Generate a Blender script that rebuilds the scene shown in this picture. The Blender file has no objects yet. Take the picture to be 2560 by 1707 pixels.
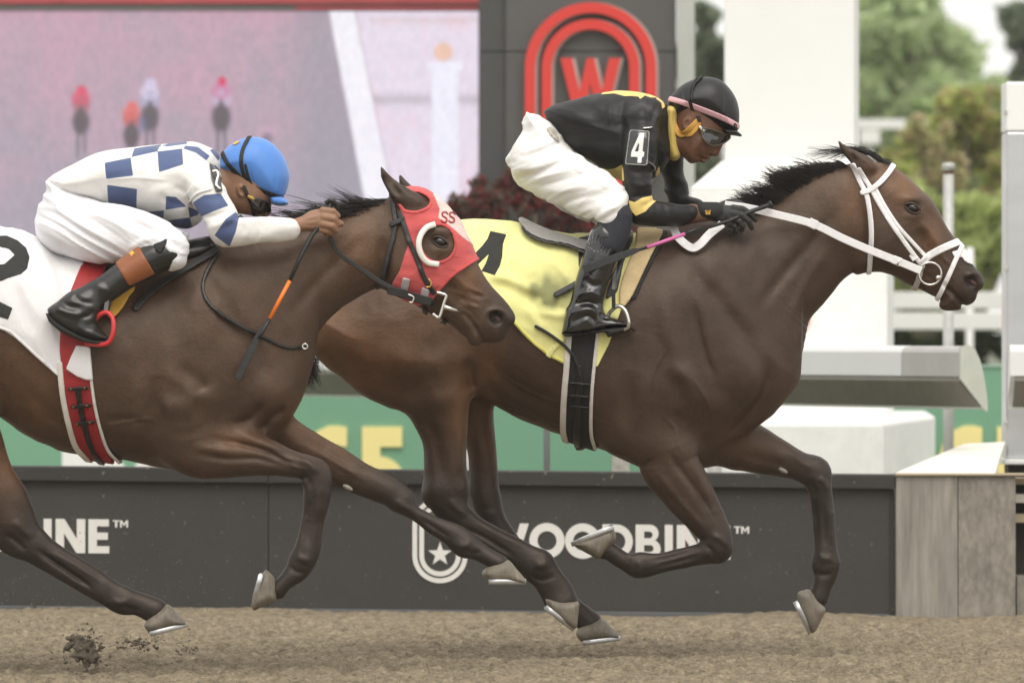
import bpy, math, random
import numpy as np
R_ = math.radians
sc = bpy.context.scene
COL = sc.collection
# ------------------------------------------------------------------ camera, sky, sun, exposure
CAMD, CAMH, FPX, HORY = 25.0, 1.2, 17000.0, 837.0     # distance to the far horse, eye height, focal length in photo pixels, horizon row
cam = bpy.data.cameras.new('camera'); camo = bpy.data.objects.new('camera', cam); COL.objects.link(camo)
camo.location = (0, -CAMD, CAMH); camo.rotation_euler = (R_(90), 0, 0)
cam.sensor_width = 36; cam.lens = 36*FPX/2560; cam.shift_y = -(853.5-HORY)/2560
cam.clip_end = 2000; cam.clip_start = .5
cam.dof.use_dof = True; cam.dof.focus_distance = 24.5; cam.dof.aperture_fstop = 4.6
sc.camera = camo
SUN_EL, SUN_AZ = 58.0, 6.0        # high, behind the camera, veiled by thin cloud
w = bpy.data.worlds.new('World'); sc.world = w; w.use_nodes = True
nt = w.node_tree; nt.nodes.clear()
sky = nt.nodes.new('ShaderNodeTexSky'); sky.sky_type = 'NISHITA'; sky.sun_disc = False
sky.sun_elevation = R_(SUN_EL); sky.sun_rotation = R_(180-SUN_AZ); sky.dust_density = 2; sky.air_density = 1.0; sky.ozone_density = 1.0
hs = nt.nodes.new('ShaderNodeHueSaturation'); hs.inputs['Saturation'].default_value = .4
ov = nt.nodes.new('ShaderNodeMix'); ov.data_type = 'RGBA'; ov.inputs[0].default_value = .85; ov.inputs[7].default_value = (6.85, 6.75, 6.5, 1)   # an even cover of cloud
bg = nt.nodes.new('ShaderNodeBackground'); bg.inputs['Strength'].default_value = .12
wo = nt.nodes.new('ShaderNodeOutputWorld')
nt.links.new(sky.outputs[0], hs.inputs['Color']); nt.links.new(hs.outputs[0], ov.inputs[6]); nt.links.new(ov.outputs[2], bg.inputs[0]); nt.links.new(bg.outputs[0], wo.inputs[0])
sl = bpy.data.lights.new('sun', 'SUN'); so = bpy.data.objects.new('sun', sl); COL.objects.link(so)
sl.energy = 1.5; sl.angle = R_(48); sl.color = (1, .94, .85)
so.rotation_euler = (R_(90-SUN_EL), 0, R_(SUN_AZ))
vs = sc.view_settings; vs.view_transform = 'Standard'; vs.look = 'None'; vs.gamma = 1; vs.use_curve_mapping = False
vs.exposure = 0.55
sc.cycles.use_denoising = True
sc.cycles.max_bounces = 6; sc.cycles.diffuse_bounces = 3; sc.cycles.glossy_bounces = 3; sc.cycles.transmission_bounces = 4
sc.cycles.volume_bounces = 1

# ------------------------------------------------------------------ photo frames -> metres
FR = {'D': (1.08844, 0, 0), 'p': (1, 0, 0), 'c1': (.38265, 0, 300), 'c2': (.3316, 700, 380), 'c3': (.3189, 1200, 150), 'c4': (.3188, 1850, 300),
      'c5': (.41445, 1250, 500), 'c6': (.41456, 1400, 1000), 'c7': (.38265, 0, 800), 'c8': (.38265, 700, 750), 'c9': (.38265, 0, 1150),
      'c10': (.34014, 900, 1200), 'c11': (.35079, 1850, 750), 'c12': (.40816, 1600, 0), 'c13': (.55272, 0, 0), 'c14': (.41911, 2060, 1050),
      'c15': (.2679, 1980, 820), 'c16': (.30617, 1150, 0), 'c17': (.44639, 1640, 0), 'c18': (.22957, 1000, 440)}
def SC(Y): return FPX/(CAMD+Y)                 # photo pixels per metre at depth Y
def W(f, pts, Y):
    s, ox, oy = FR[f]; p = np.atleast_2d(np.array(pts, float)); k = SC(Y)
    return np.stack([(ox+s*p[:, 0]-1280)/k, CAMH+(HORY-(oy+s*p[:, 1]))/k], 1)
def W1(f, x, y, Y): return W(f, [(x, y)], Y)[0]
def P3(f, x, y, Y):
    a = W1(f, x, y, Y); return np.array((a[0], Y, a[1]))
def ML(f, n, Y): return FR[f][0]*n/SC(Y)       # a length in frame pixels -> metres

# ------------------------------------------------------------------ materials
MAT = {}
def mat(name, col=(.5, .5, .5), rough=.6, metal=0, spec=.5, noise=None, bump=None, emit=None, coat=0, sheen=0, attr=None, trans=0, noise2=None, bscale=None, alpha=1):
    """procedural: noise=(scale, amount[, stretch xyz]) darkens/lightens the colour, bump=(scale, strength[, stretch])"""
    m = bpy.data.materials.new(name); m.use_nodes = True; n = m.node_tree.nodes; l = m.node_tree.links
    b = n['Principled BSDF']; b.inputs['Base Color'].default_value = (*col, 1); b.inputs['Roughness'].default_value = rough
    b.inputs['Metallic'].default_value = metal; b.inputs['Specular IOR Level'].default_value = spec
    b.inputs['Coat Weight'].default_value = coat; b.inputs['Coat Roughness'].default_value = .08
    b.inputs['Sheen Weight'].default_value = sheen; b.inputs['Transmission Weight'].default_value = trans; b.inputs['Alpha'].default_value = alpha
    tc = n.new('ShaderNodeTexCoord')
    def nz(spec_):
        mp = n.new('ShaderNodeMapping'); l.new(tc.outputs['Object'], mp.inputs[0])
        st = spec_[2] if len(spec_) > 2 else (1, 1, 1); mp.inputs['Scale'].default_value = st
        t = n.new('ShaderNodeTexNoise'); t.inputs['Scale'].default_value = spec_[0]; t.inputs['Detail'].default_value = 6; t.inputs['Roughness'].default_value = .6
        l.new(mp.outputs[0], t.inputs['Vector']); return t
    src = None
    if attr:
        a = n.new('ShaderNodeAttribute'); a.attribute_name = attr; src = a.outputs['Color']; l.new(src, b.inputs['Base Color'])
    for sp in (noise, noise2):
        if not sp: continue
        t = nz(sp)
        mr = n.new('ShaderNodeMapRange'); mr.inputs['From Min'].default_value = .25; mr.inputs['From Max'].default_value = .75
        mr.inputs['To Min'].default_value = 1-sp[1]; mr.inputs['To Max'].default_value = 1+sp[1]; l.new(t.outputs['Fac'], mr.inputs[0])
        mx = n.new('ShaderNodeVectorMath'); mx.operation = 'SCALE'; l.new(mr.outputs[0], mx.inputs['Scale'])
        if src: l.new(src, mx.inputs[0])
        else: mx.inputs[0].default_value = col
        src = mx.outputs[0]; l.new(src, b.inputs['Base Color'])
    if bump:
        t = nz(bump); bp = n.new('ShaderNodeBump'); bp.inputs['Strength'].default_value = bump[1]; bp.inputs['Distance'].default_value = bscale or .01
        l.new(t.outputs['Fac'], bp.inputs['Height']); l.new(bp.outputs[0], b.inputs['Normal'])
    if emit:
        b.inputs['Emission Strength'].default_value = emit
        if src: l.new(src, b.inputs['Emission Color'])
        else: b.inputs['Emission Color'].default_value = (*col, 1)
    MAT[name] = m; return m

# ------------------------------------------------------------------ objects
def base_of(o):
    v = np.zeros(3)
    while o is not None: v += np.array(o.location); o = o.parent
    return v
def thing(name, label, cat, loc=(0, 0, 0), group=None):
    o = bpy.data.objects.new(name, None); COL.objects.link(o); o.location = [float(q) for q in loc]; o.empty_display_size = .1
    o['label'] = label; o['category'] = cat
    if group: o['group'] = group
    return o
def tag(o, label=None, cat=None, group=None, kind=None):
    if label: o['label'] = label
    if cat: o['category'] = cat
    if group: o['group'] = group
    if kind: o['kind'] = kind
    return o
def mesh_obj(name, v, f, m, parent=None, smooth=True, origin=None, attrs=None, weld=False):
    """v (n,3), f (m,3|4) array or list of polygons; coordinates are in metres of the place"""
    v = np.asarray(v, float); org = base_of(parent)
    if parent is None and origin is not None: org = np.array(origin, float)
    me = bpy.data.meshes.new(name)
    vv = v-org
    if isinstance(f, np.ndarray):
        n, k = f.shape; me.vertices.add(len(v)); me.vertices.foreach_set('co', vv.astype(np.float32).ravel())
        me.loops.add(n*k); me.loops.foreach_set('vertex_index', f.astype(np.int32).ravel())
        me.polygons.add(n); me.polygons.foreach_set('loop_start', np.arange(0, n*k, k, dtype=np.int32))
        me.update(calc_edges=True)
    else:
        me.from_pydata(vv.tolist(), [], [list(map(int, q)) for q in f])
    me.validate()
    me.polygons.foreach_set('use_smooth', np.full(len(me.polygons), smooth))
    if attrs:
        for an, av in attrs.items():
            av = np.asarray(av, np.float32)
            if av.ndim == 1:
                a = me.attributes.new(an, 'FLOAT', 'POINT'); a.data.foreach_set('value', av)
            else:
                a = me.attributes.new(an, 'FLOAT_COLOR', 'POINT'); a.data.foreach_set('color', np.concatenate([av, np.ones((len(av), 1), np.float32)], 1).ravel())
    o = bpy.data.objects.new(name, me); COL.objects.link(o)
    if m is not None: me.materials.append(m)
    if parent is not None: o.parent = parent
    elif origin is not None: o.location = [float(q) for q in origin]
    return o
class MB:                                     # collects simple solids into one mesh
    def __init__(s): s.v = []; s.f = []
    def add(s, v, f):
        o = len(s.v); s.v += [tuple(map(float, q)) for q in v]; s.f += [[i+o for i in q] for q in f]; return s
    def box(s, a, b):
        (x0, y0, z0), (x1, y1, z1) = a, b
        return s.add([(x0, y0, z0), (x1, y0, z0), (x1, y1, z0), (x0, y1, z0), (x0, y0, z1), (x1, y0, z1), (x1, y1, z1), (x0, y1, z1)],
                     [(0, 3, 2, 1), (4, 5, 6, 7), (0, 1, 5, 4), (1, 2, 6, 5), (2, 3, 7, 6), (3, 0, 4, 7)])
    def prism(s, poly, y0, y1):               # (x,z) outline pushed along Y
        n = len(poly); v = [(x, y0, z) for x, z in poly]+[(x, y1, z) for x, z in poly]
        ar = sum(poly[i][0]*poly[(i+1) % n][1]-poly[(i+1) % n][0]*poly[i][1] for i in range(n))
        f = [tuple(range(n)), tuple(range(2*n-1, n-1, -1))]+[((i+1) % n, i, i+n, (i+1) % n+n) for i in range(n)]
        if ar < 0: f = [tuple(reversed(q)) for q in f]
        return s.add(v, f)
    def build(s, name, m, parent=None, smooth=False, origin=None, bevel=0):
        o = mesh_obj(name, s.v, s.f, m, parent, smooth, origin)
        if bevel:
            md = o.modifiers.new('bevel', 'BEVEL'); md.width = bevel; md.segments = 2; md.limit_method = 'ANGLE'; md.angle_limit = R_(40)
        return o
def catmull(p, n):
    p = np.asarray(p, float); q = np.vstack([2*p[0]-p[1], p, 2*p[-1]-p[-2]]); out = []
    for i in range(1, len(q)-2):
        t = np.linspace(0, 1, n, endpoint=False)[:, None]; a, b, c, d = q[i-1], q[i], q[i+1], q[i+2]
        out.append(.5*((2*b)+(-a+c)*t+(2*a-5*b+4*c-d)*t*t+(-a+3*b-3*c+d)*t**3))
    return np.vstack(out+[p[-1:]])
def frames(p):
    t = np.gradient(p, axis=0); return t/np.maximum(np.linalg.norm(t, axis=1, keepdims=True), 1e-9)
def sweep(path, prof, up=(0, 1, 0), rad=None, closed=False, caps=True):
    """sweep a 2D profile (a along the side vector, b along the normal) along a 3D path"""
    p = np.asarray(path, float); t = frames(p)
    if closed: t = np.roll(p, -1, 0)-np.roll(p, 1, 0); t /= np.linalg.norm(t, axis=1, keepdims=True)
    upv = np.asarray(up, float)
    if upv.ndim == 1: upv = np.tile(upv, (len(p), 1))
    side = np.cross(t, upv); side /= np.maximum(np.linalg.norm(side, axis=1, keepdims=True), 1e-9); nor = np.cross(side, t)
    prof = np.asarray(prof, float); k = len(prof); n = len(p)
    r = np.ones(n) if rad is None else np.asarray(rad, float)
    v = (p[:, None]+r[:, None, None]*(side[:, None]*prof[None, :, :1]+nor[:, None]*prof[None, :, 1:])).reshape(-1, 3)
    f = []
    for i in range(n if closed else n-1):
        j = (i+1) % n
        for q in range(k): f.append((i*k+q, i*k+(q+1) % k, j*k+(q+1) % k, j*k+q))
    if caps and not closed: f.append(tuple(reversed(range(k)))); f.append(tuple(range((n-1)*k, n*k)))
    return v, f
def circ(r, k=10): return [(r*math.cos(2*math.pi*i/k), r*math.sin(2*math.pi*i/k)) for i in range(k)]
def rect(w_, t_):
    b = min(w_, t_)*.25; a, c = w_/2, t_/2
    return [(a-b, -c), (a, -c+b), (a, c-b), (a-b, c), (-a+b, c), (-a, c-b), (-a, -c+b), (-a+b, -c)]
def pipe(name, path, r, m, parent=None, k=10, rad=None, closed=False, up=(.13, .97, .21), origin=None):
    v, f = sweep(path, circ(r, k), up, rad, closed); return mesh_obj(name, v, f, m, parent, True, origin)
def strap(name, path, wd, th, m, parent=None, up=(0, -1, 0), rad=None, origin=None):
    v, f = sweep(path, rect(wd, th), up, rad); return mesh_obj(name, v, f, m, parent, False, origin)

# ------------------------------------------------------------------ numpy noise
def _h(ix, iy, iz, seed):
    n = (ix*374761393+iy*668265263+iz*2147483647+seed*974634777) & 0xffffffff
    n = ((n ^ (n >> 13))*1274126177) & 0xffffffff
    return ((n ^ (n >> 16)) & 0xffff)/65535.0
def vnoise(x, y, z, seed=0):
    x, y, z = np.broadcast_arrays(x, y, z)
    ix, iy, iz = np.floor(x).astype(np.int64), np.floor(y).astype(np.int64), np.floor(z).astype(np.int64)
    fx, fy, fz = x-ix, y-iy, z-iz; fx, fy, fz = [q*q*(3-2*q) for q in (fx, fy, fz)]
    r = 0
    for a in (0, 1):
        for b in (0, 1):
            for c in (0, 1):
                r = r+_h(ix+a, iy+b, iz+c, seed)*(fx if a else 1-fx)*(fy if b else 1-fy)*(fz if c else 1-fz)
    return r*2-1

# ------------------------------------------------------------------ solid modelling on a distance field (x, z, y order)
class Grid:
    def __init__(s, x0, x1, y0, y1, z0, z1, h):
        s.h = h; s.x = np.arange(x0, x1+h, h, dtype=np.float32); s.y = np.arange(y0, y1+h, h, dtype=np.float32); s.z = np.arange(z0, z1+h, h, dtype=np.float32)
def seg2(X, Z, pts, vals=None):
    """2D distance to a polyline, and values interpolated at the nearest point"""
    best = np.full(np.broadcast(X, Z).shape, 1e9, np.float32); bv = None if vals is None else np.zeros(best.shape+(vals.shape[1],), np.float32)
    for i in range(len(pts)-1):
        a, b = pts[i], pts[i+1]; d = b-a; L = max(float(d@d), 1e-12)
        t = np.clip(((X-a[0])*d[0]+(Z-a[1])*d[1])/L, 0, 1)
        q = (X-a[0]-t*d[0])**2+(Z-a[1]-t*d[1])**2
        m = q < best; best = np.where(m, q, best)
        if bv is not None: bv[m] = (vals[i]+(vals[i+1]-vals[i])*t[..., None])[m]
    return np.sqrt(best), bv
def poly2(X, Z, pts):
    """signed 2D distance to a closed outline, negative inside"""
    n = len(pts); best = np.full(np.broadcast(X, Z).shape, 1e9, np.float32); ins = np.zeros(best.shape, bool)
    for i in range(n):
        a, b = pts[i], pts[(i+1) % n]; d = b-a; L = max(float(d@d), 1e-12)
        t = np.clip(((X-a[0])*d[0]+(Z-a[1])*d[1])/L, 0, 1)
        best = np.minimum(best, (X-a[0]-t*d[0])**2+(Z-a[1]-t*d[1])**2)
        if a[1] != b[1]: ins ^= ((a[1] > Z) != (b[1] > Z)) & (X < (b[0]-a[0])*(Z-a[1])/(b[1]-a[1])+a[0])
    return np.where(ins, -1, 1)*np.sqrt(best)
def smooth_poly(p, n=4):
    p = np.asarray(p, float); q = np.vstack([p[-2:], p, p[:2]]); return catmull(q, n)[2*n:-2*n-1][:len(p)*n]
def _ell(u, ia, w_, ib):
    k0 = np.sqrt((u*ia)**2+(w_*ib)**2); k1 = np.sqrt((u*ia*ia)**2+(w_*ib*ib)**2)
    return np.where(k1 > 1e-6, k0*(k0-1)/np.maximum(k1, 1e-6), -1/np.maximum(ia, ib))
class Shape:
    def __init__(s): s.ops = []
    def tube(s, st, k=.02, col=None, n=5):
        """st rows: x, z, y, a (half size in the picture plane), b (half size in depth) [, colour]"""
        st = np.asarray(st, float)
        if st.shape[1] == 5: st = np.hstack([st, np.full((len(st), 1), 0 if col is None else col)])
        s.ops.append(('tube', catmull(st, n) if len(st) > 2 else st, k)); return s
    def inflate(s, poly, Rr, H, y, k=.02, col=0, sm=3):
        s.ops.append(('inf', smooth_poly(poly, sm) if sm > 1 else np.asarray(poly, float), Rr, H, y, k, col)); return s
    def ell(s, c, r, ang=0, k=.02, col=0, sub=False): s.ops.append(('ell', c, r, ang, k, col, sub)); return s
    def cap(s, pts, rs, k=.01, col=0): s.ops.append(('cap', np.asarray(pts, float), np.asarray(rs, float), k, col)); return s
    def stroke(s, pts, wd, amp, yr=(-9, 9), n=5):
        """raise (amp>0) or sink the surface along a line of the picture plane, only where yr[0] < y < yr[1]"""
        p = np.asarray(pts, float); s.ops.append(('str', catmull(p, n) if len(p) > 2 else p, wd, amp, yr)); return s
    def bump(s, c, r, amp): s.ops.append(('bmp', np.asarray(c, float), np.asarray(r, float), amp)); return s
    def folds(s, box, ang, fa, fp, amp, seed=0): s.ops.append(('fol', box, ang, fa, fp, amp, seed)); return s
    def noise(s, box, scale, amp, seed=0): s.ops.append(('noi', box, scale, amp, seed)); return s
    def box(s):
        lo = np.full(3, 1e9); hi = -lo
        for o in s.ops:
            if o[0] == 'tube': q = o[1]; m = np.max(q[:, 3:5]); a = q[:, [0, 2, 1]].min(0)-m; b = q[:, [0, 2, 1]].max(0)+m
            elif o[0] == 'inf': Hm = o[3] if np.isscalar(o[3]) else .35; a = np.array([o[1][:, 0].min(), o[4]-Hm, o[1][:, 1].min()]); b = np.array([o[1][:, 0].max(), o[4]+Hm, o[1][:, 1].max()])
            elif o[0] == 'ell' and not o[6]: m = max(o[2]); a = np.array(o[1])-m; b = np.array(o[1])+m
            elif o[0] == 'cap': m = o[2].max(); a = o[1].min(0)-m; b = o[1].max(0)+m
            else: continue
            lo = np.minimum(lo, a); hi = np.maximum(hi, b)
        return lo, hi
    def grid(s, h, pad=.03):
        a, b = s.box(); pad = max(pad, 3*h); return Grid(a[0]-pad, b[0]+pad, a[1]-pad, b[1]+pad, a[2]-pad, b[2]+pad, h)
    def eval(s, g, colour=False):
        D = np.full((len(g.x), len(g.z), len(g.y)), .4, np.float32); C = np.zeros_like(D) if colour else None
        def cut(x0, x1, y0, y1, z0, z1):
            f = lambda a, lo, hi: slice(int(np.searchsorted(a, lo)), int(np.searchsorted(a, hi)))
            return f(g.x, x0, x1), f(g.z, z0, z1), f(g.y, y0, y1)
        for o in s.ops:
            t = o[0]; sub = False; col = 0
            if t == 'tube':
                q = o[1]; k = o[2]; m = q[:, 3:5].max()+2.6*k+3*g.h
                sx, sz, sy = cut(q[:, 0].min()-m, q[:, 0].max()+m, q[:, 2].min()-m, q[:, 2].max()+m, q[:, 1].min()-m, q[:, 1].max()+m)
                X, Z, Y = g.x[sx][:, None], g.z[sz][None], g.y[sy]
                if 0 in (X.size, Z.size, Y.size): continue
                u, v = seg2(X, Z, q[:, :2], q[:, 2:6])
                d = _ell(u[..., None], 1/v[..., 1:2], Y[None, None]-v[..., 0:1], 1/v[..., 2:3]); col = v[..., 3:4]
            elif t == 'inf':
                p, Rr, H, y, k, col = o[1:]; Hm = (H if np.isscalar(H) else .35)+2*k+3*g.h; m = 2*k+3*g.h
                sx, sz, sy = cut(p[:, 0].min()-m, p[:, 0].max()+m, y-Hm, y+Hm, p[:, 1].min()-m, p[:, 1].max()+m)
                X, Z, Y = g.x[sx][:, None], g.z[sz][None], g.y[sy]
                if 0 in (X.size, Z.size, Y.size): continue
                sd = poly2(X, Z, p); RR = Rr(X, Z) if callable(Rr) else Rr; HH = H(X, Z) if callable(H) else H
                qq = np.maximum(1+sd/RR, 0)*np.ones_like(sd); RR = RR*np.ones_like(sd); HH = HH*np.ones_like(sd)
                d = _ell((qq*RR)[..., None], (1/RR)[..., None], (Y-y)[None, None], (1/HH)[..., None])
                if callable(col): col = col(X, Z)[..., None]
            elif t == 'ell':
                c, r, ang, k, col, sub = o[1:]; m = max(r)+k+3*g.h
                sx, sz, sy = cut(c[0]-m, c[0]+m, c[1]-m, c[1]+m, c[2]-m, c[2]+m)
                X, Z, Y = g.x[sx][:, None]-c[0], g.z[sz][None]-c[2], g.y[sy]-c[1]
                if 0 in (X.size, Z.size, Y.size): continue
                ca, sa = math.cos(ang), math.sin(ang); U = ((X*ca+Z*sa)/r[0])[..., None]; V = ((-X*sa+Z*ca)/r[2])[..., None]; Wy = (Y/r[1])[None, None]
                k0 = np.sqrt(U*U+V*V+Wy*Wy); k1 = np.sqrt((U/r[0])**2+(V/r[2])**2+(Wy/r[1])**2); d = np.where(k1 > 1e-6, k0*(k0-1)/np.maximum(k1, 1e-6), -min(r))
            elif t == 'cap':
                p, r, k, col = o[1:]; m = r.max()+k+3*g.h
                sx, sz, sy = cut(*[q for i in range(3) for q in (p[:, i].min()-m, p[:, i].max()+m)])
                X, Z, Y = g.x[sx][:, None, None], g.z[sz][None, :, None], g.y[sy][None, None]
                if 0 in (X.size, Z.size, Y.size): continue
                d = None
                for i in range(len(p)-1):
                    a, e = p[i], p[i+1]-p[i]; L = max(e@e, 1e-12)
                    tt = np.clip(((X-a[0])*e[0]+(Y-a[1])*e[1]+(Z-a[2])*e[2])/L, 0, 1)
                    dd = np.sqrt((X-a[0]-tt*e[0])**2+(Y-a[1]-tt*e[1])**2+(Z-a[2]-tt*e[2])**2)-(r[i]+(r[i+1]-r[i])*tt)
                    d = dd if d is None else np.minimum(d, dd)
            elif t == 'str':
                p, wd, amp, yr = o[1:]; m = 2.6*wd
                sx, sz, sy = cut(p[:, 0].min()-m, p[:, 0].max()+m, yr[0], yr[1], p[:, 1].min()-m, p[:, 1].max()+m)
                X, Z = g.x[sx][:, None], g.z[sz][None]
                if 0 in (X.size, Z.size) or sy.stop <= sy.start: continue
                n_ = len(p); tv = np.minimum(1, 4*np.minimum(np.linspace(0, 1, n_), np.linspace(1, 0, n_))+.05)[:, None]
                u, v = seg2(X, Z, p, tv); D[sx, sz, sy] -= (amp*v[..., 0]*np.exp(-(u/wd)**2))[..., None].astype(np.float32); continue
            elif t == 'bmp':
                c, r, amp = o[1:]; m = 2.6*r
                sx, sz, sy = cut(c[0]-m[0], c[0]+m[0], c[1]-m[1], c[1]+m[1], c[2]-m[2], c[2]+m[2])
                D[sx, sz, sy] -= (amp*np.exp(-((g.x[sx][:, None, None]-c[0])/r[0])**2-((g.z[sz][None, :, None]-c[2])/r[2])**2-((g.y[sy][None, None]-c[1])/r[1])**2)).astype(np.float32); continue
            elif t in ('fol', 'noi'):          # cloth folds (long one way, sharp across) or plain lumps, worked out near the surface only
                sx, sz, sy = cut(*o[1]); A = D[sx, sz, sy]
                if A.size == 0: continue
                near = np.nonzero(np.abs(A) < .03); xg, zg, yg = g.x[sx][near[0]], g.z[sz][near[1]], g.y[sy][near[2]]
                if t == 'fol':
                    ang, fa, fp, amp, seed = o[2:]; ca, sa = math.cos(ang), math.sin(ang); u, p = xg*ca+zg*sa, -xg*sa+zg*ca
                    wv = vnoise(xg*6, yg*6, zg*6, seed+9)*.6; n_ = vnoise(u*fa, yg*fa*1.5, p*fp+wv, seed); n2 = vnoise(u*fa*1.7, yg*fa*2, p*fp*2.1+wv, seed+4)
                    dd = amp*(np.abs(n_)*1.5-.5)+amp*.4*(np.abs(n2)*1.5-.5)
                else:
                    scl, amp, seed = o[2:]; dd = amp*vnoise(xg*scl[0], yg*scl[1], zg*scl[2], seed)
                A[near] += dd.astype(np.float32); continue
            A = D[sx, sz, sy]
            if sub:
                h = np.clip(.5-.5*(A+d)/k, 0, 1); D[sx, sz, sy] = (A+(-d-A)*h+k*h*(1-h)).astype(np.float32)
                if colour: C[sx, sz, sy] = C[sx, sz, sy]*(1-h)+col*h
            else:
                h = np.clip(.5+.5*(A-d)/k, 0, 1); D[sx, sz, sy] = (A+(d-A)*h-k*h*(1-h)).astype(np.float32)
                if colour: C[sx, sz, sy] = C[sx, sz, sy]*(1-h)+col*h
        return (D, C) if colour else D
def nets(D, g):
    """surface nets: quads round the zero level of a field"""
    S = D < 0; nx, nz, ny = D.shape
    c = [(i, j, k) for i in (0, 1) for j in (0, 1) for k in (0, 1)]
    sl = lambda A, q: A[q[0]:nx-1+q[0], q[1]:nz-1+q[1], q[2]:ny-1+q[2]]
    any_ = np.zeros((nx-1, nz-1, ny-1), bool); all_ = np.ones_like(any_)
    for q in c: any_ |= sl(S, q); all_ &= sl(S, q)
    act = any_ & ~all_; idx = np.argwhere(act); n = len(idx)
    if n == 0: return np.zeros((0, 3)), np.zeros((0, 4), int)
    val = {q: D[idx[:, 0]+q[0], idx[:, 1]+q[1], idx[:, 2]+q[2]] for q in c}
    acc = np.zeros((n, 3)); cnt = np.zeros(n)
    for q in c:
        for ax in range(3):
            if q[ax] == 0:
                e = list(q); e[ax] = 1; e = tuple(e); a, b = val[q], val[e]; m = (a < 0) != (b < 0)
                t = np.where(m, a/np.where(m, a-b, 1), 0); p = np.tile(np.array(q, float), (n, 1)); p[:, ax] += t
                acc[m] += p[m]; cnt[m] += 1
    pos = idx+acc/cnt[:, None]
    v = np.stack([g.x[0]+pos[:, 0]*g.h, g.y[0]+pos[:, 2]*g.h, g.z[0]+pos[:, 1]*g.h], 1)
    vid = np.full(act.shape, -1, np.int64); vid[tuple(idx.T)] = np.arange(n); F = []
    for ax in range(3):
        a1, a2 = (ax+1) % 3, (ax+2) % 3
        s0 = [slice(None)]*3; s1 = [slice(None)]*3; s0[ax] = slice(0, -1); s1[ax] = slice(1, None)
        ch = S[tuple(s0)] != S[tuple(s1)]; e = np.argwhere(ch)
        e = e[(e[:, a1] > 0) & (e[:, a2] > 0) & (e[:, a1] < D.shape[a1]-1) & (e[:, a2] < D.shape[a2]-1)]
        ins = S[tuple(e.T)]; q = []
        for da, db in ((-1, -1), (0, -1), (0, 0), (-1, 0)):
            w_ = e.copy(); w_[:, a1] += da; w_[:, a2] += db; q.append(vid[tuple(w_.T)])
        q = np.stack(q, 1); q[ins] = q[ins][:, ::-1]; F.append(q)
    F = np.vstack(F); return v, F[(F >= 0).all(1)]
def sample(A, g, v):
    q = np.stack([(v[:, 0]-g.x[0])/g.h, (v[:, 2]-g.z[0])/g.h, (v[:, 1]-g.y[0])/g.h], 1); i = np.clip(np.round(q).astype(int), 0, np.array(A.shape)-1)
    return A[tuple(i.T)]
def solid(name, shp, h, m, parent=None, attrs=None, smooth=True, col=None):
    g = shp.grid(h)
    if col: D, C = shp.eval(g, True)
    else: D = shp.eval(g)
    v, f = nets(D, g); at = {}
    if col: at['col'] = col(v, sample(C, g, v))
    if attrs: at.update(attrs(v))
    return mesh_obj(name, v, f, m, parent, smooth, attrs=at)
def shell(name, shp, h, mask, off, m, parent=None, bb=None, yr=None, depth=.012, attrs=None, extra=None):
    """a sheet lying on a solid: the solid grown by off, cut to the outline mask(X,Z) of the picture plane"""
    x0, x1, z0, z1 = bb; lo, hi = shp.box(); y0, y1 = yr if yr else (lo[1]-.05, hi[1]+.05)
    g = Grid(x0, x1, y0, y1, z0, z1, h); D = shp.eval(g)
    if extra is not None: D = D+extra(g)
    o_ = off if np.isscalar(off) else off(g.x[:, None], g.z[None])[..., None]
    M = mask(g.x[:, None], g.z[None])[..., None]
    A = np.maximum(np.maximum(D-o_, -(D+depth)), M).astype(np.float32)
    if yr:                                     # close the sheet at the sides of its depth range
        e = np.maximum(y0+1.5*h-g.y, g.y-(y1-1.5*h)); A = np.maximum(A, e[None, None])
    A[0] = A[-1] = .02; A[:, 0] = A[:, -1] = .02; A[..., 0] = A[..., -1] = .02
    v, f = nets(A, g)
    return mesh_obj(name, v, f, m, parent, True, attrs=attrs(v) if attrs else None)
def pm(f, pts, Y, sm=1):                       # outline mask and its bounds
    p = W(f, pts, Y); p = smooth_poly(p, sm) if sm > 1 else p
    return (lambda X, Z: poly2(X, Z, p)), (p[:, 0].min()-.02, p[:, 0].max()+.02, p[:, 1].min()-.02, p[:, 1].max()+.02)
def lm(f, pts, wd, Y, n=5):                    # band mask along a line, wd in metres
    p = W(f, pts, Y); p = catmull(p, n) if len(p) > 2 else p
    return (lambda X, Z: seg2(X, Z, p)[0]-wd/2), (p[:, 0].min()-wd, p[:, 0].max()+wd, p[:, 1].min()-wd, p[:, 1].max()+wd)
# ================================================================== the setting
rng = np.random.default_rng(7); random.seed(7)
def L(*c):                                     # sRGB 0-255 -> linear
    return tuple((q/255/12.92 if q/255 <= .04045 else ((q/255+.055)/1.055)**2.4) for q in c)
def X(px, Y): return (px-1280)/SC(Y)
def Zp(py, Y): return CAMH+(HORY-py)/SC(Y)
mat('dirt', (.300, .248, .176), rough=.97, spec=.05, noise=(1, .36, (26, 9, 40)), noise2=(80, .34, (.6, .8, 1)), bump=(1, 1.0, (46, 26, 60)), bscale=.035)  # random clod tone; its darks also stand in for shade between the lumps
mat('verge', (.10, .11, .06), rough=.95, noise=(3, .3))
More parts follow.
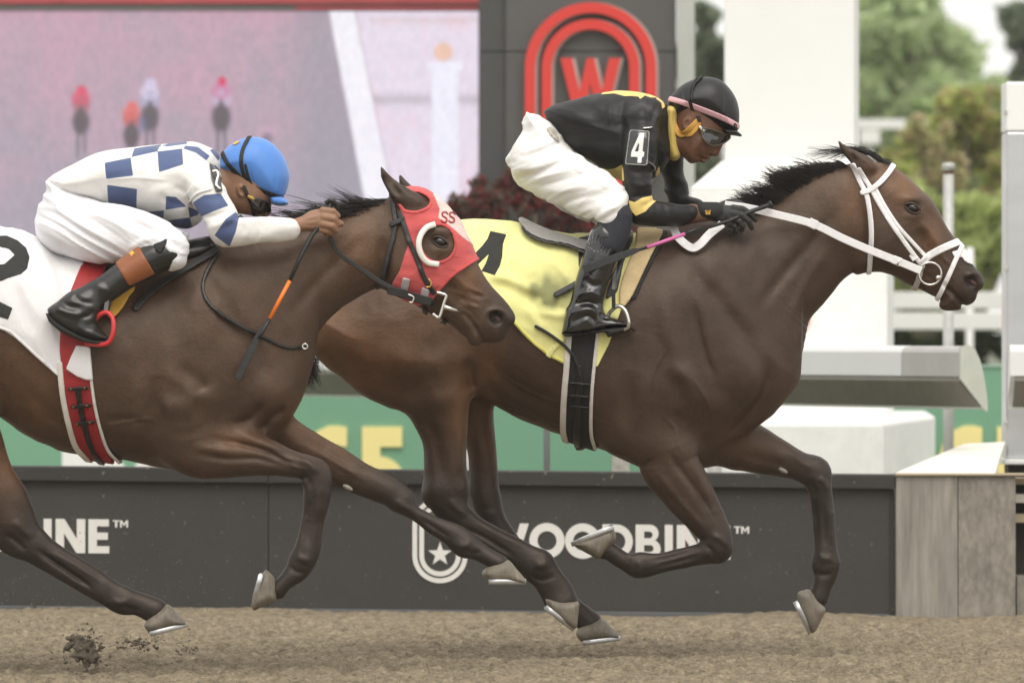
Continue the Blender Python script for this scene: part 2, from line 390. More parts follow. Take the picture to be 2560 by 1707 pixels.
# ground: a wide sheet, and the harrowed cushion of the track on top of it
gx = np.concatenate([np.linspace(-500, -40, 8), np.linspace(-20, 20, 9), np.linspace(40, 500, 8)]); gy = np.concatenate([np.linspace(-60, 40, 9), np.linspace(90, 700, 8)])
V = np.array([(a, b, -.10) for b in gy for a in gx]); n_ = len(gx)
F = np.array([(j*n_+i, j*n_+i+1, (j+1)*n_+i+1, (j+1)*n_+i) for j in range(len(gy)-1) for i in range(n_-1)])
tag(mesh_obj('ground', V, F, MAT['verge'], smooth=False), kind='structure')
def track_patch(x0, x1, y0, y1, dx, dy):
    xs, ys = np.arange(x0, x1+dx, dx), np.arange(y0, y1+dy, dy); A, B = np.meshgrid(xs, ys)
    fl = 1-.75*np.clip((B-3.1)/.7, 0, 1); n_a, n_b, n_c = vnoise(A*9, B*9, 0*A, 3), vnoise(A*19, B*16, 0*A, 4), vnoise(A*43, B*40, 0*A, 9)
    z = .006*vnoise(A*2.1, B*3.3, 0*A, 1)+fl*(.030*(.5-np.abs(n_a))+.026*(.5-np.abs(n_b))+.010*n_c)      # clods with sharp furrows between them
    z -= fl*(.04*np.clip(vnoise(A*12+3, B*11, 0*A, 6)-.35, 0, 1)+.05*np.clip(vnoise(A*24+7, B*17, 0*A, 12)-.4, 0, 1))
    z += .030*np.exp(-((B-3.95)/.16)**2)*(.6+.5*vnoise(A*1.7, 0*A, 0*A, 8)) - .011*A*(B > 2)*np.clip((B-2)/2, 0, 1)    # a little dirt thrown up along the boards
    V = np.stack([A, B, z], 2).reshape(-1, 3); n = len(xs); i = np.arange(len(ys)-1)[:, None]*n+np.arange(n-1)[None]; i = i.ravel()
    return V, np.stack([i, i+1, i+n+1, i+n], 1)
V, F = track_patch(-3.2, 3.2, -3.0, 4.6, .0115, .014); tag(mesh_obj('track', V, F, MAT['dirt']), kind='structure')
xs = np.array([-60, -3.19, 3.19, 60]); ys = np.array([-22, -2.99, 4.3])
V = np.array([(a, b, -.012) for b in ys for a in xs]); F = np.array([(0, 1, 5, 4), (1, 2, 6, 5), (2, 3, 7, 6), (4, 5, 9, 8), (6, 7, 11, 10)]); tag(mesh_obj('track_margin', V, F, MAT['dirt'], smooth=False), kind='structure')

# ---------------------------------------------------------------- glyphs
def arc(cx, cy, r, a0, a1, n=18): return [(cx+r*math.cos(R_(a0+(a1-a0)*i/n)), cy+r*math.sin(R_(a0+(a1-a0)*i/n))) for i in range(n+1)]
GL = {'I': (.25, [[(0, 0), (0, 1), (.25, 1), (.25, 0)]]),
      'N': (.88, [[(0, 0), (0, 1), (.26, 1), (.63, .42), (.63, 1), (.88, 1), (.88, 0), (.62, 0), (.25, .58), (.25, 0)]]),
      'E': (.61, [[(0, 0), (0, 1), (.6, 1), (.6, .79), (.25, .79), (.25, .61), (.57, .61), (.57, .40), (.25, .40), (.25, .21), (.61, .21), (.61, 0)]]),
      'O': (1.0, [arc(.5, .5, .52, 0, 360, 40)[:-1], arc(.5, .5, .28, 0, 360, 40)[:-1]]),
      'D': (.9, [[(0, 0), (0, 1)]+arc(.4, .5, .5, 90, -90), [(.25, .22), (.25, .78)]+arc(.4, .5, .28, 90, -90)]),
      'B': (.74, [[(0, 0), (0, 1)]+arc(.42, .745, .255, 90, -60, 10)+arc(.45, .285, .285, 62, -90, 12), [(.25, .6), (.25, .8)]+arc(.40, .7, .1, 90, -90, 8), [(.25, .2), (.25, .4)]+arc(.43, .3, .1, 90, -90, 8)]),
      'W': (1.4, [[(0, 1), (.27, 1), (.44, .42), (.61, 1), (.79, 1), (.96, .42), (1.13, 1), (1.4, 1), (1.08, 0), (.86, 0), (.70, .55), (.54, 0), (.32, 0)]]),
      'T': (.6, [[(0, .82), (0, 1), (.62, 1), (.62, .82), (.41, .82), (.41, 0), (.21, 0), (.21, .82)]]),
      'M': (.9, [[(0, 0), (0, 1), (.2, 1), (.45, .55), (.7, 1), (.9, 1), (.9, 0), (.7, 0), (.7, .62), (.45, .2), (.2, .62), (.2, 0)]]),
      '4': (.68, [[(.36, 0), (.36, .2), (0, .2), (0, .38), (.34, 1), (.58, 1), (.58, .38), (.68, .38), (.68, .2), (.58, .2), (.58, 0)], [(.18, .38), (.36, .72), (.36, .38)]]),
      '6': (1.0, [[(.9, .99), (.9, .77), (.7, .79), (.5, .74), (.38, .62), (.5, .66), (.7, .64), (.9, .52), (1, .33), (.92, .12), (.72, 0), (.5, -.02), (.28, 0), (.1, .14), (0, .38), (.03, .6), (.14, .82), (.32, .95), (.55, 1.01), (.75, 1.01)], [(.36, .32), (.42, .44), (.52, .47), (.62, .43), (.66, .32), (.6, .2), (.5, .17), (.4, .2)]]),
      '2': (.64, [arc(.32, .70, .30, 180, -30, 14)+[(.30, .22), (.64, .22), (.64, 0), (0, 0), (0, .18), (.34, .52)]+arc(.31, .70, .09, -20, 180, 8)])}
def flat(name, loops, Y0, th, m, parent=None, front=None, xf=None):
    """loops of (x,z) filled with holes and given thickness th, front face at Y0"""
    cu = bpy.data.curves.new('tmp', 'CURVE'); cu.dimensions = '2D'; cu.fill_mode = 'BOTH'; cu.extrude = th/2
    for lp in loops:
        sp = cu.splines.new('POLY'); sp.points.add(len(lp)-1); sp.use_cyclic_u = True
        for q, p_ in zip(sp.points, lp): q.co = (p_[0], p_[1], 0, 1)
    return _curve2mesh(name, cu, Y0, th, m, parent)
def _curve2mesh(name, cu, Y0, th, m, parent, fit=None):
    o = bpy.data.objects.new('tmp', cu); COL.objects.link(o); dg = bpy.context.evaluated_depsgraph_get()
    me = bpy.data.meshes.new_from_object(o.evaluated_get(dg)); bpy.data.objects.remove(o); bpy.data.curves.remove(cu)
    n = len(me.vertices); co = np.zeros(n*3); me.vertices.foreach_get('co', co); co = co.reshape(-1, 3)
    if fit is not None:
        x0, x1, z0, z1 = fit; lo, hi = co[:, :2].min(0), co[:, :2].max(0)
        co[:, 0] = x0+(co[:, 0]-lo[0])/(hi[0]-lo[0])*(x1-x0); co[:, 1] = z0+(co[:, 1]-lo[1])/(hi[1]-lo[1])*(z1-z0)
    v = np.stack([co[:, 0], Y0+th/2-co[:, 2], co[:, 1]], 1)-base_of(parent)
    me.vertices.foreach_set('co', v.ravel()); me.materials.clear(); me.materials.append(m); me.update()
    me.name = name; ob = bpy.data.objects.new(name, me); COL.objects.link(ob)
    if parent is not None: ob.parent = parent
    return ob
def glyph(name, ch, px0, px1, py0, py1, Y, th, m, parent, slope=0):
    wd, lps = GL[ch]; out = []
    for lp in lps:
        q = []
        for x, z in lp:
            px = px0+(px1-px0)*x/wd; q.append((X(px, Y), Zp(py1+(py0-py1)*z+slope*px, Y)))
        out.append(q)
    return flat(name, out, Y, th, m, parent)
def text(name, s, px0, px1, py0, py1, Y, th, m, parent, bold=.03):
    cu = bpy.data.curves.new('tmp', 'FONT'); cu.body = s; cu.offset = bold; cu.extrude = .01
    return _curve2mesh(name, cu, Y, .02, m, parent, (X(px0, Y), X(px1, Y), Zp(py1, Y), Zp(py0, Y)))

# ---------------------------------------------------------------- black boards along the track
mat('board_black', (.050, .048, .045), rough=.62, spec=.3, noise=(3, .10), noise2=(60, .10), bump=(200, .05))
mat('board_cap', (.040, .039, .037), rough=.5, spec=.3, noise=(5, .12))
mat('skirt', (.10, .105, .11), rough=.6, noise=(6, .15))
mat('board_print', (.70, .69, .66), rough=.6, noise=(14, .04))
FY = 4.0; SLP = 22/2237.
def splash(m, col, lo, hi, scale):
    """specks of dried dirt on a material"""
    n = m.node_tree.nodes; l = m.node_tree.links; b = n['Principled BSDF']; src = b.inputs['Base Color'].links[0].from_socket; tc = n.new('ShaderNodeTexCoord'); t = n.new('ShaderNodeTexNoise'); t.inputs['Scale'].default_value = scale; t.inputs['Detail'].default_value = 3; l.new(tc.outputs['Object'], t.inputs['Vector'])
    mr = n.new('ShaderNodeMapRange'); mr.inputs['From Min'].default_value = lo; mr.inputs['From Max'].default_value = hi; l.new(t.outputs['Fac'], mr.inputs[0]); mx = n.new('ShaderNodeMix'); mx.data_type = 'RGBA'; mx.inputs[7].default_value = (*col, 1); l.new(mr.outputs[0], mx.inputs[0]); l.new(src, mx.inputs[6]); l.new(mx.outputs[2], b.inputs['Base Color'])
for k_ in ('board_black', 'board_cap', 'skirt'): splash(MAT[k_], (.17, .145, .115), .665, .74, 44)
fence = thing('advertising_fence', 'low black advertising boards with white WOODBINE lettering along the track', 'fence', (0, FY, 0))
def fz(py, px): return Zp(py+SLP*px, FY)
for a, b in ((-882, 670.6), (671.4, 2224)):
    mb = MB(); v = []
    for y_ in (FY, FY+.04):
        for px, py in ((a, 1200), (b, 1200), (b, 1560), (a, 1560)): v.append((X(px, FY), y_, fz(py, px)))
    mb.add(v, [(3, 2, 1, 0), (4, 5, 6, 7), (0, 1, 5, 4), (1, 2, 6, 5), (2, 3, 7, 6), (3, 0, 4, 7)]); mb.build('board_panel', MAT['board_black'], fence, bevel=.004)
    v = []
    for y_ in (FY-.035, FY+.06):
        for px, py in ((a, 1163), (b+(13 if b > 1000 else 0), 1163), (b+(13 if b > 1000 else 0), 1201), (a, 1201)): v.append((X(px, FY), y_, fz(py, px)))
    MB().add(v, [(3, 2, 1, 0), (4, 5, 6, 7), (0, 1, 5, 4), (1, 2, 6, 5), (2, 3, 7, 6), (3, 0, 4, 7)]).build('top_rail', MAT['board_cap'], fence, bevel=.006)
    v = []
    for y_ in (FY-.012, FY+.03):
        for px, py in ((a, 1513), (b, 1513), (b, 1560), (a, 1560)): v.append((X(px, FY), y_, fz(py, px)))
    MB().add(v, [(3, 2, 1, 0), (4, 5, 6, 7), (0, 1, 5, 4), (1, 2, 6, 5), (2, 3, 7, 6), (3, 0, 4, 7)]).build('skirting', MAT['skirt'], fence, bevel=.003)
    v = []
    for y_ in (FY-.03, FY+.055):
        for px, py in ((b-10, 1202), (b+12, 1202), (b+12, 1560), (b-10, 1560)): v.append((X(px, FY), y_+.034, fz(py, px)))
    if b > 1000: MB().add(v, [(3, 2, 1, 0), (4, 5, 6, 7), (0, 1, 5, 4), (1, 2, 6, 5), (2, 3, 7, 6), (3, 0, 4, 7)]).build('end_post', MAT['board_cap'], fence, bevel=.004)
MB().box((X(640, FY), FY+.041, -.05), (X(700, FY), FY+.09, fz(1205, 670))).build('joint_batten', MAT['board_cap'], fence)
for off in (0, -1553):
    for ch, a, b in (('W', 1207, 1322), ('O', 1325, 1410), ('O', 1414, 1500), ('D', 1506, 1582), ('B', 1589, 1652), ('I', 1662, 1682), ('N', 1692, 1766), ('E', 1774, 1826)):
        glyph('letter', ch, a+off, b+off, 1299-4, 1381-1, FY-.004, .006, MAT['board_print'], fence, SLP)
    for ch, a, b in (('T', 1835, 1851), ('M', 1853, 1873)): glyph('letter', ch, a+off, b+off, 1297, 1315, FY-.004, .006, MAT['board_print'], fence, SLP)
    def stad(cx, x0, top, bot, n=24):
        r = cx-x0; return [(X(cx+off+r*math.cos(R_(t)), FY), Zp(bot-r-r*math.sin(R_(t))*1+SLP*(cx+off), FY)) for t in np.linspace(180, 360, n)]+[(X(cx+off+r*math.cos(R_(t)), FY), Zp(top+r-r*math.sin(R_(t))+SLP*(cx+off), FY)) for t in np.linspace(0, 180, n)]
    cx = 1100
    for k_, (a, b) in enumerate(((1031, 1043), (1048, 1060))):
        i0 = a-1031; i1 = b-1031; flat('emblem_ring', [stad(cx, a, 1232+i0, 1446-i0), stad(cx, b, 1232+i1, 1446-i1)], FY-.004, .006, MAT['board_print'], fence)
    st = [(X(cx+off+(31 if i % 2 == 0 else 12.5)*math.sin(i*math.pi/5), FY), Zp(1374+SLP*(cx+off)-(31 if i % 2 == 0 else 12.5)*math.cos(i*math.pi/5), FY)) for i in range(10)]
    flat('emblem_star', [st], FY-.004, .006, MAT['board_print'], fence)
    glyph('emblem_letter', 'W', cx+off-28, cx+off+28, 1275, 1325, FY-.004, .006, MAT['board_print'], fence, SLP)

# ---------------------------------------------------------------- plywood end block with its sloping lid
mat('plywood', (.275, .256, .225), rough=.85, spec=.15, noise=(7, .26, (3, 1, .35)), noise2=(40, .22, (1.2, 1, .12)), bump=(40, .12, (3, 1, .3)))
mat('plywood_b', (.245, .225, .195), rough=.85, spec=.15, noise=(9, .30, (2, 1, .8)), noise2=(50, .26, (1, 1, .5)), bump=(40, .2, (2, 1, .6)))
mat('lid_ply', (.78, .75, .68), rough=.8, spec=.2, noise=(9, .10, (.6, 3, 3)), noise2=(40, .06))
mat('timber_dark', (.035, .03, .025), rough=.8); mat('timber_tan', (.42, .35, .24), rough=.8, noise=(9, .2, (.3, 1, 3)))
blk = thing('plywood_block', 'weathered plywood end block with a sloping pale lid beside the black boards', 'barrier', (X(2390, FY), FY, 0))
for a, b, m_, dy in ((2239, 2393, 'plywood', 0), (2394.5, 2538, 'plywood_b', .004)):
    MB().box((X(a, FY), FY-.03+dy, -.05), (X(b, FY), FY+.03, Zp(1188, FY))).build('plywood_sheet', MAT[m_], blk, bevel=.003)
MB().box((X(2240, FY), FY+.031, -.05), (X(2537, FY), FY+.62, Zp(1191, FY))).build('core', MAT['plywood_b'], blk)
MB().box((X(2238, FY), FY-.045, Zp(1188, FY)+.001), (X(2600, FY), FY+.1, Zp(1183, FY))).build('edge_strip', MAT['timber_tan'], blk)
v = [P3('p', 2240, 1181, FY+.0), P3('p', 2487, 1183, FY), P3('p', 2512, 1104, FY+1.6), P3('p', 2410, 1109, FY+1.6)]
v += [q-np.array((0, 0, .02)) for q in v]; MB().add(v, [(0, 1, 2, 3), (7, 6, 5, 4), (0, 4, 5, 1), (1, 5, 6, 2), (2, 6, 7, 3), (3, 7, 4, 0)]).build('lid', MAT['lid_ply'], blk)
pal = thing('timber_stack', 'stacked timbers with dark gaps at the right edge beside the plywood block', 'timber', (X(2580, FY), FY+.1, 0))
for a, b, m_ in ((1196, 1212, 'timber_tan'), (1236, 1258, 'lid_ply'), (1286, 1308, 'timber_tan')):
    MB().box((X(2541, FY), FY+.1, Zp(b, FY)), (X(2760, FY), FY+.25, Zp(a, FY))).build('timber', MAT[m_], pal, bevel=.004)
MB().box((X(2541, FY), FY+.26, -.05), (X(2760, FY), FY+.5, Zp(1190, FY))).build('backing', MAT['timber_dark'], pal)
MB().box((X(2543, FY), FY+.02, -.05), (X(2760, FY), FY+.24, Zp(1440, FY))).build('footing', MAT['plywood_b'], pal)

# ---------------------------------------------------------------- running rail with its curved end cap
mat('rail_white', (.74, .745, .745), rough=.35, spec=.5, noise=(3, .04)); mat('rail_cap', (.50, .52, .46), rough=.45, noise=(12, .08)); mat('rail_grey', (.46, .45, .43), rough=.4, metal=.3, noise=(8, .1)); mat('rail_under_shade', (.20, .185, .16), rough=.5, noise=(6, .15, (4, 1, 1)))  # the dark underside colour holds the shade of the downward-facing side
def running_rail(A, B, name, label, cap=True, sect=True):
    """A near end, B far end (front bottom line, x y z)"""
    root = thing(name, label, 'rail', (A[0], A[1], 0)); A, B = np.array(A), np.array(B); u = B-A; u /= np.linalg.norm(u); v_ = np.array((u[1], -u[0], 0)); v_ /= np.linalg.norm(v_)
    if v_[1] < 0: v_ = -v_
    def ext(name, prof, p, q, m_, smooth=False):
        n = len(prof); v = [p+v_*a+np.array((0, 0, b)) for a, b in prof]+[q+v_*a+np.array((0, 0, b)) for a, b in prof]
        f = [tuple(range(n)), tuple(range(2*n-1, n-1, -1))]+[((i+1) % n, i, i+n, (i+1) % n+n) for i in range(n)]
        return mesh_obj(name, v, [tuple(reversed(q)) for q in f], m_, root, smooth)
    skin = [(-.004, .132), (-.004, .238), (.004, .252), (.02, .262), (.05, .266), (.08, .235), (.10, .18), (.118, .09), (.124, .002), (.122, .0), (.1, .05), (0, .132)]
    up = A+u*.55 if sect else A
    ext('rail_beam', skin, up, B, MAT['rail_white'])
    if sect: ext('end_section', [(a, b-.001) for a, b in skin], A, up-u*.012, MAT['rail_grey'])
    ext('underside', [(.002, .128), (.118, -.004), (.114, -.012), (.0, .110)], A+u*.02, B, MAT['rail_under_shade']); ext('lip', [(.108, -.002), (.120, -.004), (.120, -.014), (.108, -.016)], A, B, MAT['rail_cap'])
    if cap:
        prof = [(-.012, .12), (-.012, .262), (.03, .270), (.06, .255), (.088, .20), (.11, .12), (.124, .03), (.126, -.02), (.118, -.024)]
        ext('end_cap', [(a*1.0, b) for a, b in prof], A-u*.016, A-u*.003, MAT['rail_cap'])
    for t in (2.6, 5.4):
        c = A+u*t+v_*.1; pipe('post', [(c[0], c[1], -.1), (c[0], c[1], c[2]+.02)], .035, MAT['rail_grey'], root)
    return root
running_rail(P3('p', 2403, 941+74, 5.0), P3('p', 560, 981, 12.6), 'running_rail', 'white running rail with shade-tinted underside and curved end cap behind the leading horse')
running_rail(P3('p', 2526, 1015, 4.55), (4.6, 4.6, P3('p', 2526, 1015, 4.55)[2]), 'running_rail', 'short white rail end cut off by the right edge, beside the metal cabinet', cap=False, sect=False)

# ---------------------------------------------------------------- white painted blocks, column, posts
mat('white_paint', (.83, .83, .81), rough=.7, noise=(4, .05), noise2=(16, .05), bump=(30, .1)); mat('white_column', (.84, .84, .825), rough=.75, noise=(1.2, .03, (1, 1, .2)), noise2=(9, .015), bump=(40, .06))
def plan(name, pts, z0, z1, m_, root, bevel=.01):
    n = len(pts); v = [(x, y, z0) for x, y in pts]+[(x, y, z1) for x, y in pts]
    return MB().add(v, [tuple(reversed(range(n))), tuple(range(n, 2*n))]+[(i, (i+1) % n, (i+1) % n+n, i+n) for i in range(n)]).build(name, m_, root, bevel=bevel)
top = Zp(1055, 8)
o = plan('concrete_block', [(X(1760, 8), 8), (X(2210, 8), 8), (X(2338, 10.8), 10.8), (X(2317, 13), 13.0), (X(1760, 13), 13.0)], -.1, top, MAT['white_paint'], None, .02)
tag(o, 'low white painted block under the running rail', 'block')
colm = thing('stone_column', 'tall white square column on a wider pedestal behind the leading horse', 'column', (X(1980, 10), 10.3, 0))
def rot_box(cx, cy, hw, hd, ang): 
    c, s_ = math.cos(ang), math.sin(ang); return [(cx+a*c-b*s_, cy+a*s_+b*c) for a, b in ((-hw, -hd), (hw, -hd), (hw, hd), (-hw, hd))]
ccx = X(1981, 10.3); an = R_(-14.5)
an = R_(5)*-1
def facing(cx, cy, hw, hd, a):                # turned so that the right-hand side shows a little
    return rot_box(cx, cy, hw, hd, a)
plan('shaft', facing(ccx, 10.33, .335, .335, an), 1.7, 6.0, MAT['white_column'], colm, .008)
plan('pedestal', facing(X(1984, 10.3), 10.33, .505, .505, an), -.1, Zp(474, 10), MAT['white_paint'], colm, .008)
b_ = facing(X(1984, 10.3), 10.33, .505, .505, an); t_ = facing(ccx, 10.33, .345, .345, an); z0, z1 = Zp(474, 10)+.002, Zp(403, 10)
MB().add([(x, y, z0) for x, y in b_]+[(x, y, z1) for x, y in t_], [(3, 2, 1, 0), (4, 5, 6, 7)]+[(i, (i+1) % 4, (i+1) % 4+4, i+4) for i in range(4)]).build('sloping_cap', MAT['white_paint'], colm)
mat('red_paint', (.62, .035, .03), rough=.5)
c = P3('p', 1985, 790, 9.4); pts = [(c[0]+.10*math.cos(t), c[2]+.10*math.sin(t)) for t in np.linspace(0, 2*math.pi, 33)[:-1]]
MB().prism(pts, 9.80, 9.84).build('red_disc', MAT['red_paint'], colm)
# galvanised pipe with a rusty band, short pale post, dark post, rail foot
mat('galv', (.46, .46, .44), rough=.45, metal=.25, noise=(30, .15), noise2=(4, .15)); mat('rust', (.16, .07, .035), rough=.9, noise=(40, .4)); mat('post_dark', (.09, .09, .09), rough=.6)
p_ = thing('pipe_post', 'galvanised pipe post with rusty band and grey cap beside the leading horse', 'post', (X(2371, 9), 9, 0)); x_ = X(2371, 9)
pipe('pipe', [(x_, 9, -.1), (x_, 9, Zp(436, 9))], 13.5/SC(9), MAT['galv'], p_, 20); pipe('rust_band', [(x_, 9, Zp(437, 9)), (x_, 9, Zp(427, 9))], 12/SC(9), MAT['rust'], p_, 20); pipe('cap', [(x_, 9, Zp(427, 9)), (x_, 9, Zp(411, 9)), (x_, 9, Zp(407, 9))], 16/SC(9), MAT['galv'], p_, 20, rad=[1, 1, .8])
x_ = X(2424, 24.6); tag(pipe('rail_post', [(x_, 24.6, -.1), (x_, 24.6, Zp(619, 24.6))], 9.5/SC(24.6), MAT['white_paint'], None, 16, origin=(x_, 24.6, 0)), 'short white post beside the muzzle of the leading horse', 'post')
x_ = X(1367, 7); tag(pipe('sign_post', [(x_, 7, -.1), (x_, 7, Zp(930, 7))], 8/SC(7), MAT['post_dark'], None, 12, origin=(x_, 7, 0)), 'thin dark post in front of the green board', 'post')
mat('concrete', (.42, .40, .36), rough=.9, noise=(14, .3), noise2=(50, .2), bump=(40, .4))
x_ = X(1552, 6); tag(MB().box((x_-.04, 5.95, -.1), (x_+.04, 6.05, Zp(1080, 6))).build('concrete_post', MAT['concrete'], None, origin=(x_, 6, 0), bevel=.008), 'stubby mottled concrete post just behind the black boards', 'post')
# metal cabinet at the right edge
mat('steel', (.58, .59, .60), rough=.32, metal=.75, noise=(2, .15, (.3, .3, 1.4)), noise2=(1.2, .2, (.2, .2, 1))); mat('steel_white', (.86, .86, .85), rough=.4)
cb = thing('steel_cabinet', 'tall brushed steel cabinet with white top cut off by the right edge', 'cabinet', (X(2570, 5.6), 5.6, 0)); Yc = 5.6
MB().box((X(2516, Yc), Yc, Zp(1146, Yc)), (X(2720, Yc), Yc+.3, Zp(330, Yc))).build('cabinet_body', MAT['steel'], cb, bevel=.008)
MB().box((X(2515, Yc), Yc-.005, Zp(329, Yc)), (X(2721, Yc), Yc+.305, Zp(205, Yc))).build('cabinet_top', MAT['steel_white'], cb, bevel=.008)
MB().box((X(2508, Yc), Yc-.06, Zp(1160, Yc)), (X(2730, Yc), Yc+.32, Zp(1147, Yc))).build('sill', MAT['steel_white'], cb, bevel=.004)
for py in (281, 672, 1058): MB().box((X(2511, Yc), Yc-.012, Zp(py+6, Yc)), (X(2518, Yc), Yc+.02, Zp(py-6, Yc))).build('hinge', MAT['galv'], cb, bevel=.002)
MB().box((X(2522, Yc), Yc+.02, -.1), (X(2720, Yc), Yc+.28, Zp(1161, Yc))).build('plinth', MAT['timber_dark'], cb)

# ---------------------------------------------------------------- green betting board
mat('green_board', (.165, .35, .23), rough=.6, noise=(2, .03)); mat('print_yellow', (.88, .76, .32), rough=.6); mat('print_white', (.82, .82, .80), rough=.6)
GY = 13.2; gb = thing('betting_board', 'long green board with white and yellow bet365 lettering behind the rail', 'sign', (0, GY, 0))
MB().box((X(-700, GY), GY, -.1), (X(3300, GY), GY+.06, Zp(917, GY))).build('board', MAT['green_board'], gb); mat('green_lip', (.36, .50, .42), rough=.5)
MB().box((X(-700, GY), GY-.012, Zp(917, GY)+.001), (X(3300, GY), GY+.07, Zp(911, GY))).build('top_lip', MAT['green_lip'], gb)
for off in (0, 1588):
    text('letters', 'bet', 165+off-10, 620+off, 1062, 1290, GY-.02, .02, MAT['print_white'], gb, .035)
    glyph('digit', '6', 752+off, 880+off, 1066, 1290, GY-.02, .02, MAT['print_yellow'], gb)
    for ch, a, b in (('3', 630, 742), ('5', 892, 1014)): text('digit', ch, a+off, b+off, 1066, 1290, GY-.02, .02, MAT['print_yellow'], gb, .045)

# ---------------------------------------------------------------- dark sign pillar with the red emblem
mat('sign_dark', (.105, .103, .099), rough=.6, spec=.3, noise=(1.5, .06)); mat('sign_dark2', (.075, .075, .073), rough=.6, spec=.3); mat('sign_red', (.66, .045, .035), rough=.5); mat('sign_edge', (.42, .39, .36), rough=.5); mat('steel_post', (.46, .47, .44), rough=.5, noise=(3, .15, (1, 1, .4)))
PY = 14.0; pil = thing('sign_pillar', 'dark grey sign pillar with a red arched W emblem', 'sign', (X(1440, PY), PY, 0))
for z_a, z_b in ((-.1, Zp(131, PY)), (Zp(128, PY), 6)):
    MB().box((X(1265, PY), PY, z_a), (X(1690, PY), PY+.5, z_b)).build('cladding_panel', MAT['sign_dark'], pil); MB().box((X(1197, PY), PY+.03, z_a), (X(1264.9, PY), PY+.5, z_b)).build('cladding_panel', MAT['sign_dark2'], pil)
MB().box((X(1693, PY), PY-.05, -.1), (X(1736, PY), PY+.1, 6)).build('steel_post', MAT['steel_post'], pil)
def ring(cx, r0, r1, top, bot, dx=0):
    def st(r, e): return [(X(cx+dx+r*math.cos(R_(t)), PY), Zp(top+e+r-r*math.sin(R_(t)), PY)) for t in np.linspace(0, 180, 40)]+[(X(cx+dx+r*math.cos(R_(t)), PY), Zp(bot-e-r-r*math.sin(R_(t)), PY)) for t in np.linspace(180, 360, 40)]
    return [st(r0, 0), st(r1, r0-r1)]
for r0, r1, tp in ((164, 138, 8), (122, 97, 50)):
    flat('emblem_edge', ring(1476, r0, r1, tp, 540-(tp-8), 7), PY-.035, .036, MAT['sign_edge'], pil); flat('emblem_ring', ring(1476, r0, r1, tp, 540-(tp-8)), PY-.06, .024, MAT['sign_red'], pil)
wd, lps = GL['W']
flat('emblem_edge', [[(X(1401+8+150*x/wd, PY), Zp(290-143*z, PY)) for x, z in lps[0]]], PY-.035, .036, MAT['sign_edge'], pil); flat('emblem_letter', [[(X(1401+150*x/wd, PY), Zp(290-143*z, PY)) for x, z in lps[0]]], PY-.06, .024, MAT['sign_red'], pil)

# ---------------------------------------------------------------- video screen
SY = 17.0; scr = thing('video_screen', 'huge video screen showing distant racing horses under a red strip', 'screen', (X(450, SY), SY, 0))
def sm(a, lo, hi): t = np.clip((a-lo)/(hi-lo), 0, 1); return t*t*(3-2*t)
nx_, nz_ = 620, 400; pxs = np.linspace(-420, 1196, nx_); pys = np.linspace(29, 1000, nz_); A, B = np.meshgrid(pxs, pys); cx_, cy_ = A/.55272, B/.55272
n1 = vnoise(cx_/60, cy_/110, 0*A, 21); n2 = vnoise(cx_/14, cy_/26, 0*A, 22); n3 = vnoise(cx_/300, cy_/200, 0*A, 23)
pk = np.clip(.50+.20*n3+.14*n1+.12*n2-(cy_-300)/1300, 0, 1)[..., None]; Lc = lambda *c: np.array(L(*c))
C_ = Lc(170, 160, 174)*(1-pk)+Lc(204, 160, 178)*pk
m_ = (sm(cx_, 1220, 1460)*(1-sm(cx_, 1640, 1700)))[..., None]; C_ = C_*(1-m_*.7)+Lc(158, 154, 166)*m_*.7
xe = 1490+np.interp(cy_, [60, 300, 560, 860, 1200], [0, 45, 95, 150, 230]); wr = np.interp(cy_, [60, 860], [115, 128])
rt = sm(cx_, xe+wr-6, xe+wr+14)[..., None]; C_ = C_*(1-rt)+(Lc(232, 220, 236)*(1-.4*np.clip(n1, 0, 1)[..., None])+Lc(240, 200, 215)*(.4*np.clip(n1, 0, 1)[..., None]))*rt
bd = (np.exp(-((cy_-452)/26)**2)*(cx_ > xe+wr))[..., None]; C_ = C_*(1-.55*bd)+Lc(165, 160, 168)*.55*bd
bd = (np.exp(-((cy_-95)/16)**2)*(cx_ > xe+wr+60))[..., None]; C_ = C_*(1-.3*bd)+Lc(200, 170, 150)*.3*bd
st_ = (sm(cx_, xe-8, xe+8)*(1-sm(cx_, xe+wr-8, xe+wr+8)))[..., None]; C_ = C_*(1-st_)+Lc(246, 242, 252)*st_
pl = ((1-sm(np.abs(cx_-2012), 54, 66))*sm(cy_, 275, 300)+(1-sm(np.abs(cx_-2012), 74, 86))*sm(cy_, 278, 290)*(1-sm(cy_, 312, 326)))[..., None].clip(0, 1); C_ = C_*(1-pl)+Lc(240, 238, 252)*pl
bl = (1-sm(np.hypot(cx_-2005, cy_-236), 34, 50))[..., None]; C_ = C_*(1-bl)+Lc(236, 196, 176)*bl
def blob(x, y, rx, ry, c, a=.9):
    global C_
    g_ = (a*(1-sm(np.hypot((cx_-x)/rx, (cy_-y)/ry), .6, 1.25)))[..., None]; C_ = C_*(1-g_)+Lc(*c)*g_
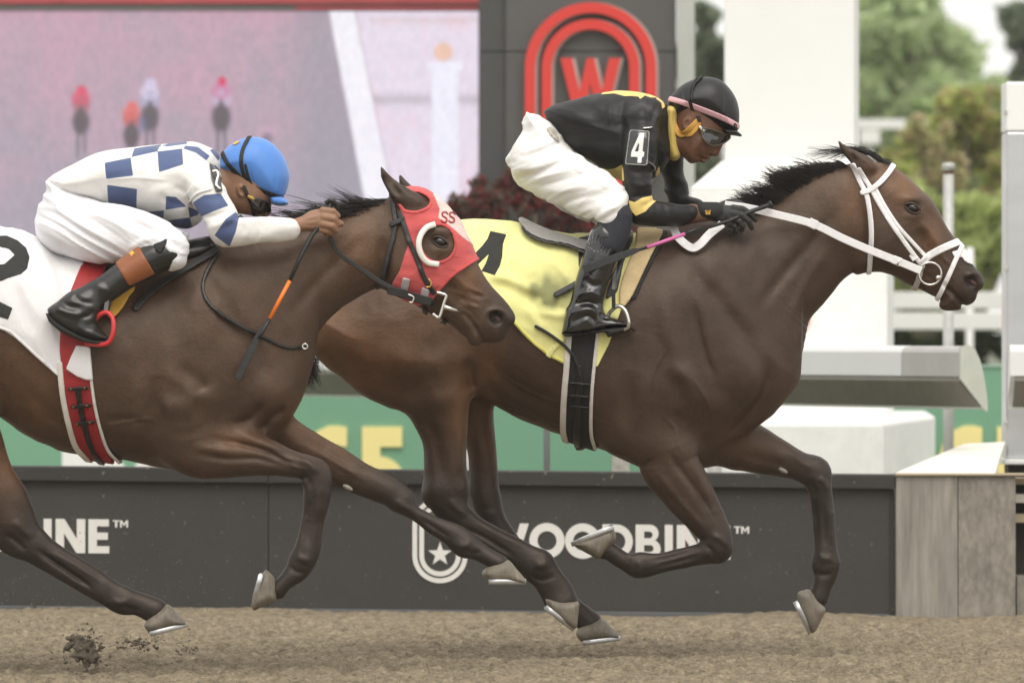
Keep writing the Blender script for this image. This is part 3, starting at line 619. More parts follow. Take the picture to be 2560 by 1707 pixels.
for (x, y, c1, c2, k_) in ((366, 430, (222, 80, 110), (176, 110, 124), 1), (678, 405, (214, 204, 228), (176, 172, 200), 1.05), (1000, 400, (206, 130, 168), (196, 176, 202), 1.1), (594, 500, (226, 112, 104), (196, 104, 104), .95)):
    blob(x-14*k_, y+225*k_, 9*k_, 75*k_, (112, 106, 120), .8); blob(x+16*k_, y+215*k_, 9*k_, 70*k_, (118, 112, 126), .75)        # forelegs seen head-on
    blob(x, y+120*k_, 42*k_, 66*k_, (92, 84, 92), .95); blob(x+2, y+75*k_, 20*k_, 46*k_, (104, 92, 98), .9)                      # chest, neck and head
    blob(x-22*k_, y+40*k_, 20*k_, 34*k_, c2, .9); blob(x+24*k_, y+42*k_, 20*k_, 34*k_, c2, .9); blob(x, y+12*k_, 44*k_, 34*k_, c1, .8); blob(x+3, y-20*k_, 26*k_, 24*k_, c1, .95); blob(x+2, y+18*k_, 16*k_, 16*k_, c2, .7)
blob(1005, 368, 17, 22, (222, 44, 92)); blob(640, 560, 24, 46, (112, 118, 146), .6); blob(1208, 600, 44, 34, (200, 166, 190), .8); blob(1210, 625, 28, 24, (118, 108, 122), .7); blob(680, 372, 26, 20, (206, 196, 224), .8)
scan = 1+.035*np.sin(cy_*2*math.pi/5.5); C_ = np.clip(C_*scan[..., None]*(1+.06*n2[..., None]+.05*vnoise(cx_/5, cy_/5, 0*A, 29)[..., None]), 0, 1)
V = np.stack([X(A, SY), 0*A+SY, Zp(B, SY)], 2).reshape(-1, 3); i = (np.arange(nz_-1)[:, None]*nx_+np.arange(nx_-1)[None]).ravel(); F = np.stack([i, i+nx_, i+nx_+1, i+1], 1)
def emis(name, k):
    m = bpy.data.materials.new(name); m.use_nodes = True; n = m.node_tree.nodes; l = m.node_tree.links; b = n['Principled BSDF']
    b.inputs['Base Color'].default_value = (.02, .02, .02, 1); b.inputs['Roughness'].default_value = .5; a = n.new('ShaderNodeAttribute'); a.attribute_name = 'col'
    l.new(a.outputs['Color'], b.inputs['Emission Color']); b.inputs['Emission Strength'].default_value = k; MAT[name] = m; return m
EXPO = 2**vs.exposure
mesh_obj('picture', V, F, emis('screen_light', .97/EXPO), scr, True, attrs={'col': C_.reshape(-1, 3)})
MB().box((X(-430, SY), SY+.01, Zp(1005, SY)), (X(1205, SY), SY+.35, 6)).build('housing', MAT['post_dark'], scr)
mat('strip_red', (.42, .075, .085), rough=.5, noise=(3, .2, (1, 1, 4))); mat('strip_grey', (.20, .18, .17), rough=.5)
MB().box((X(-430, SY), SY-.05, Zp(11, SY)), (X(1205, SY), SY, 6)).build('red_strip', MAT['strip_red'], scr)
MB().box((X(-430, SY), SY-.03, Zp(27, SY)), (X(1197, SY), SY, Zp(11.5, SY))).build('grey_strip', MAT['strip_grey'], scr); MB().box((X(740, SY), SY-.04, Zp(26, SY)), (X(1193, SY), SY-.031, Zp(17, SY))).build('red_strip', MAT['strip_red'], scr)

# ---------------------------------------------------------------- trees, shrubs, hedge, white railing
def leafmat(name, c):
    m = bpy.data.materials.new(name); m.use_nodes = True; n = m.node_tree.nodes; l = m.node_tree.links; b = n['Principled BSDF']
    a = n.new('ShaderNodeAttribute'); a.attribute_name = 'col'; l.new(a.outputs['Color'], b.inputs['Base Color']); b.inputs['Roughness'].default_value = .6; b.inputs['Specular IOR Level'].default_value = .25
    tr = n.new('ShaderNodeBsdfTranslucent'); l.new(a.outputs['Color'], tr.inputs['Color']); mx = n.new('ShaderNodeMixShader'); mx.inputs[0].default_value = .74
    l.new(b.outputs[0], mx.inputs[1]); l.new(tr.outputs[0], mx.inputs[2]); l.new(mx.outputs[0], n['Material Output'].inputs[0]); MAT[name] = m; return m
leafmat('leaf', None); mat('bark', (.10, .08, .06), rough=.9, noise=(9, .3))
def leaves(name, clumps, n, size, cols, parent, seed):
    """clumps: (x, y, z, rx, ry, rz); leaves gather near the outside of every clump"""
    r = np.random.default_rng(seed); w_ = np.array([c[3]*c[5] for c in clumps]); w_ = w_/w_.sum(); k = r.choice(len(clumps), n, p=w_); cl = np.array(clumps)[k]
    d = r.normal(size=(n, 3)); d /= np.linalg.norm(d, axis=1, keepdims=True); rad = r.uniform(.35, 1.08, (n, 1))**.6
    c = cl[:, :3]+d*rad*cl[:, 3:6]; t = r.normal(size=(n, 3)); t /= np.linalg.norm(t, axis=1, keepdims=True); b = np.cross(t, r.normal(size=(n, 3))); b /= np.linalg.norm(b, axis=1, keepdims=True)
    s = size*r.uniform(.6, 1.4, (n, 1)); v = np.stack([c-t*s, c+b*s*.5, c+t*s, c-b*s*.5], 1).reshape(-1, 3)
    cc = np.array(cols)[r.integers(0, len(cols), n)]*r.uniform(.75, 1.25, (n, 1)); cc = np.repeat(cc, 4, 0)
    return mesh_obj(name, v, np.arange(4*n).reshape(n, 4), MAT['leaf'], parent, False, attrs={'col': cc})
def tree(label, Y, trunk_px, clp, n, size, cols, seed, name='tree', cat='tree', group='trees beyond the track', rsc=1):
    x = X(trunk_px, Y); root = thing(name, label, cat, (x, Y, 0), group); r = np.random.default_rng(seed); cl = []
    for px, py, rp in clp:
        s = rp/SC(Y)
        for _ in range(5): cl.append((X(px, Y)+r.normal()*s*.5, Y+r.normal()*s*.5, Zp(py, Y)+r.normal()*s*.5, s*r.uniform(.4, .75)*rsc, s*r.uniform(.2, .4), s*r.uniform(.35, .65)*rsc))
    tz = max(c[2] for c in cl); mb = MB()
    v, f = sweep(catmull([(x, Y, -.15), (x+.02*tz, Y, tz*.3), (x-.01*tz, Y, tz*.6), (x+.01*tz, Y, tz*.9)], 4), circ(tz*.03, 8), (0, 1, 0), rad=np.linspace(1, .2, 13)); mb.add(v, f)
    for c in cl[::3]:
        v, f = sweep(catmull([(x, Y, tz*.3), ((x+c[0])/2, (Y+c[1])/2, c[2]*.6+tz*.1), c[:3]], 4), circ(tz*.012, 6), (.1, .9, .1), rad=np.linspace(1, .25, 9)); mb.add(v, f)
    mb.build('trunk', MAT['bark'], root, True); leaves('crown', cl, n, size, cols, root, seed+1); return root
G1 = [L(200, 214, 172), L(190, 206, 160), L(212, 222, 184)]; G2 = [L(196, 204, 128), L(186, 198, 124), L(206, 208, 142), L(196, 178, 140)]; G3 = [L(140, 152, 128), L(152, 164, 140), L(130, 142, 120)]; GR = [L(150, 92, 92), L(128, 92, 86), L(170, 84, 88), L(120, 120, 104), L(140, 122, 112)]
tree('pale green broad tree whose crown rises right of the white column', 70, 2250, [(2180, 40, 80), (2260, 80, 90), (2330, 90, 70), (2200, 180, 100), (2300, 200, 100), (2390, 200, 70), (2180, 300, 90), (2280, 330, 110), (2400, 320, 90), (2470, 260, 60), (2240, 450, 110), (2400, 470, 110), (2500, 400, 70)], 5000, .20, G1, 31)
tree('dark evergreen tree cut off at the top right corner', 60, 2600, [(2560, 40, 50), (2600, 120, 60), (2580, 200, 50), (2620, 280, 70), (2540, 90, 22), (2700, 100, 90), (2600, 330, 50)], 4500, .12, G3, 41)
tree('dark tree showing between the sign pillar and the white column', 55, 1780, [(1765, 30, 40), (1780, 110, 40), (1755, 180, 34), (1790, 250, 40), (1765, 320, 36), (1780, 420, 50), (1700, 250, 90), (1840, 150, 90)], 3500, .11, G3, 51)
tree('yellow green leafy tree in front of the pale tree, left of the steel cabinet', 38, 2420, [(2430, 300, 70), (2370, 260, 40), (2480, 330, 60), (2330, 350, 50), (2290, 330, 36), (2400, 390, 80), (2470, 430, 70), (2340, 430, 60), (2260, 430, 50), (2430, 510, 70), (2350, 520, 60), (2490, 520, 50), (2300, 560, 60), (2230, 540, 50), (2420, 610, 60), (2200, 620, 50), (2490, 640, 60), (2450, 690, 50)], 4600, .07, G2, 61)
tree('pale leafy thicket low behind the white railing and the pipe post', 31, 2330, [(2180, 520, 60), (2250, 500, 60), (2320, 540, 60), (2400, 560, 60), (2480, 560, 60), (2190, 620, 60), (2270, 620, 60), (2350, 640, 60), (2430, 640, 60), (2500, 640, 60), (2200, 700, 60), (2290, 710, 60), (2380, 710, 60), (2470, 710, 60)], 4600, .055, [L(200, 210, 146), L(188, 202, 136), L(210, 216, 160)], 91, 'leafy_thicket', 'shrub', None)
tree('reddish brown bush among the leaves left of the pipe post', 36, 2320, [(2310, 400, 44), (2340, 340, 34), (2290, 330, 30), (2350, 460, 50), (2330, 540, 50), (2360, 600, 40)], 2600, .05, [L(208, 188, 158), L(204, 190, 150), L(200, 204, 152), L(206, 208, 160)], 95, 'reddish_bush', 'shrub', None)
tree('dense dark green hedge bush under the white railing', 27, 2380, [(2180, 850, 60), (2260, 860, 60), (2340, 860, 60), (2420, 870, 60), (2500, 860, 60), (2560, 860, 60), (2300, 920, 60), (2450, 920, 60)], 5000, .04, [L(70, 82, 50), L(92, 104, 62), L(56, 66, 44)], 71, 'hedge_bush', 'bush', None)
tree('dark red leaved shrub at the foot of the sign pillar', 13.65, 1330, [(1180, 520, 60), (1240, 500, 60), (1300, 480, 55), (1360, 510, 60), (1420, 540, 60), (1480, 560, 60), (1550, 590, 60), (1250, 590, 80), (1380, 620, 80), (1150, 600, 60), (1500, 660, 80), (1200, 700, 90), (1350, 720, 90)], 9000, .028, GR, 81, 'red_shrub', 'shrub', None)
mat('rail_board', (.78, .78, .76), rough=.6, noise=(5, .04)); rl = thing('white_railing', 'white double board railing behind the muzzle of the leading horse', 'railing', (X(2380, 24), 24, 0)); RY = 24
for a, b in ((730, 772), (781, 824)): MB().box((X(2120, RY), RY, Zp(b, RY)), (X(2900, RY), RY+.05, Zp(a, RY))).build('rail_board', MAT['rail_board'], rl, bevel=.006)
for px in (2130, 2600, 2860): MB().box((X(px, RY), RY+.052, -.1), (X(px+26, RY), RY+.13, Zp(726, RY))).build('railing_post', MAT['rail_board'], rl, bevel=.006)
r2 = thing('white_railing', 'white rail crossing the leaves beside the column, above the ears of the leading horse', 'railing', (X(2240, 44), 44, 0))
MB().box((X(2100, 44), 44, Zp(322, 44)), (X(2318, 44), 44.06, Zp(298, 44))).build('rail_board', MAT['rail_board'], r2); MB().box((X(2150, 44), 44, Zp(360, 44)), (X(2200, 44), 44.06, Zp(325, 44))).build('rail_post', MAT['rail_board'], r2); MB().box((X(2170, 44), 44.07, -.1), (X(2182, 44), 44.12, Zp(361, 44))).build('rail_post', MAT['rail_board'], r2)

# ---------------------------------------------------------------- dirt thrown up by the hooves
r = np.random.default_rng(77); V = []; F = []
def chunk(c, s):
    o = len(V); q = np.array([(1, 0, 0), (-1, 0, 0), (0, 1, 0), (0, -1, 0), (0, 0, 1), (0, 0, -1)])*r.uniform(.5, 1.3, (6, 1))*s+r.normal(size=(6, 3))*s*.25
    V.extend((c+q).tolist()); F.extend([(o+a, o+b_, o+c_) for a, b_, c_ in ((0, 2, 4), (2, 1, 4), (1, 3, 4), (3, 0, 4), (2, 0, 5), (1, 2, 5), (3, 1, 5), (0, 3, 5))])
for px, py, sx, sy, n, s in ((205, 1620, 32, 24, 110, .006), (235, 1595, 12, 10, 16, .007), (345, 1612, 24, 8, 60, .007), (470, 1622, 20, 6, 36, .006), (380, 1592, 60, 14, 40, .004), (430, 1480, 120, 30, 50, .003), (90, 1430, 90, 45, 60, .003), (330, 1430, 130, 60, 50, .0028), (480, 1340, 90, 60, 14, .0035), (620, 1320, 160, 60, 8, .0030), (60, 1505, 90, 20, 50, .004)):
    for _ in range(n):
        y_ = -1.0+r.normal()*.12; chunk(P3('p', px+r.normal()*sx, py+r.normal()*sy, y_), s*r.uniform(.3, 1.3))
mat('clod', (.15, .125, .095), rough=.95, noise=(60, .4)); tag(mesh_obj('flying_dirt', V, F, MAT['clod'], smooth=False), 'dark clods of dirt kicked up behind the second horse', 'dirt', kind='stuff')

cs = Shape()
for px, py, rr in ((205, 1630, .042), (180, 1612, .026), (232, 1622, .028), (196, 1598, .020), (222, 1648, .030)): cs.ell(P3('p', px, py, -1.0), (rr*.9, rr*.9, rr*.72), k=.01)
cs.noise((-3, 3, -2, 0, -.2, .6), (60, 60, 60), .022, 3); cs.noise((-3, 3, -2, 0, -.2, .6), (100, 100, 100), .008, 4)
tag(solid('dirt_clod', cs, .0045, MAT['clod'], smooth=True), 'dark clod of dirt in the air at the lower left, behind the hoof', 'dirt clod')
# ================================================================== horses
H4Y, H2Y = 0.0, -1.1
def pairs(f, rows, Y):
    """rows: (edge point, edge point, half depth, y offset, colour) or ((cx,cy), radius, half depth, y offset, colour)"""
    out = []
    for r in rows:
        y = Y+r[3]; fr = f
        if isinstance(r[0], str): raise ValueError
        if np.isscalar(r[1]): c = W1(fr, *r[0], y); a = ML(fr, r[1], y)
        else:
            q = W(fr, [r[0], r[1]], y); c = q.mean(0); a = np.linalg.norm(q[0]-q[1])/2
        out.append((c[0], c[1], y, a, r[2], r[4] if len(r) > 4 else 0))
    return out
BROWN, DARK, WARM = np.array((.068, .0405, .0270)), np.array((.0225, .0178, .0160)), np.array((.215, .104, .049))
mat('hide', attr='col', rough=.47, spec=.44, noise=(230, .30, (.5, 1, 1)), noise2=(14, .20), bump=(60, .34, (.6, 1, 1)), bscale=.006, sheen=0)
MAT['hide'].node_tree.nodes['Principled BSDF'].inputs['Specular Tint'].default_value = (1, .86, .74, 1)
mat('hair', (.021, .0165, .0140), rough=.5, spec=.35, noise=(9, .4))
mat('hoof', (.165, .142, .11), rough=.55, noise=(14, .4, (1, 1, .6)), noise2=(60, .28, (2, 1, .4)), bump=(60, .2, (1, 1, 5)))
mat('shoe', (.50, .50, .50), rough=.38, metal=.85, noise=(40, .2))
mat('eye', (.008, .005, .004), rough=.14, spec=.5, coat=.25)
mat('nostril', (.055, .02, .018), rough=.6)
mat('chestnut', (.26, .235, .20), rough=.8, noise=(120, .3), bump=(120, .5))
def hide_col(warm, tone=1.0, dark=()):
    def fn(v, c):
        c = np.clip(c, 0, 1)[:, None]; k = BROWN*(1-c)+DARK*c
        for (x, z, rx, rz, am) in warm:
            g_ = am*np.exp(-((v[:, 0]-x)/rx)**2-((v[:, 2]-z)/rz)**2)[:, None]; k = k+(WARM-k)*np.clip(g_, 0, 1)*(1-.75*c)
        for (x, z, rx, rz, am) in dark:
            g_ = am*np.exp(-((v[:, 0]-x)/rx)**2-((v[:, 2]-z)/rz)**2)[:, None]; k = k+(DARK-k)*np.clip(g_, 0, 1)
        n = vnoise(v[:, 0]*7, v[:, 1]*7, v[:, 2]*7, 3)*.10+vnoise(v[:, 0]*22, v[:, 1]*22, v[:, 2]*22, 5)*.06
        return k*tone*(1+n)[:, None]
    return fn
def hoof(f, poly, shoe, Y, y, root, H=.056, R=.034):
    yy = Y+y; s = Shape().inflate(W(f, poly, yy), R, H, yy, sm=2)
    h = solid('hoof', s, .006, MAT['hoof'], root)
    if shoe is not None:                       # a rim of metal along the ground edge, bowed round the hoof
        a, b = P3(f, *shoe[0], yy), P3(f, *shoe[1], yy); n = 20; t = np.linspace(0, 1, n); pts = []
        for k in range(n): pts.append(a+(b-a)*(.03+.94*math.sin(math.pi*t[k]))*1.0+np.array((0, (H*.97)*math.cos(math.pi*t[k])*(1 if True else 0), 0)))
        # heel - toe - heel: from one heel, round the toe, to the other
        pts = [a+(b-a)*math.sin(math.pi*t_)**.75*1.0+np.array((0, -H*.93*math.cos(math.pi*t_), 0)) for t_ in t]
        ax = (b-a)/np.linalg.norm(b-a)
        v, fc = sweep(np.array(pts), rect(.007, .018), up=(-ax[2], 0, ax[0]))
        mesh_obj('horseshoe', v, fc, MAT['shoe'], h, True)
    return h
def XI(f, xs, vals, Y):
    wx = [W1(f, x, 0, Y)[0] for x in xs]; return lambda X, Z: np.interp(X, wx, vals)+0*Z

# ---------------------------------------------------------------- the leading horse (number 4)
Y = H4Y; S4 = Shape(); T4 = Shape()           # S4 whole body, T4 trunk and neck alone (cloth lies on it)
torso4 = [(700, 745), (712, 690), (760, 628), (830, 580), (900, 548), (980, 525), (1060, 512), (1140, 514), (1220, 527), (1320, 542), (1420, 545), (1500, 532), (1580, 514), (1640, 508),
          (1700, 535), (1750, 595), (1785, 680), (1803, 760), (1806, 820), (1796, 870), (1778, 915), (1757, 955), (1720, 988), (1660, 1022), (1600, 1047), (1530, 1064), (1460, 1062),
          (1400, 1038), (1340, 1017), (1270, 993), (1200, 965), (1135, 930), (1080, 908), (1000, 918), (900, 922), (830, 890), (760, 845), (715, 795)]
hw4 = XI('D', (690, 760, 880, 1000, 1090, 1230, 1400, 1500, 1600, 1700, 1800), (.16, .23, .275, .28, .255, .275, .285, .27, .25, .225, .17), Y)
neck4 = pairs('D', [((1590, 560), (1750, 930), .175, 0), ((1690, 515), (1800, 790), .135, 0), ((1760, 480), (1843, 727), .108, 0), ((1830, 437), (1888, 668), .094, 0),
                    ((1888, 398), (1930, 634), .084, 0), ((1925, 380), (1960, 632), .078, 0)], Y)
for S in (S4, T4):
    S.inflate(W('D', torso4, Y), .33, hw4, Y, col=0)
    S.tube(neck4, k=.14)
head4 = [(880, 365), (960, 335), (1050, 325), (1150, 343), (1210, 372), (1300, 440), (1400, 530), (1470, 592), (1530, 665), (1590, 785), (1650, 885), (1690, 942), (1740, 997), (1790, 1080), (1830, 1140),
         (1875, 1190), (1908, 1235), (1918, 1285), (1900, 1325), (1868, 1350), (1856, 1400), (1822, 1440), (1775, 1460), (1748, 1452), (1738, 1470), (1733, 1488), (1690, 1497), (1620, 1496),
         (1572, 1478), (1560, 1440), (1570, 1405), (1500, 1375), (1420, 1330), (1340, 1295), (1260, 1252), (1180, 1212), (1100, 1188), (1030, 1172), (970, 1125), (935, 1040), (900, 880), (870, 680), (860, 480)]
def head_h(f, a, b, Y, ts, hs_):
    A, B = W1(f, *a, Y), W1(f, *b, Y); d = B-A; L = d@d
    return lambda X, Z: np.interp(((X-A[0])*d[0]+(Z-A[1])*d[1])/L, ts, hs_)
hh4 = head_h('c4', (1000, 480), (1790, 1370), Y, (0, .15, .38, .55, .7, .85, 1), (.085, .1, .105, .085, .066, .058, .056))
S4.inflate(W('c4', head4, Y), .105, hh4, Y, k=.035, col=lambda X, Z: np.clip((X-W1('c4', 1560, 0, H4Y)[0])/.12, 0, 1)*.8+0*Z, sm=2)
for sg in (-1, 1):                            # ears, brow, eyelids, cheek
    yy = Y+sg*.062
    S4.inflate(W('c4', [(765, 152), (805, 190), (880, 226), (960, 262), (1030, 305), (1075, 360), (1050, 420), (960, 430), (890, 365), (845, 305), (800, 245), (775, 195)], yy), .026, .028, yy, k=.02, col=.45, sm=2)
    S4.stroke(W('c4', [(790, 190), (860, 270), (930, 345)], yy), .012, -.016, (yy-.06, yy-.005))
    e = P3('c4', 1355, 690, Y+sg*.085)
    S4.bump((e[0], e[1]+sg*.01, e[2]+.034), (.04, .05, .018), .012); S4.bump((e[0], e[1]+sg*.02, e[2]), (.030, .05, .022), -.007)
    S4.bump((e[0], e[1]+sg*.01, e[2]-.028), (.035, .05, .015), .006)
    yr = (Y-.3, Y) if sg < 0 else (Y, Y+.3)
    S4.stroke(W('c4', [(1400, 790), (1480, 900), (1560, 1010)], Y), .014, .009, yr)          # facial crest
    S4.stroke(W('c4', [(1440, 690), (1540, 830), (1620, 950)], Y), .02, -.006, yr)
    S4.stroke(W('c4', [(1380, 850), (1430, 960), (1460, 1080)], Y), .02, -.010, yr)
    S4.stroke(W('c4', [(1300, 1130), (1420, 1200), (1520, 1260)], Y), .012, -.006, yr)
    S4.stroke(W('c4', [(1747, 1452), (1700, 1395), (1640, 1335), (1570, 1275)], Y), .008, -.012, yr)   # mouth
    S4.stroke(W('c4', [(930, 620), (955, 800), (965, 1000), (1000, 1130)], Y), .022, -.012, yr)        # behind the jaw
    S4.bump(P3('c4', 1130, 900, Y+sg*.095), (.075, .04, .085), .012)
    S4.bump(P3('c4', 1800, 1190, Y+sg*.05), (.03, .03, .025), .006)
    n = P3('c4', 1822, 1272, Y+sg*.052); S4.ell(n, (.030, .024, .020), ang=-.65, k=.012, col=1, sub=True)
    S4.stroke(W('c4', [(1755, 1240), (1790, 1215), (1850, 1205), (1890, 1240)], Y), .007, .006, yr)
    # neck and shoulder muscles
    S4.stroke(W('D', [(1560, 590), (1640, 690), (1720, 800), (1770, 900)], Y), .035, -.016, yr)
    S4.stroke(W('D', [(1930, 470), (1860, 560), (1790, 640), (1730, 720)], Y), .022, -.010, yr)
    S4.stroke(W('D', [(1905, 560), (1850, 650), (1810, 740)], Y), .02, .008, yr)
    S4.stroke(W('D', [(1520, 650), (1540, 780), (1600, 900), (1680, 960)], Y), .04, .015, yr)
    S4.stroke(W('D', [(1585, 690), (1610, 800), (1640, 880)], Y), .014, -.010, yr)
    S4.stroke(W('D', [(1440, 850), (1440, 950), (1440, 1040)], Y), .03, -.016, yr)
    S4.stroke(W('D', [(1520, 830), (1580, 880), (1560, 960)], Y), .03, .012, yr)
    S4.bump((*W1('D', 1730, 860, Y)[:1], Y+sg*.19, W1('D', 1730, 860, Y)[1]), (.09, .09, .1), .03)
    S4.stroke(W('D', [(1770, 820), (1745, 900), (1700, 965), (1650, 1000)], Y), .016, -.016, yr)
    S4.stroke(W('D', [(1100, 800), (1180, 880), (1300, 950), (1400, 985)], Y), .03, -.008, yr)
# legs
nf = pairs('c6', [((420, 140), 210, .10, -.12, 0), ((440, 330), (800, 220), .10, -.125, 0), ((490, 430), (842, 365), .083, -.125, .1), ((580, 530), (893, 480), .068, -.125, .2), ((675, 640), (948, 605), .058, -.12, .4),
                  ((775, 745), (1000, 712), .05, -.12, .6), ((842, 820), (1035, 800), .049, -.12, .8), ((945, 880), 96, .047, -.12, .9)], Y)
S4.tube(nf, k=.05)
S4.tube(pairs('c6', [((935, 900), 90, .044, -.12, 1), ((850, 857), (880, 992), .036, -.12, 1), ((720, 893), (740, 1014), .029, -.12, 1), ((600, 920), (610, 1042), .028, -.12, 1), ((480, 912), (480, 1075), .034, -.12, 1),
                     ((395, 915), (385, 1025), .033, -.12, 1), ((330, 865), (290, 968), .033, -.12, 1), ((300, 845), (230, 950), .036, -.12, 1)], Y), k=.02)
S4.stroke(W('c6', [(640, 300), (730, 430), (840, 580), (930, 740)], Y), .012, -.011, (-.3, -.05)); S4.stroke(W('c6', [(760, 330), (850, 480), (930, 620)], Y), .016, .008, (-.3, -.05))
S4.stroke(W('c6', [(560, 400), (680, 560), (800, 700), (880, 790)], Y), .012, .006, (-.3, -.05))
S4.stroke(W('c6', [(840, 930), (700, 965), (560, 1000)], Y), .008, -.006, (-.3, -.05))
hoof('c6', [(75, 872), (88, 858), (190, 806), (300, 764), (335, 800), (335, 850), (290, 905), (240, 958), (190, 938), (120, 900)], None, Y, -.12, None) if False else None
S4.tube(pairs('c6', [((820, 250), 170, .10, .09, 0), ((900, 390), (1010, 60), .10, .10, 0), ((1040, 412), (1180, 130), .085, .12, .1), ((1150, 430), (1300, 205), .066, .12, .3), ((1270, 442), (1400, 270), .056, .12, .5), ((1380, 462), (1500, 330), .05, .12, .7),
                     ((1535, 440), 100, .05, .12, .9), ((1498, 560), (1640, 510), .046, .12, 1), ((1515, 640), (1652, 620), .038, .12, 1), ((1528, 780), (1662, 760), .031, .12, 1), ((1530, 880), (1672, 870), .030, .12, 1), ((1515, 975), (1690, 975), .036, .12, 1),
                     ((1527, 1040), (1675, 1050), .034, .12, 1), ((1520, 1110), (1640, 1130), .032, .12, 1), ((1500, 1160), (1610, 1220), .036, .12, 1)], Y), k=.04)
S4.stroke(W('c6', [(1380, 300), (1460, 370), (1540, 420)], Y), .012, .006, (0, .12)); S4.stroke(W('c6', [(1100, 330), (1250, 370), (1400, 400)], Y), .018, -.006, (-.05, .12))
S4.stroke(W('c6', [(1590, 620), (1600, 760), (1605, 900)], Y), .009, -.006, (0, .12))
thigh4 = [(150, 80), (700, -60), (1150, 40), (1225, 330), (1240, 500), (1246, 620), (1236, 720), (1226, 850), (1221, 1000), (1224, 1120), (1240, 1235), (1190, 1300), (1030, 1330), (940, 1290), (940, 1150), (940, 1020), (928, 930), (890, 840), (840, 762), (780, 722), (650, 672), (480, 590), (300, 442), (185, 270)]
zz4 = [W1('c8', 0, q, Y)[1] for q in (1300, 1100, 900, 700, 400, 100)]
S4.inflate(W('c8', thigh4, Y-.13), lambda X, Z: np.interp(Z, zz4, (.07, .058, .075, .12, .2, .22))+0*X, lambda X, Z: np.interp(Z, zz4, (.047, .054, .072, .11, .16, .16))+0*X, Y-.125, k=.08, col=lambda X, Z: np.interp(Z, zz4, (.95, .6, .25, .05, 0, 0))+0*X)
nh = pairs('c10', [((470, 130), (790, 90), .046, -.13, .9), ((600, 310), (810, 190), .042, -.13, 1), ((735, 415), (880, 265), .036, -.13, 1), ((885, 505), (1005, 345), .031, -.13, 1), ((1050, 595), (1170, 425), .031, -.13, 1), ((1205, 710), (1385, 545), .037, -.13, 1)], Y)
S4.tube(nh, k=.03)
S4.tube(pairs('c10', [((1325, 630), 112, .037, -.13, 1), ((1270, 745), (1490, 700), .035, -.13, 1), ((1320, 830), (1560, 800), .035, -.13, 1), ((1352, 885), (1600, 890), .042, -.13, 1)], Y), k=.025)
S4.tube(pairs('c8', [((1200, 350), 200, .11, .12, 0), ((1090, 600), (1392, 600), .105, .13, 0), ((1150, 800), (1398, 770), .08, .13, .1), ((1215, 950), (1410, 930), .064, .13, .3), ((1235, 1100), (1421, 1080), .052, .13, .6), ((1230, 1230), (1432, 1230), .048, .13, .9)], Y), k=.06)
S4.tube(pairs('c10', [((830, 160), (1040, 180), .045, .13, 1), ((900, 320), (1080, 290), .038, .13, 1), ((1080, 430), 78, .032, .13, 1), ((1240, 610), 68, .03, .13, 1), ((1370, 770), 68, .03, .13, 1), ((1460, 870), 88, .036, .13, 1),
                      ((1540, 1010), (1660, 915), .034, .13, 1), ((1600, 1090), (1770, 1005), .038, .13, 1)], Y), k=.03)
for a in ([(640, 300), (820, 380), (1000, 420), (1150, 430)],): S4.stroke(W('c8', a, Y), .05, .014, (-.6, 0))
S4.stroke(W('c8', [(250, 300), (500, 480), (760, 560), (980, 600)], Y), .05, -.022, (-.6, 0)); S4.stroke(W('c8', [(900, 560), (1000, 640), (1100, 640), (1200, 600)], Y), .04, .008, (-.6, 0))
S4.stroke(W('c8', [(1060, 300), (1150, 360), (1215, 420)], Y), .04, .006, (-.6, 0)); S4.stroke(W('c8', [(900, 700), (1000, 850), (1040, 1000), (1050, 1150)], Y), .02, -.010, (-.6, 0))
S4.stroke(W('c8', [(1235, 380), (1240, 500), (1248, 600)], Y), .02, -.012, (-.6, -.1)); S4.stroke(W('c8', [(1170, 850), (1180, 1000), (1170, 1150)], Y), .012, .007, (-.6, 0))
S4.bump(P3('c8', 1000, 1250, -.17), (.03, .03, .04), .01)
S4.stroke(W('c10', [(760, 330), (950, 430), (1150, 560)], Y), .008, -.008, (-.3, -.05)); S4.stroke(W('c10', [(830, 280), (1000, 380), (1200, 480)], Y), .01, .004, (-.3, -.05))

# ---------------------------------------------------------------- the second horse (number 2)
Y = H2Y; S2 = Shape(); T2 = Shape(); HD2 = Shape()
torso2 = [(-478, 765), (-450, 690), (-395, 620), (-310, 570), (-210, 540), (-100, 527), (0, 527), (70, 548), (150, 585), (250, 606), (350, 604), (430, 580), (510, 552),
          (585, 580), (640, 640), (675, 720), (690, 790), (693, 850), (682, 905), (664, 955), (620, 1000), (560, 1045), (480, 1080), (400, 1077), (330, 1066), (270, 1056), (180, 1042), (130, 1031),
          (60, 1000), (0, 957), (-60, 932), (-150, 925), (-250, 945), (-340, 915), (-430, 850)]
hw2 = XI('D', (-490, -420, -280, -160, -60, 60, 230, 350, 460, 570, 690), (.16, .23, .275, .28, .255, .275, .285, .27, .25, .225, .17), Y)
neck2 = pairs('D', [((450, 590), (630, 920), .175, 0), ((555, 548), (690, 815), .14, 0), ((650, 525), (736, 748), .112, 0), ((740, 505), (800, 694), .098, 0), ((820, 480), (848, 664), .088, 0), ((870, 465), (890, 655), .08, 0)], Y)
for S in (S2, T2):
    S.inflate(W('D', torso2, Y), .33, hw2, Y, col=0)
    S.tube(neck2, k=.14)
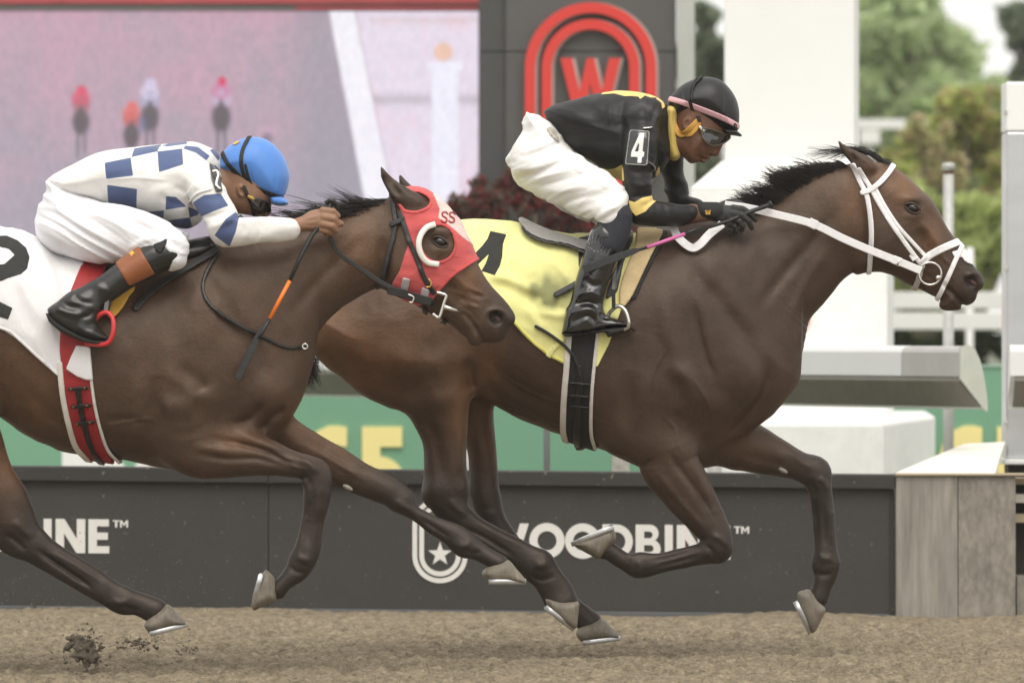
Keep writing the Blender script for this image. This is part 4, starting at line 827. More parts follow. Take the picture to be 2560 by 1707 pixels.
head2 = [(815, 350), (900, 305), (985, 275), (1100, 297), (1200, 362), (1290, 460), (1370, 562), (1425, 690), (1480, 815), (1540, 918), (1600, 1010), (1680, 1100), (1738, 1175), (1766, 1240), (1757, 1290), (1722, 1330),
         (1702, 1380), (1680, 1420), (1630, 1441), (1560, 1442), (1530, 1440), (1518, 1452), (1470, 1463), (1428, 1447), (1408, 1400), (1370, 1368), (1300, 1310), (1220, 1265), (1140, 1222), (1060, 1182), (1000, 1142), (900, 1095),
         (830, 1055), (775, 1000), (745, 900), (742, 700), (770, 500)]
hh2 = head_h('c2', (960, 420), (1640, 1330), Y, (0, .15, .38, .55, .7, .85, 1), (.085, .1, .105, .085, .066, .058, .056))
for S in (S2, HD2):
    S.inflate(W('c2', head2, Y), .105, hh2, Y, k=.035, col=lambda X, Z: np.clip((X-W1('c2', 1440, 0, H2Y)[0])/.12, 0, 1)*.7+0*Z, sm=2)
HD2.tube(neck2[3:], k=.04)
for sg in (-1, 1):
    yy = Y+sg*.06; yr = (Y-.3, Y) if sg < 0 else (Y, Y+.3)
    o = (0, 0) if sg < 0 else (138, 56)
    S2.inflate(W('c2', [(x+o[0], y+o[1]) for x, y in [(760, 112), (800, 150), (850, 200), (930, 255), (1010, 300), (1080, 350), (1090, 410), (1020, 440), (930, 420), (860, 380), (815, 300), (775, 220), (757, 160)]], yy), .03, .03, yy, k=.02, col=.55, sm=2)
    S2.stroke(W('c2', [(790, 160), (850, 260), (920, 340)], yy), .012, -.016, (yy-.06, yy-.005))
    e = P3('c2', 1205, 675, Y+sg*.085)
    S2.bump((e[0], e[1]+sg*.01, e[2]+.034), (.04, .05, .018), .012); S2.bump((e[0], e[1]+sg*.02, e[2]), (.030, .05, .022), -.007); S2.bump((e[0], e[1]+sg*.01, e[2]-.028), (.035, .05, .015), .006)
    for S in (S2, HD2):
        S.bump(P3('c2', 960, 850, Y+sg*.095), (.075, .04, .085), .010)
    S2.stroke(W('c2', [(1290, 900), (1380, 1000), (1460, 1090)], Y), .014, .008, yr); S2.stroke(W('c2', [(1250, 980), (1330, 1080), (1380, 1170)], Y), .02, -.009, yr)
    S2.stroke(W('c2', [(1530, 1440), (1480, 1340), (1430, 1260), (1370, 1205)], Y), .008, -.011, yr)
    S2.stroke(W('c2', [(780, 640), (775, 820), (800, 980)], Y), .022, -.012, yr)
    for a in ([(1350, 1080), (1420, 1130), (1500, 1150)], [(1400, 1040), (1480, 1080), (1560, 1090)], [(1360, 1150), (1440, 1210), (1500, 1290)]): S2.stroke(W('c2', a, Y), .008, -.005, yr)
    n = P3('c2', 1632, 1250, Y+sg*.05); S2.ell(n, (.029, .026, .023), ang=-.8, k=.012, col=1, sub=True)
    S2.stroke(W('c2', [(1555, 1260), (1575, 1200), (1640, 1185), (1700, 1215), (1712, 1270)], Y), .007, .007, yr)
    S2.stroke(W('D', [(470, 620), (540, 730), (600, 830), (650, 900)], Y), .035, -.014, yr); S2.stroke(W('D', [(850, 540), (780, 600), (720, 660), (660, 740)], Y), .022, -.009, yr)
    S2.stroke(W('c7', [(1050, 300), (1200, 400), (1330, 500), (1450, 500)], Y), .030, .010, yr); S2.stroke(W('c7', [(1180, 300), (1310, 400), (1350, 470)], Y), .028, -.010, yr)
    S2.stroke(W('c7', [(1040, 360), (1030, 560), (1050, 760), (1080, 920)], Y), .026, -.016, yr); S2.stroke(W('c7', [(1120, 740), (1250, 740), (1340, 690)], Y), .016, -.010, yr)
    S2.stroke(W('c7', [(1080, 600), (1180, 560), (1300, 580)], Y), .04, .016, yr); S2.bump((*W1('D', 640, 900, Y)[:1], Y+sg*.17, W1('D', 640, 900, Y)[1]), (.08, .09, .1), .03)
    S2.stroke(W('c7', [(1880, 560), (1770, 640), (1680, 740)], Y), .014, -.016, yr); S2.stroke(W('c7', [(1740, 540), (1640, 640), (1520, 690)], Y), .016, -.014, yr)
    S2.stroke(W('c7', [(700, 660), (850, 640), (980, 660)], Y), .014, -.006, yr); S2.stroke(W('c7', [(200, 420), (300, 560), (460, 700), (700, 800)], Y), .03, -.008, yr)
S2.tube(pairs('c7', [((1180, 560), 230, .10, -.12, 0), ((1080, 900), (1330, 560), .10, -.125, 0), ((1190, 998), (1440, 655), .088, -.125, .05), ((1420, 1013), (1580, 705), .07, -.125, .15), ((1640, 1006), (1760, 775), .057, -.12, .35),
                     ((1830, 1015), (1910, 845), .05, -.12, .6), ((1975, 1040), (2030, 885), .05, -.12, .85), ((2055, 1010), 105, .048, -.12, .9), ((1985, 1110), (2160, 1080), .045, -.12, .95), ((1993, 1200), (2138, 1220), .035, -.12, .9)], Y), k=.05)
S2.tube(pairs('c9', [((1996, 220), (2145, 220), .037, -.12, .95), ((1985, 320), (2128, 325), .031, -.12, .9), ((1960, 440), (2110, 460), .029, -.12, .9), ((1920, 575), (2090, 600), .034, -.12, 1), ((1975, 655), 88, .037, -.12, 1),
                     ((1870, 690), (2000, 765), .033, -.12, 1), ((1820, 760), (1900, 835), .032, -.12, 1), ((1795, 790), (1835, 905), .034, -.12, 1)], Y), k=.02)
for a, wd, am in (([(1380, 760), (1560, 800), (1740, 850), (1920, 940)], .010, -.013), ([(1540, 720), (1720, 790), (1880, 860)], .014, .008), ([(1300, 870), (1500, 900), (1700, 900), (1900, 960)], .010, -.008), ([(1280, 820), (1420, 840), (1600, 860)], .014, .006)):
    S2.stroke(W('c7', a, Y), wd, am, (Y-.3, Y-.05))
S2.stroke(W('c9', [(2060, 280), (2040, 420), (2020, 560)], Y), .008, -.005, (Y-.3, Y-.05))
S2.tube(pairs('c8', [((-150, 700), 190, .10, .09, 0), ((-60, 950), (100, 770), .085, .11, .05), ((130, 1075), (270, 890), .07, .12, .15), ((300, 1180), (430, 980), .057, .12, .3), ((470, 1255), (590, 1080), .05, .12, .55), ((640, 1325), (745, 1155), .049, .12, .85), ((760, 1372), (850, 1232), .042, .12, 1)], Y), k=.045)
S2.tube(pairs('c10', [((215, 205), (345, 125), .042, .12, 1), ((345, 265), (430, 200), .034, .12, 1), ((500, 380), (600, 290), .029, .12, 1), ((625, 465), (760, 350), .031, .12, 1), ((700, 540), (850, 410), .036, .12, 1), ((800, 562), (910, 465), .033, .12, 1), ((905, 610), (1010, 535), .034, .12, 1), ((960, 640), (1085, 582), .036, .12, 1)], Y), k=.02)
for a, wd, am in (([(100, 880), (300, 990), (500, 1110)], .012, -.006), ([(200, 960), (380, 1070), (560, 1180)], .012, .006)): S2.stroke(W('c8', a, Y), wd, am, (Y, Y+.11))
S2.stroke(W('c10', [(420, 270), (540, 350), (680, 440)], Y), .007, -.006, (Y, Y+.12))
S2.tube(pairs('D', [((-280, 760), 190, .15, -.11, 0), ((-380, 880), (-60, 830), .13, -.13, 0), ((-250, 960), (-15, 930), .10, -.14, 0), ((-165, 1040), (8, 1000), .08, -.14, .1), ((-110, 1110), (28, 1070), .062, -.135, .4), ((-75, 1180), (55, 1130), .05, -.13, .7)], Y), k=.07)
S2.tube(pairs('c9', [((-190, 240), (170, 260), .047, -.13, .85), ((-60, 510), (260, 400), .042, -.13, .95), ((130, 610), (345, 530), .036, -.13, 1), ((290, 715), (450, 600), .031, -.13, 1), ((470, 825), (620, 698), .029, -.13, 1), ((640, 925), (760, 790), .032, -.13, 1), ((745, 985), (870, 845), .037, -.13, 1),
                     ((850, 990), (960, 885), .034, -.13, 1), ((942, 1030), (1080, 932), .037, -.13, 1)], Y), k=.03)
S2.stroke(W('c9', [(240, 560), (420, 690), (620, 820)], Y), .009, -.008, (Y-.3, Y-.05)); S2.bump(P3('c9', 90, 420, Y-.18), (.04, .03, .04), .012)
S2.tube(pairs('D', [((-330, 800), 170, .13, .12, 0), ((-470, 930), (-220, 900), .1, .13, 0), ((-450, 1030), (-290, 1010), .07, .13, .3), ((-440, 1120), (-310, 1110), .05, .13, .8), ((-370, 1190), 62, .045, .13, 1), ((-310, 1250), 42, .032, .13, 1), ((-235, 1330), 38, .03, .13, 1), ((-180, 1385), 46, .036, .13, 1), ((-145, 1430), 40, .035, .13, 1)], Y), k=.05)

for S_, Yq in ((S4, H4Y), (S2, H2Y)): S_.noise((-5, 3, Yq-.6, Yq+.6, .55, 2.2), (11, 11, 8), .0035, 41); S_.noise((-5, 3, Yq-.6, Yq+.6, .2, 2.2), (27, 27, 20), .0016, 42)
for S_ in (S4, S2):                          # firmer muscle edges
    S_.ops = [(o[0], o[1], o[2]*1.05, o[3]*1.08, o[4]) if o[0] == 'str' else o for o in S_.ops]
for f_, Yq, S_, rows in (('c6', H4Y, S4, (([(1545, 600), (1560, 740), (1562, 880)], .007, -.007), ([(1625, 600), (1640, 740), (1648, 880)], .008, .004), ([(1560, 470), (1600, 500), (1620, 560)], .012, .008), ([(1500, 480), (1540, 540), (1545, 590)], .010, -.006), ([(1560, 930), (1600, 960), (1660, 960)], .012, .006), ([(1540, 1040), (1590, 1060), (1650, 1050)], .010, -.006))),
                         ('c6', H4Y, S4, (([(900, 800), (960, 830), (1010, 870)], .012, .008), ([(860, 860), (910, 900), (930, 960)], .010, -.007), ([(820, 890), (680, 935), (540, 965)], .007, -.006), ([(450, 950), (480, 1000), (460, 1050)], .012, .006), ([(400, 930), (410, 980), (390, 1030)], .008, -.006))),
                         ('c9', H2Y, S2, (([(2030, 250), (2010, 400), (1985, 540)], .007, -.007), ([(2095, 250), (2075, 400), (2050, 560)], .008, .004), ([(1940, 610), (1990, 640), (2040, 640)], .012, .007), ([(1900, 680), (1950, 720), (2010, 720)], .008, -.006), ([(300, 600), (460, 710), (640, 840)], .007, -.008), ([(360, 590), (520, 680), (700, 800)], .009, .005), ([(120, 380), (180, 450), (240, 500)], .014, .009), ([(60, 470), (130, 520), (200, 590)], .010, -.008), ([(740, 900), (800, 920), (860, 900)], .012, .007), ([(820, 930), (870, 960), (930, 960)], .008, -.006))),
                         ('c7', H2Y, S2, (([(1960, 900), (2030, 930), (2090, 1000)], .014, .010), ([(1960, 1000), (2020, 1030), (2040, 1090)], .009, -.008), ([(2060, 1090), (2050, 1180), (2040, 1260)], .008, -.006))),
                         ('c10', H4Y, S4, (([(560, 210), (640, 280), (740, 330)], .012, -.008), ([(650, 130), (720, 200), (800, 260)], .014, .008), ([(1270, 600), (1340, 610), (1380, 570)], .014, .007), ([(1250, 680), (1330, 720), (1440, 690)], .009, -.007))),
                         ('c10', H2Y, S2, (([(250, 150), (320, 200), (400, 240)], .012, .007), ([(700, 470), (760, 490), (820, 460)], .012, .006), ([(760, 520), (830, 540), (900, 530)], .008, -.005)))):
    for q, wd, am in rows: S_.stroke(W(f_, q, Yq), wd, am, (Yq-.3, Yq) if f_ in ('c9', 'c7') or (f_ == 'c10' and Yq == H4Y) or q[0][0] < 1000 and f_ == 'c6' else (Yq, Yq+.3))
VE = (.0050, .0042)                           # veins under the skin
for f_, ps in (('c6', ([(600, 80), (680, 160), (700, 250), (740, 330)], [(700, 380), (780, 520), (880, 660), (940, 760)])), ('D', ([(1540, 780), (1500, 850), (1480, 930), (1450, 1000)], [(1580, 860), (1620, 920), (1640, 980)], [(1150, 860), (1230, 905), (1320, 940), (1400, 975)])), ('c4', ([(1500, 930), (1450, 1000), (1440, 1080), (1380, 1130)], [(1560, 1020), (1600, 1100), (1680, 1160)], [(1130, 1000), (1190, 1090), (1280, 1130)]))):
    for q in ps: S4.stroke(W(f_, q, H4Y), VE[0], VE[1], (-.6, 0))
for f_, ps in (('c7', ([(720, 680), (860, 660), (980, 640), (1040, 660)], [(1400, 770), (1500, 780), (1600, 830)], [(1880, 930), (1960, 960), (2040, 970)], [(1800, 860), (1900, 900), (1980, 900)])), ('c2', ([(1290, 960), (1340, 1020), (1340, 1100), (1400, 1160)], [(1400, 1000), (1460, 1040), (1540, 1080), (1600, 1160)], [(1250, 1040), (1330, 1060), (1420, 1100)], [(1380, 1100), (1450, 1150), (1520, 1190)]))):
    for q in ps: S2.stroke(W(f_, q, H2Y), VE[0], VE[1], (H2Y-.6, H2Y))

lead = thing('racehorse', 'dark bay racehorse in front, with white bridle and yellow saddle cloth', 'horse', (W1('D', 1300, 0, 0)[0], H4Y, 0), 'racehorses at full gallop')
second = thing('racehorse', 'bay racehorse behind, wearing a red blinker hood and white saddle cloth', 'horse', (W1('D', 200, 0, H2Y)[0], H2Y, 0), 'racehorses at full gallop')
def wp(f, x, y, Y, rx, rz, am): a = W1(f, x, y, Y); return (a[0], a[1], rx, rz, am)
HB = .0058
solid('body', S4, HB, MAT['hide'], lead, col=hide_col([wp('D', 830, 850, 0, .22, .12, .62), wp('D', 760, 760, 0, .12, .14, .5), wp('D', 1060, 930, 0, .06, .20, .45), wp('D', 960, 740, 0, .2, .12, .22), wp('D', 1130, 1000, 0, .04, .2, .3), wp('D', 1120, 850, 0, .05, .10, .4), wp('D', 2075, 430, 0, .08, .08, .5), wp('D', 1960, 470, 0, .06, .12, .38), wp('D', 2140, 540, 0, .04, .08, .45), wp('D', 2010, 390, 0, .05, .04, .35), wp('D', 1660, 1000, 0, .06, .06, .2), wp('D', 1740, 1020, 0, .1, .06, .25)], .92,
      dark=[wp('D', 1240, 560, 0, .4, .06, .3), wp('D', 1700, 560, 0, .2, .1, .35), wp('D', 1620, 760, 0, .34, .36, .42), wp('D', 1800, 600, 0, .2, .2, .3), wp('D', 2040, 560, 0, .07, .09, .35), wp('D', 2100, 470, 0, .03, .025, .6)]))
solid('body', S2, HB, MAT['hide'], second, col=hide_col([wp('D', 720, 960, H2Y, .10, .10, .5), wp('D', 800, 1030, H2Y, .1, .08, .3), wp('D', 30, 1090, H2Y, .06, .12, .6), wp('D', 90, 900, H2Y, .14, .2, .28), wp('D', 820, 560, H2Y, .10, .10, .35), wp('D', 1080, 640, H2Y, .06, .08, .45), wp('D', 560, 1010, H2Y, .1, .05, .3)], 1.0))
# hooves
hoof('c6', [(75, 872), (88, 858), (190, 806), (300, 764), (335, 800), (335, 850), (290, 905), (240, 958), (190, 938), (120, 900)], ((322, 762), (72, 868)), H4Y, -.12, lead)
hoof('c6', [(1430, 1162), (1470, 1145), (1510, 1142), (1560, 1200), (1602, 1260), (1582, 1310), (1545, 1388), (1512, 1402), (1470, 1345), (1422, 1235)], ((1420, 1215), (1508, 1402)), H4Y, .12, lead)
hoof('c10', [(1350, 862), (1470, 872), (1602, 888), (1610, 940), (1602, 1020), (1592, 1085), (1558, 1090), (1490, 1058), (1420, 1000), (1365, 930)], ((1362, 925), (1570, 1092)), H4Y, -.13, lead)
hoof('c10', [(1770, 1008), (1830, 1060), (1888, 1120), (1908, 1152), (1890, 1166), (1760, 1180), (1645, 1190), (1600, 1160), (1588, 1120), (1610, 1080), (1680, 1033)], ((1640, 1190), (1908, 1158)), H4Y, .13, lead)
hoof('c9', [(1735, 712), (1790, 762), (1808, 830), (1812, 900), (1790, 926), (1700, 962), (1655, 982), (1645, 920), (1662, 840), (1700, 745)], ((1708, 742), (1655, 960)), H2Y, -.12, second)
hoof('c10', [(1088, 580), (1150, 650), (1213, 722), (1217, 752), (1195, 764), (1070, 764), (960, 760), (935, 735), (895, 700), (905, 660), (960, 622), (1020, 597)], ((945, 742), (1215, 742)), H2Y, .12, second)
hoof('c9', [(1095, 935), (1150, 990), (1200, 1038), (1222, 1068), (1205, 1082), (1100, 1112), (990, 1135), (960, 1108), (940, 1080), (970, 1030), (1030, 980)], ((985, 1130), (1218, 1072)), H2Y, -.13, second)
hoof('D', [(-175, 1395), (-115, 1425), (-80, 1468), (-95, 1480), (-165, 1478), (-190, 1450)], ((-170, 1478), (-85, 1476)), H2Y, .13, second)
# eyes
def eyeball(f, x, y, Y, root, dy=.097):
    for sg in (-1, 1):
        c = P3(f, x, y, Y+sg*dy); s = Shape().ell(c, (.023, .017, .018), ang=-.35); solid('eye', s, .003, MAT['eye'], root)
        for k_, dz in ((0, .017), (1, -.017)):
            p = [c+np.array((a_, sg*(.012-6*a_*a_), dz*(1-(a_/.03)**2)-.35*a_)) for a_ in np.linspace(-.028, .028, 9)]; pipe('eyelid', p, .0042 if k_ == 0 else .0030, MAT['eyelid'], root, 8)
mat('eyelid', (.040, .026, .019), rough=.5, noise=(60, .2))
eyeball('c4', 1355, 692, H4Y, lead); eyeball('c2', 1207, 678, H2Y, second)

for f_, x, y, Yq, rt in (('c4', 1826, 1276, H4Y, lead), ('c2', 1640, 1262, H2Y, second)):
    for sg in (-1, 1): solid('nostril', Shape().ell(P3(f_, x, y, Yq+sg*.027), (.018, .007, .010), ang=-.7), .003, MAT['nostril'], rt)
# ================================================================== tack
mat('cloth_white', (.73, .72, .73), rough=.8, spec=.2, noise=(8, .04), bump=(11, .35, (1, 1, .5)), bscale=.03, sheen=.2)
mat('strap_white', (.82, .81, .82), rough=.55, noise=(60, .05), bump=(300, .2)); mat('strap_grey', (.46, .43, .40), rough=.6, noise=(40, .15))
mat('piping_white', (.66, .63, .58), rough=.7, noise=(30, .12), bump=(90, .2)); mat('elastic_black', (.014, .013, .012), rough=.75, noise=(90, .3), bump=(300, .3)); mat('leather_black', (.013, .012, .011), rough=.32, spec=.5, noise=(30, .3), bump=(90, .12)); mat('leather_soft', (.022, .021, .02), rough=.5, noise=(30, .3))
mat('girth_red', (.34, .018, .022), rough=.6, noise=(30, .15), bump=(200, .2)); mat('cloth_yellow', attr='col', rough=.75, spec=.2, bump=(11, .25, (1, 1, .5)), bscale=.025, sheen=.2); mat('cloth_black', (.022, .023, .021), rough=.8, noise=(40, .2))
mat('foam', (.56, .43, .24), rough=.9, noise=(25, .14), bump=(60, .3)); mat('foam_gold', (.66, .38, .06), rough=.85, noise=(25, .14)); mat('saddle_grey', (.30, .29, .28), rough=.4, noise=(8, .2), bump=(60, .1)); mat('chrome', (.72, .70, .67), rough=.22, metal=.95); mat('brass', (.62, .42, .12), rough=.3, metal=.9); mat('iron_red', (.55, .03, .035), rough=.35, spec=.5)
mat('hood_red', attr='col', rough=.85, spec=.15, noise=(14, .10), bump=(34, .35, (1, 1, 2)), bscale=.012, sheen=.2); mat('cup_white', (.80, .79, .73), rough=.4, noise=(20, .05)); mat('tag_grey', (.48, .44, .46), rough=.7, noise=(60, .1))
def clone(S): q = Shape(); q.ops = list(S.ops); return q
def bstrap(name, S, f, pts, wd, Y, m, root, off=.005, h=.004, yr=None, dn=.010):
    mk, bb = lm(f, pts, wd, Y); return shell(name, S, h, mk, off, m, root, bb, yr, dn)
def bpatch(name, S, f, pts, Y, m, root, off=.005, h=.004, yr=None, sm=1, dn=.012, attrs=None, holes=()):
    mk, bb = pm(f, pts, Y, sm); hs_ = [pm(f, q, Y, 3)[0] for q in holes]
    mask = mk if not holes else (lambda X, Z: np.maximum.reduce([mk(X, Z)]+[-q(X, Z) for q in hs_]))
    return shell(name, S, h, mask, off, m, root, bb, yr, dn, attrs)
NEAR4, NEAR2 = (-.42, -.03), (H2Y-.42, H2Y-.03)
# ---------------------------------------------------------------- leading horse
Y = H4Y; TC = clone(T4)
for p_, wd, am in (([(930, 1090), (1150, 1120), (1350, 1210), (1580, 1290)], .022, .014), ([(960, 1180), (1200, 1230), (1420, 1330), (1560, 1420)], .03, -.012), ([(1180, 800), (1300, 950), (1480, 1080)], .03, .007), ([(1560, 850), (1700, 1000), (1850, 1160)], .02, .008), ([(1640, 950), (1740, 1100), (1830, 1250)], .014, -.007), ([(1250, 520), (1150, 640), (1130, 760)], .015, .006), ([(760, 560), (1000, 560), (1200, 540)], .02, .007),
                   ([(1480, 1480), (1650, 1500), (1830, 1540)], .02, .012), ([(1500, 1400), (1650, 1430), (1800, 1450)], .015, -.008), ([(1380, 1390), (1460, 1560), (1600, 1700)], .02, .010)): TC.stroke(W('c18', p_, Y), wd, am, (-.5, 0))
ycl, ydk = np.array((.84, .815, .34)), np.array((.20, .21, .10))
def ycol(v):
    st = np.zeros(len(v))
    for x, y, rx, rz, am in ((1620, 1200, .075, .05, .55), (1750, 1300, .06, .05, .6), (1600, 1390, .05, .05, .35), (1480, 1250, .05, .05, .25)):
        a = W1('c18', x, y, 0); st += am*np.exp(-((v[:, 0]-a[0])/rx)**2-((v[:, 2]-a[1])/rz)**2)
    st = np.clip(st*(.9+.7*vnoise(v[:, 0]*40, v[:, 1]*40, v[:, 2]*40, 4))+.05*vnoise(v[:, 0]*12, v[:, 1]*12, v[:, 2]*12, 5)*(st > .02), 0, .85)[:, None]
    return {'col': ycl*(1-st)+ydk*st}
ycloth = thing('saddle_cloth', 'bright yellow saddle cloth with a black number 4 on the leading horse', 'saddle cloth', P3('D', 1230, 640, 0))
TC.folds((-1.2, .8, -.5, .5, 1.0, 2.0), -.6, 3, 13, .006, 33); TC.noise((-1.2, .8, -.5, .5, 1.0, 2.0), (14, 14, 9), .005, 3)
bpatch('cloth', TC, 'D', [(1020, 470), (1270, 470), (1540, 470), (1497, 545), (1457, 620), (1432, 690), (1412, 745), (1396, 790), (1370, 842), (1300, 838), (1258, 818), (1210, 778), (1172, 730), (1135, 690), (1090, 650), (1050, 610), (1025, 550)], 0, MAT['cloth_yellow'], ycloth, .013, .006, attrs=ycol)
bpatch('numeral', TC, 'c18', [(985, 605), (1160, 642), (1122, 745), (1116, 880), (1090, 985), (1036, 1084), (890, 1040), (935, 960), (972, 855), (855, 965), (760, 1060), (640, 1060), (810, 860), (900, 765), (955, 690)], 0, MAT['cloth_black'], ycloth, .0165, .0035, NEAR4)
bpatch('tab', TC, 'c5', [(272, 935), (310, 880), (372, 830), (395, 845), (330, 905), (300, 955)], 0, MAT['cloth_yellow'], ycloth, .021, .004, NEAR4, attrs=lambda v: {'col': np.tile(ycl*.95, (len(v), 1))})
bstrap('hem', TC, 'D', [(1172, 728), (1210, 772), (1258, 812), (1296, 832)], .012, 0, MAT['cloth_yellow'], ycloth, .0165, .004, NEAR4).data  # stitched edge
for o in ycloth.children:
    if o.name.startswith('hem'):
        a = o.data.attributes.new('col', 'FLOAT_COLOR', 'POINT'); a.data.foreach_set('color', np.tile((.72, .68, .18, 1), len(o.data.vertices)).astype(np.float32))
sad4 = thing('racing_saddle', 'small grey and black racing saddle on the yellow cloth', 'saddle', P3('D', 1300, 560, 0))
seatp = [(1288, 480), (1300, 455), (1340, 452), (1500, 535), (1750, 632), (1985, 695), (2120, 720), (2300, 760), (2280, 860), (2050, 840), (1950, 802), (1830, 752), (1600, 712), (1420, 642), (1320, 545)]
SB = clone(T4)
bpatch('seat', SB, 'c18', [(x, y-(0 if y > 700 or x < 1350 and y > 460 else 0)) for x, y in seatp], 0, MAT['saddle_grey'], sad4, .040, .006, (-.235, .235), sm=2, dn=.03)
bpatch('seat_rim', SB, 'c18', [(1286, 490), (1312, 538), (1420, 634), (1600, 704), (1830, 744), (1950, 792), (2040, 812), (2040, 860), (1940, 832), (1825, 776), (1590, 738), (1405, 668), (1292, 545)], 0, MAT['leather_black'], sad4, .044, .005, (-.245, .245), sm=2, dn=.03)
bpatch('flap', T4, 'c5', [(470, 230), (640, 190), (800, 180), (800, 240), (740, 380), (700, 560), (640, 600), (520, 520), (470, 400)], 0, MAT['leather_black'], sad4, .024, .006)
bpatch('pad_lining', T4, 'c5', [(820, 170), (1010, 185), (985, 240), (920, 360), (860, 480), (815, 590), (780, 612), (760, 560), (800, 400)], 0, MAT['cloth_black'], sad4, .014, .006)
bpatch('foam_pad', T4, 'c5', [(830, 165), (975, 180), (962, 232), (905, 340), (845, 465), (795, 570), (748, 638), (716, 632), (712, 560), (732, 470), (785, 340), (835, 210)], 0, MAT['foam'], sad4, .032, .006, sm=2)
bpatch('girth', T4, 'c5', [(395, 800), (592, 795), (568, 1000), (552, 1200), (552, 1400), (582, 1530), (500, 1560), (370, 1520), (372, 1300), (385, 1100)], 0, MAT['elastic_black'], sad4, .016, .005)
bstrap('girth_edge', T4, 'c5', [(412, 812), (398, 1000), (382, 1200), (378, 1380), (392, 1450), (410, 1510)], .022, 0, MAT['piping_white'], sad4, .022, .004); bstrap('girth_edge', T4, 'c5', [(584, 790), (562, 1000), (546, 1200), (546, 1400), (572, 1500)], .013, 0, MAT['piping_white'], sad4, .021, .004)
bstrap('girth_strap', T4, 'c5', [(470, 1010), (474, 1100), (470, 1250), (460, 1400), (466, 1520)], .022, 0, MAT['leather_black'], sad4, .026, .004); bstrap('girth_strap', T4, 'c5', [(215, 762), (300, 812), (395, 888), (450, 965), (474, 1060)], .012, 0, MAT['leather_black'], sad4, .030, .0035, NEAR4); bstrap('girth_strap', T4, 'c5', [(335, 572), (440, 515), (520, 470)], .020, 0, MAT['leather_soft'], sad4, .030, .0035, NEAR4)
for y_ in (1105, 1180, 1245): bstrap('keeper', T4, 'c5', [(422, y_-3), (475, y_), (526, y_+4)], .008, 0, MAT['leather_black'], sad4, .031, .0035, NEAR4)
s = Shape().inflate(W('c5', [(440, 1420), (520, 1415), (530, 1470), (500, 1508), (440, 1500)], 0), .02, .05, 0); solid('buckle', s, .005, MAT['leather_black'], sad4)
yS = -.345
strap('stirrup_leather', [P3('c5', 705, 300, -.27), P3('c5', 692, 420, -.30), P3('c5', 684, 540, yS), P3('c5', 686, 655, yS)], .014, .004, MAT['leather_black'], sad4)
def stirrup(f, pts, y, m, root, r=.0075):
    p = catmull(np.array([P3(f, a, b, y+dy) for a, b, dy in pts]), 6); return pipe('stirrup_iron', p, r, m, root, 8)
stirrup('c5', [(650, 700, .03), (672, 668, .015), (712, 640, 0), (752, 662, -.012), (772, 712, -.02), (776, 752, -.02), (762, 776, -.01), (700, 790, .02), (640, 802, .04)], yS, MAT['chrome'], sad4)
strap('stirrup_leather', [P3('c5', 705, 300, .27), P3('c5', 692, 420, .30), P3('c5', 684, 540, .345), P3('c5', 686, 655, .345)], .014, .004, MAT['leather_black'], sad4)
stirrup('c5', [(650, 700, -.03), (672, 668, -.015), (712, 640, 0), (752, 662, .012), (772, 712, .02), (776, 752, .02), (762, 776, .01), (700, 790, -.02), (640, 802, -.04)], .345, MAT['chrome'], sad4)

br4 = thing('bridle', 'white racing bridle with ring bit and white reins on the leading horse', 'bridle', P3('c4', 1200, 900, 0))
for nm, p_, wd, off in (('throat_latch', [(880, 360), (940, 500), (985, 600), (1010, 750), (1020, 900), (1015, 1050), (1010, 1225)], .018, .007), ('cheek_strap', [(925, 395), (1010, 530), (1080, 660), (1170, 810), (1270, 950), (1360, 1070), (1425, 1150)], .017, .007),
                        ('cheek_strap', [(1050, 540), (1130, 690), (1230, 840), (1340, 960), (1455, 1080)], .014, .006), ('browband', [(952, 572), (1015, 550), (1080, 500), (1150, 425), (1215, 335)], .020, .011), ('noseband', [(1432, 1110), (1480, 1062), (1600, 1000), (1760, 935)], .027, .009), ('flash_strap', [(1752, 965), (1690, 1085), (1620, 1240), (1545, 1405)], .018, .010)):
    bstrap(nm, S4, 'c4', p_, wd, 0, MAT['strap_white'], br4, off, .0036)
bpatch('nasal_strip', S4, 'c4', [(1655, 1035), (1700, 1022), (1755, 1000), (1790, 1050), (1830, 1140), (1780, 1122), (1752, 1105), (1738, 1080), (1668, 1072)], 0, MAT['strap_white'], br4, .005, .0036)
bstrap('chin_strap', S4, 'c4', [(1415, 1150), (1390, 1260), (1352, 1370)], .020, 0, MAT['strap_grey'], br4, .012, .004)
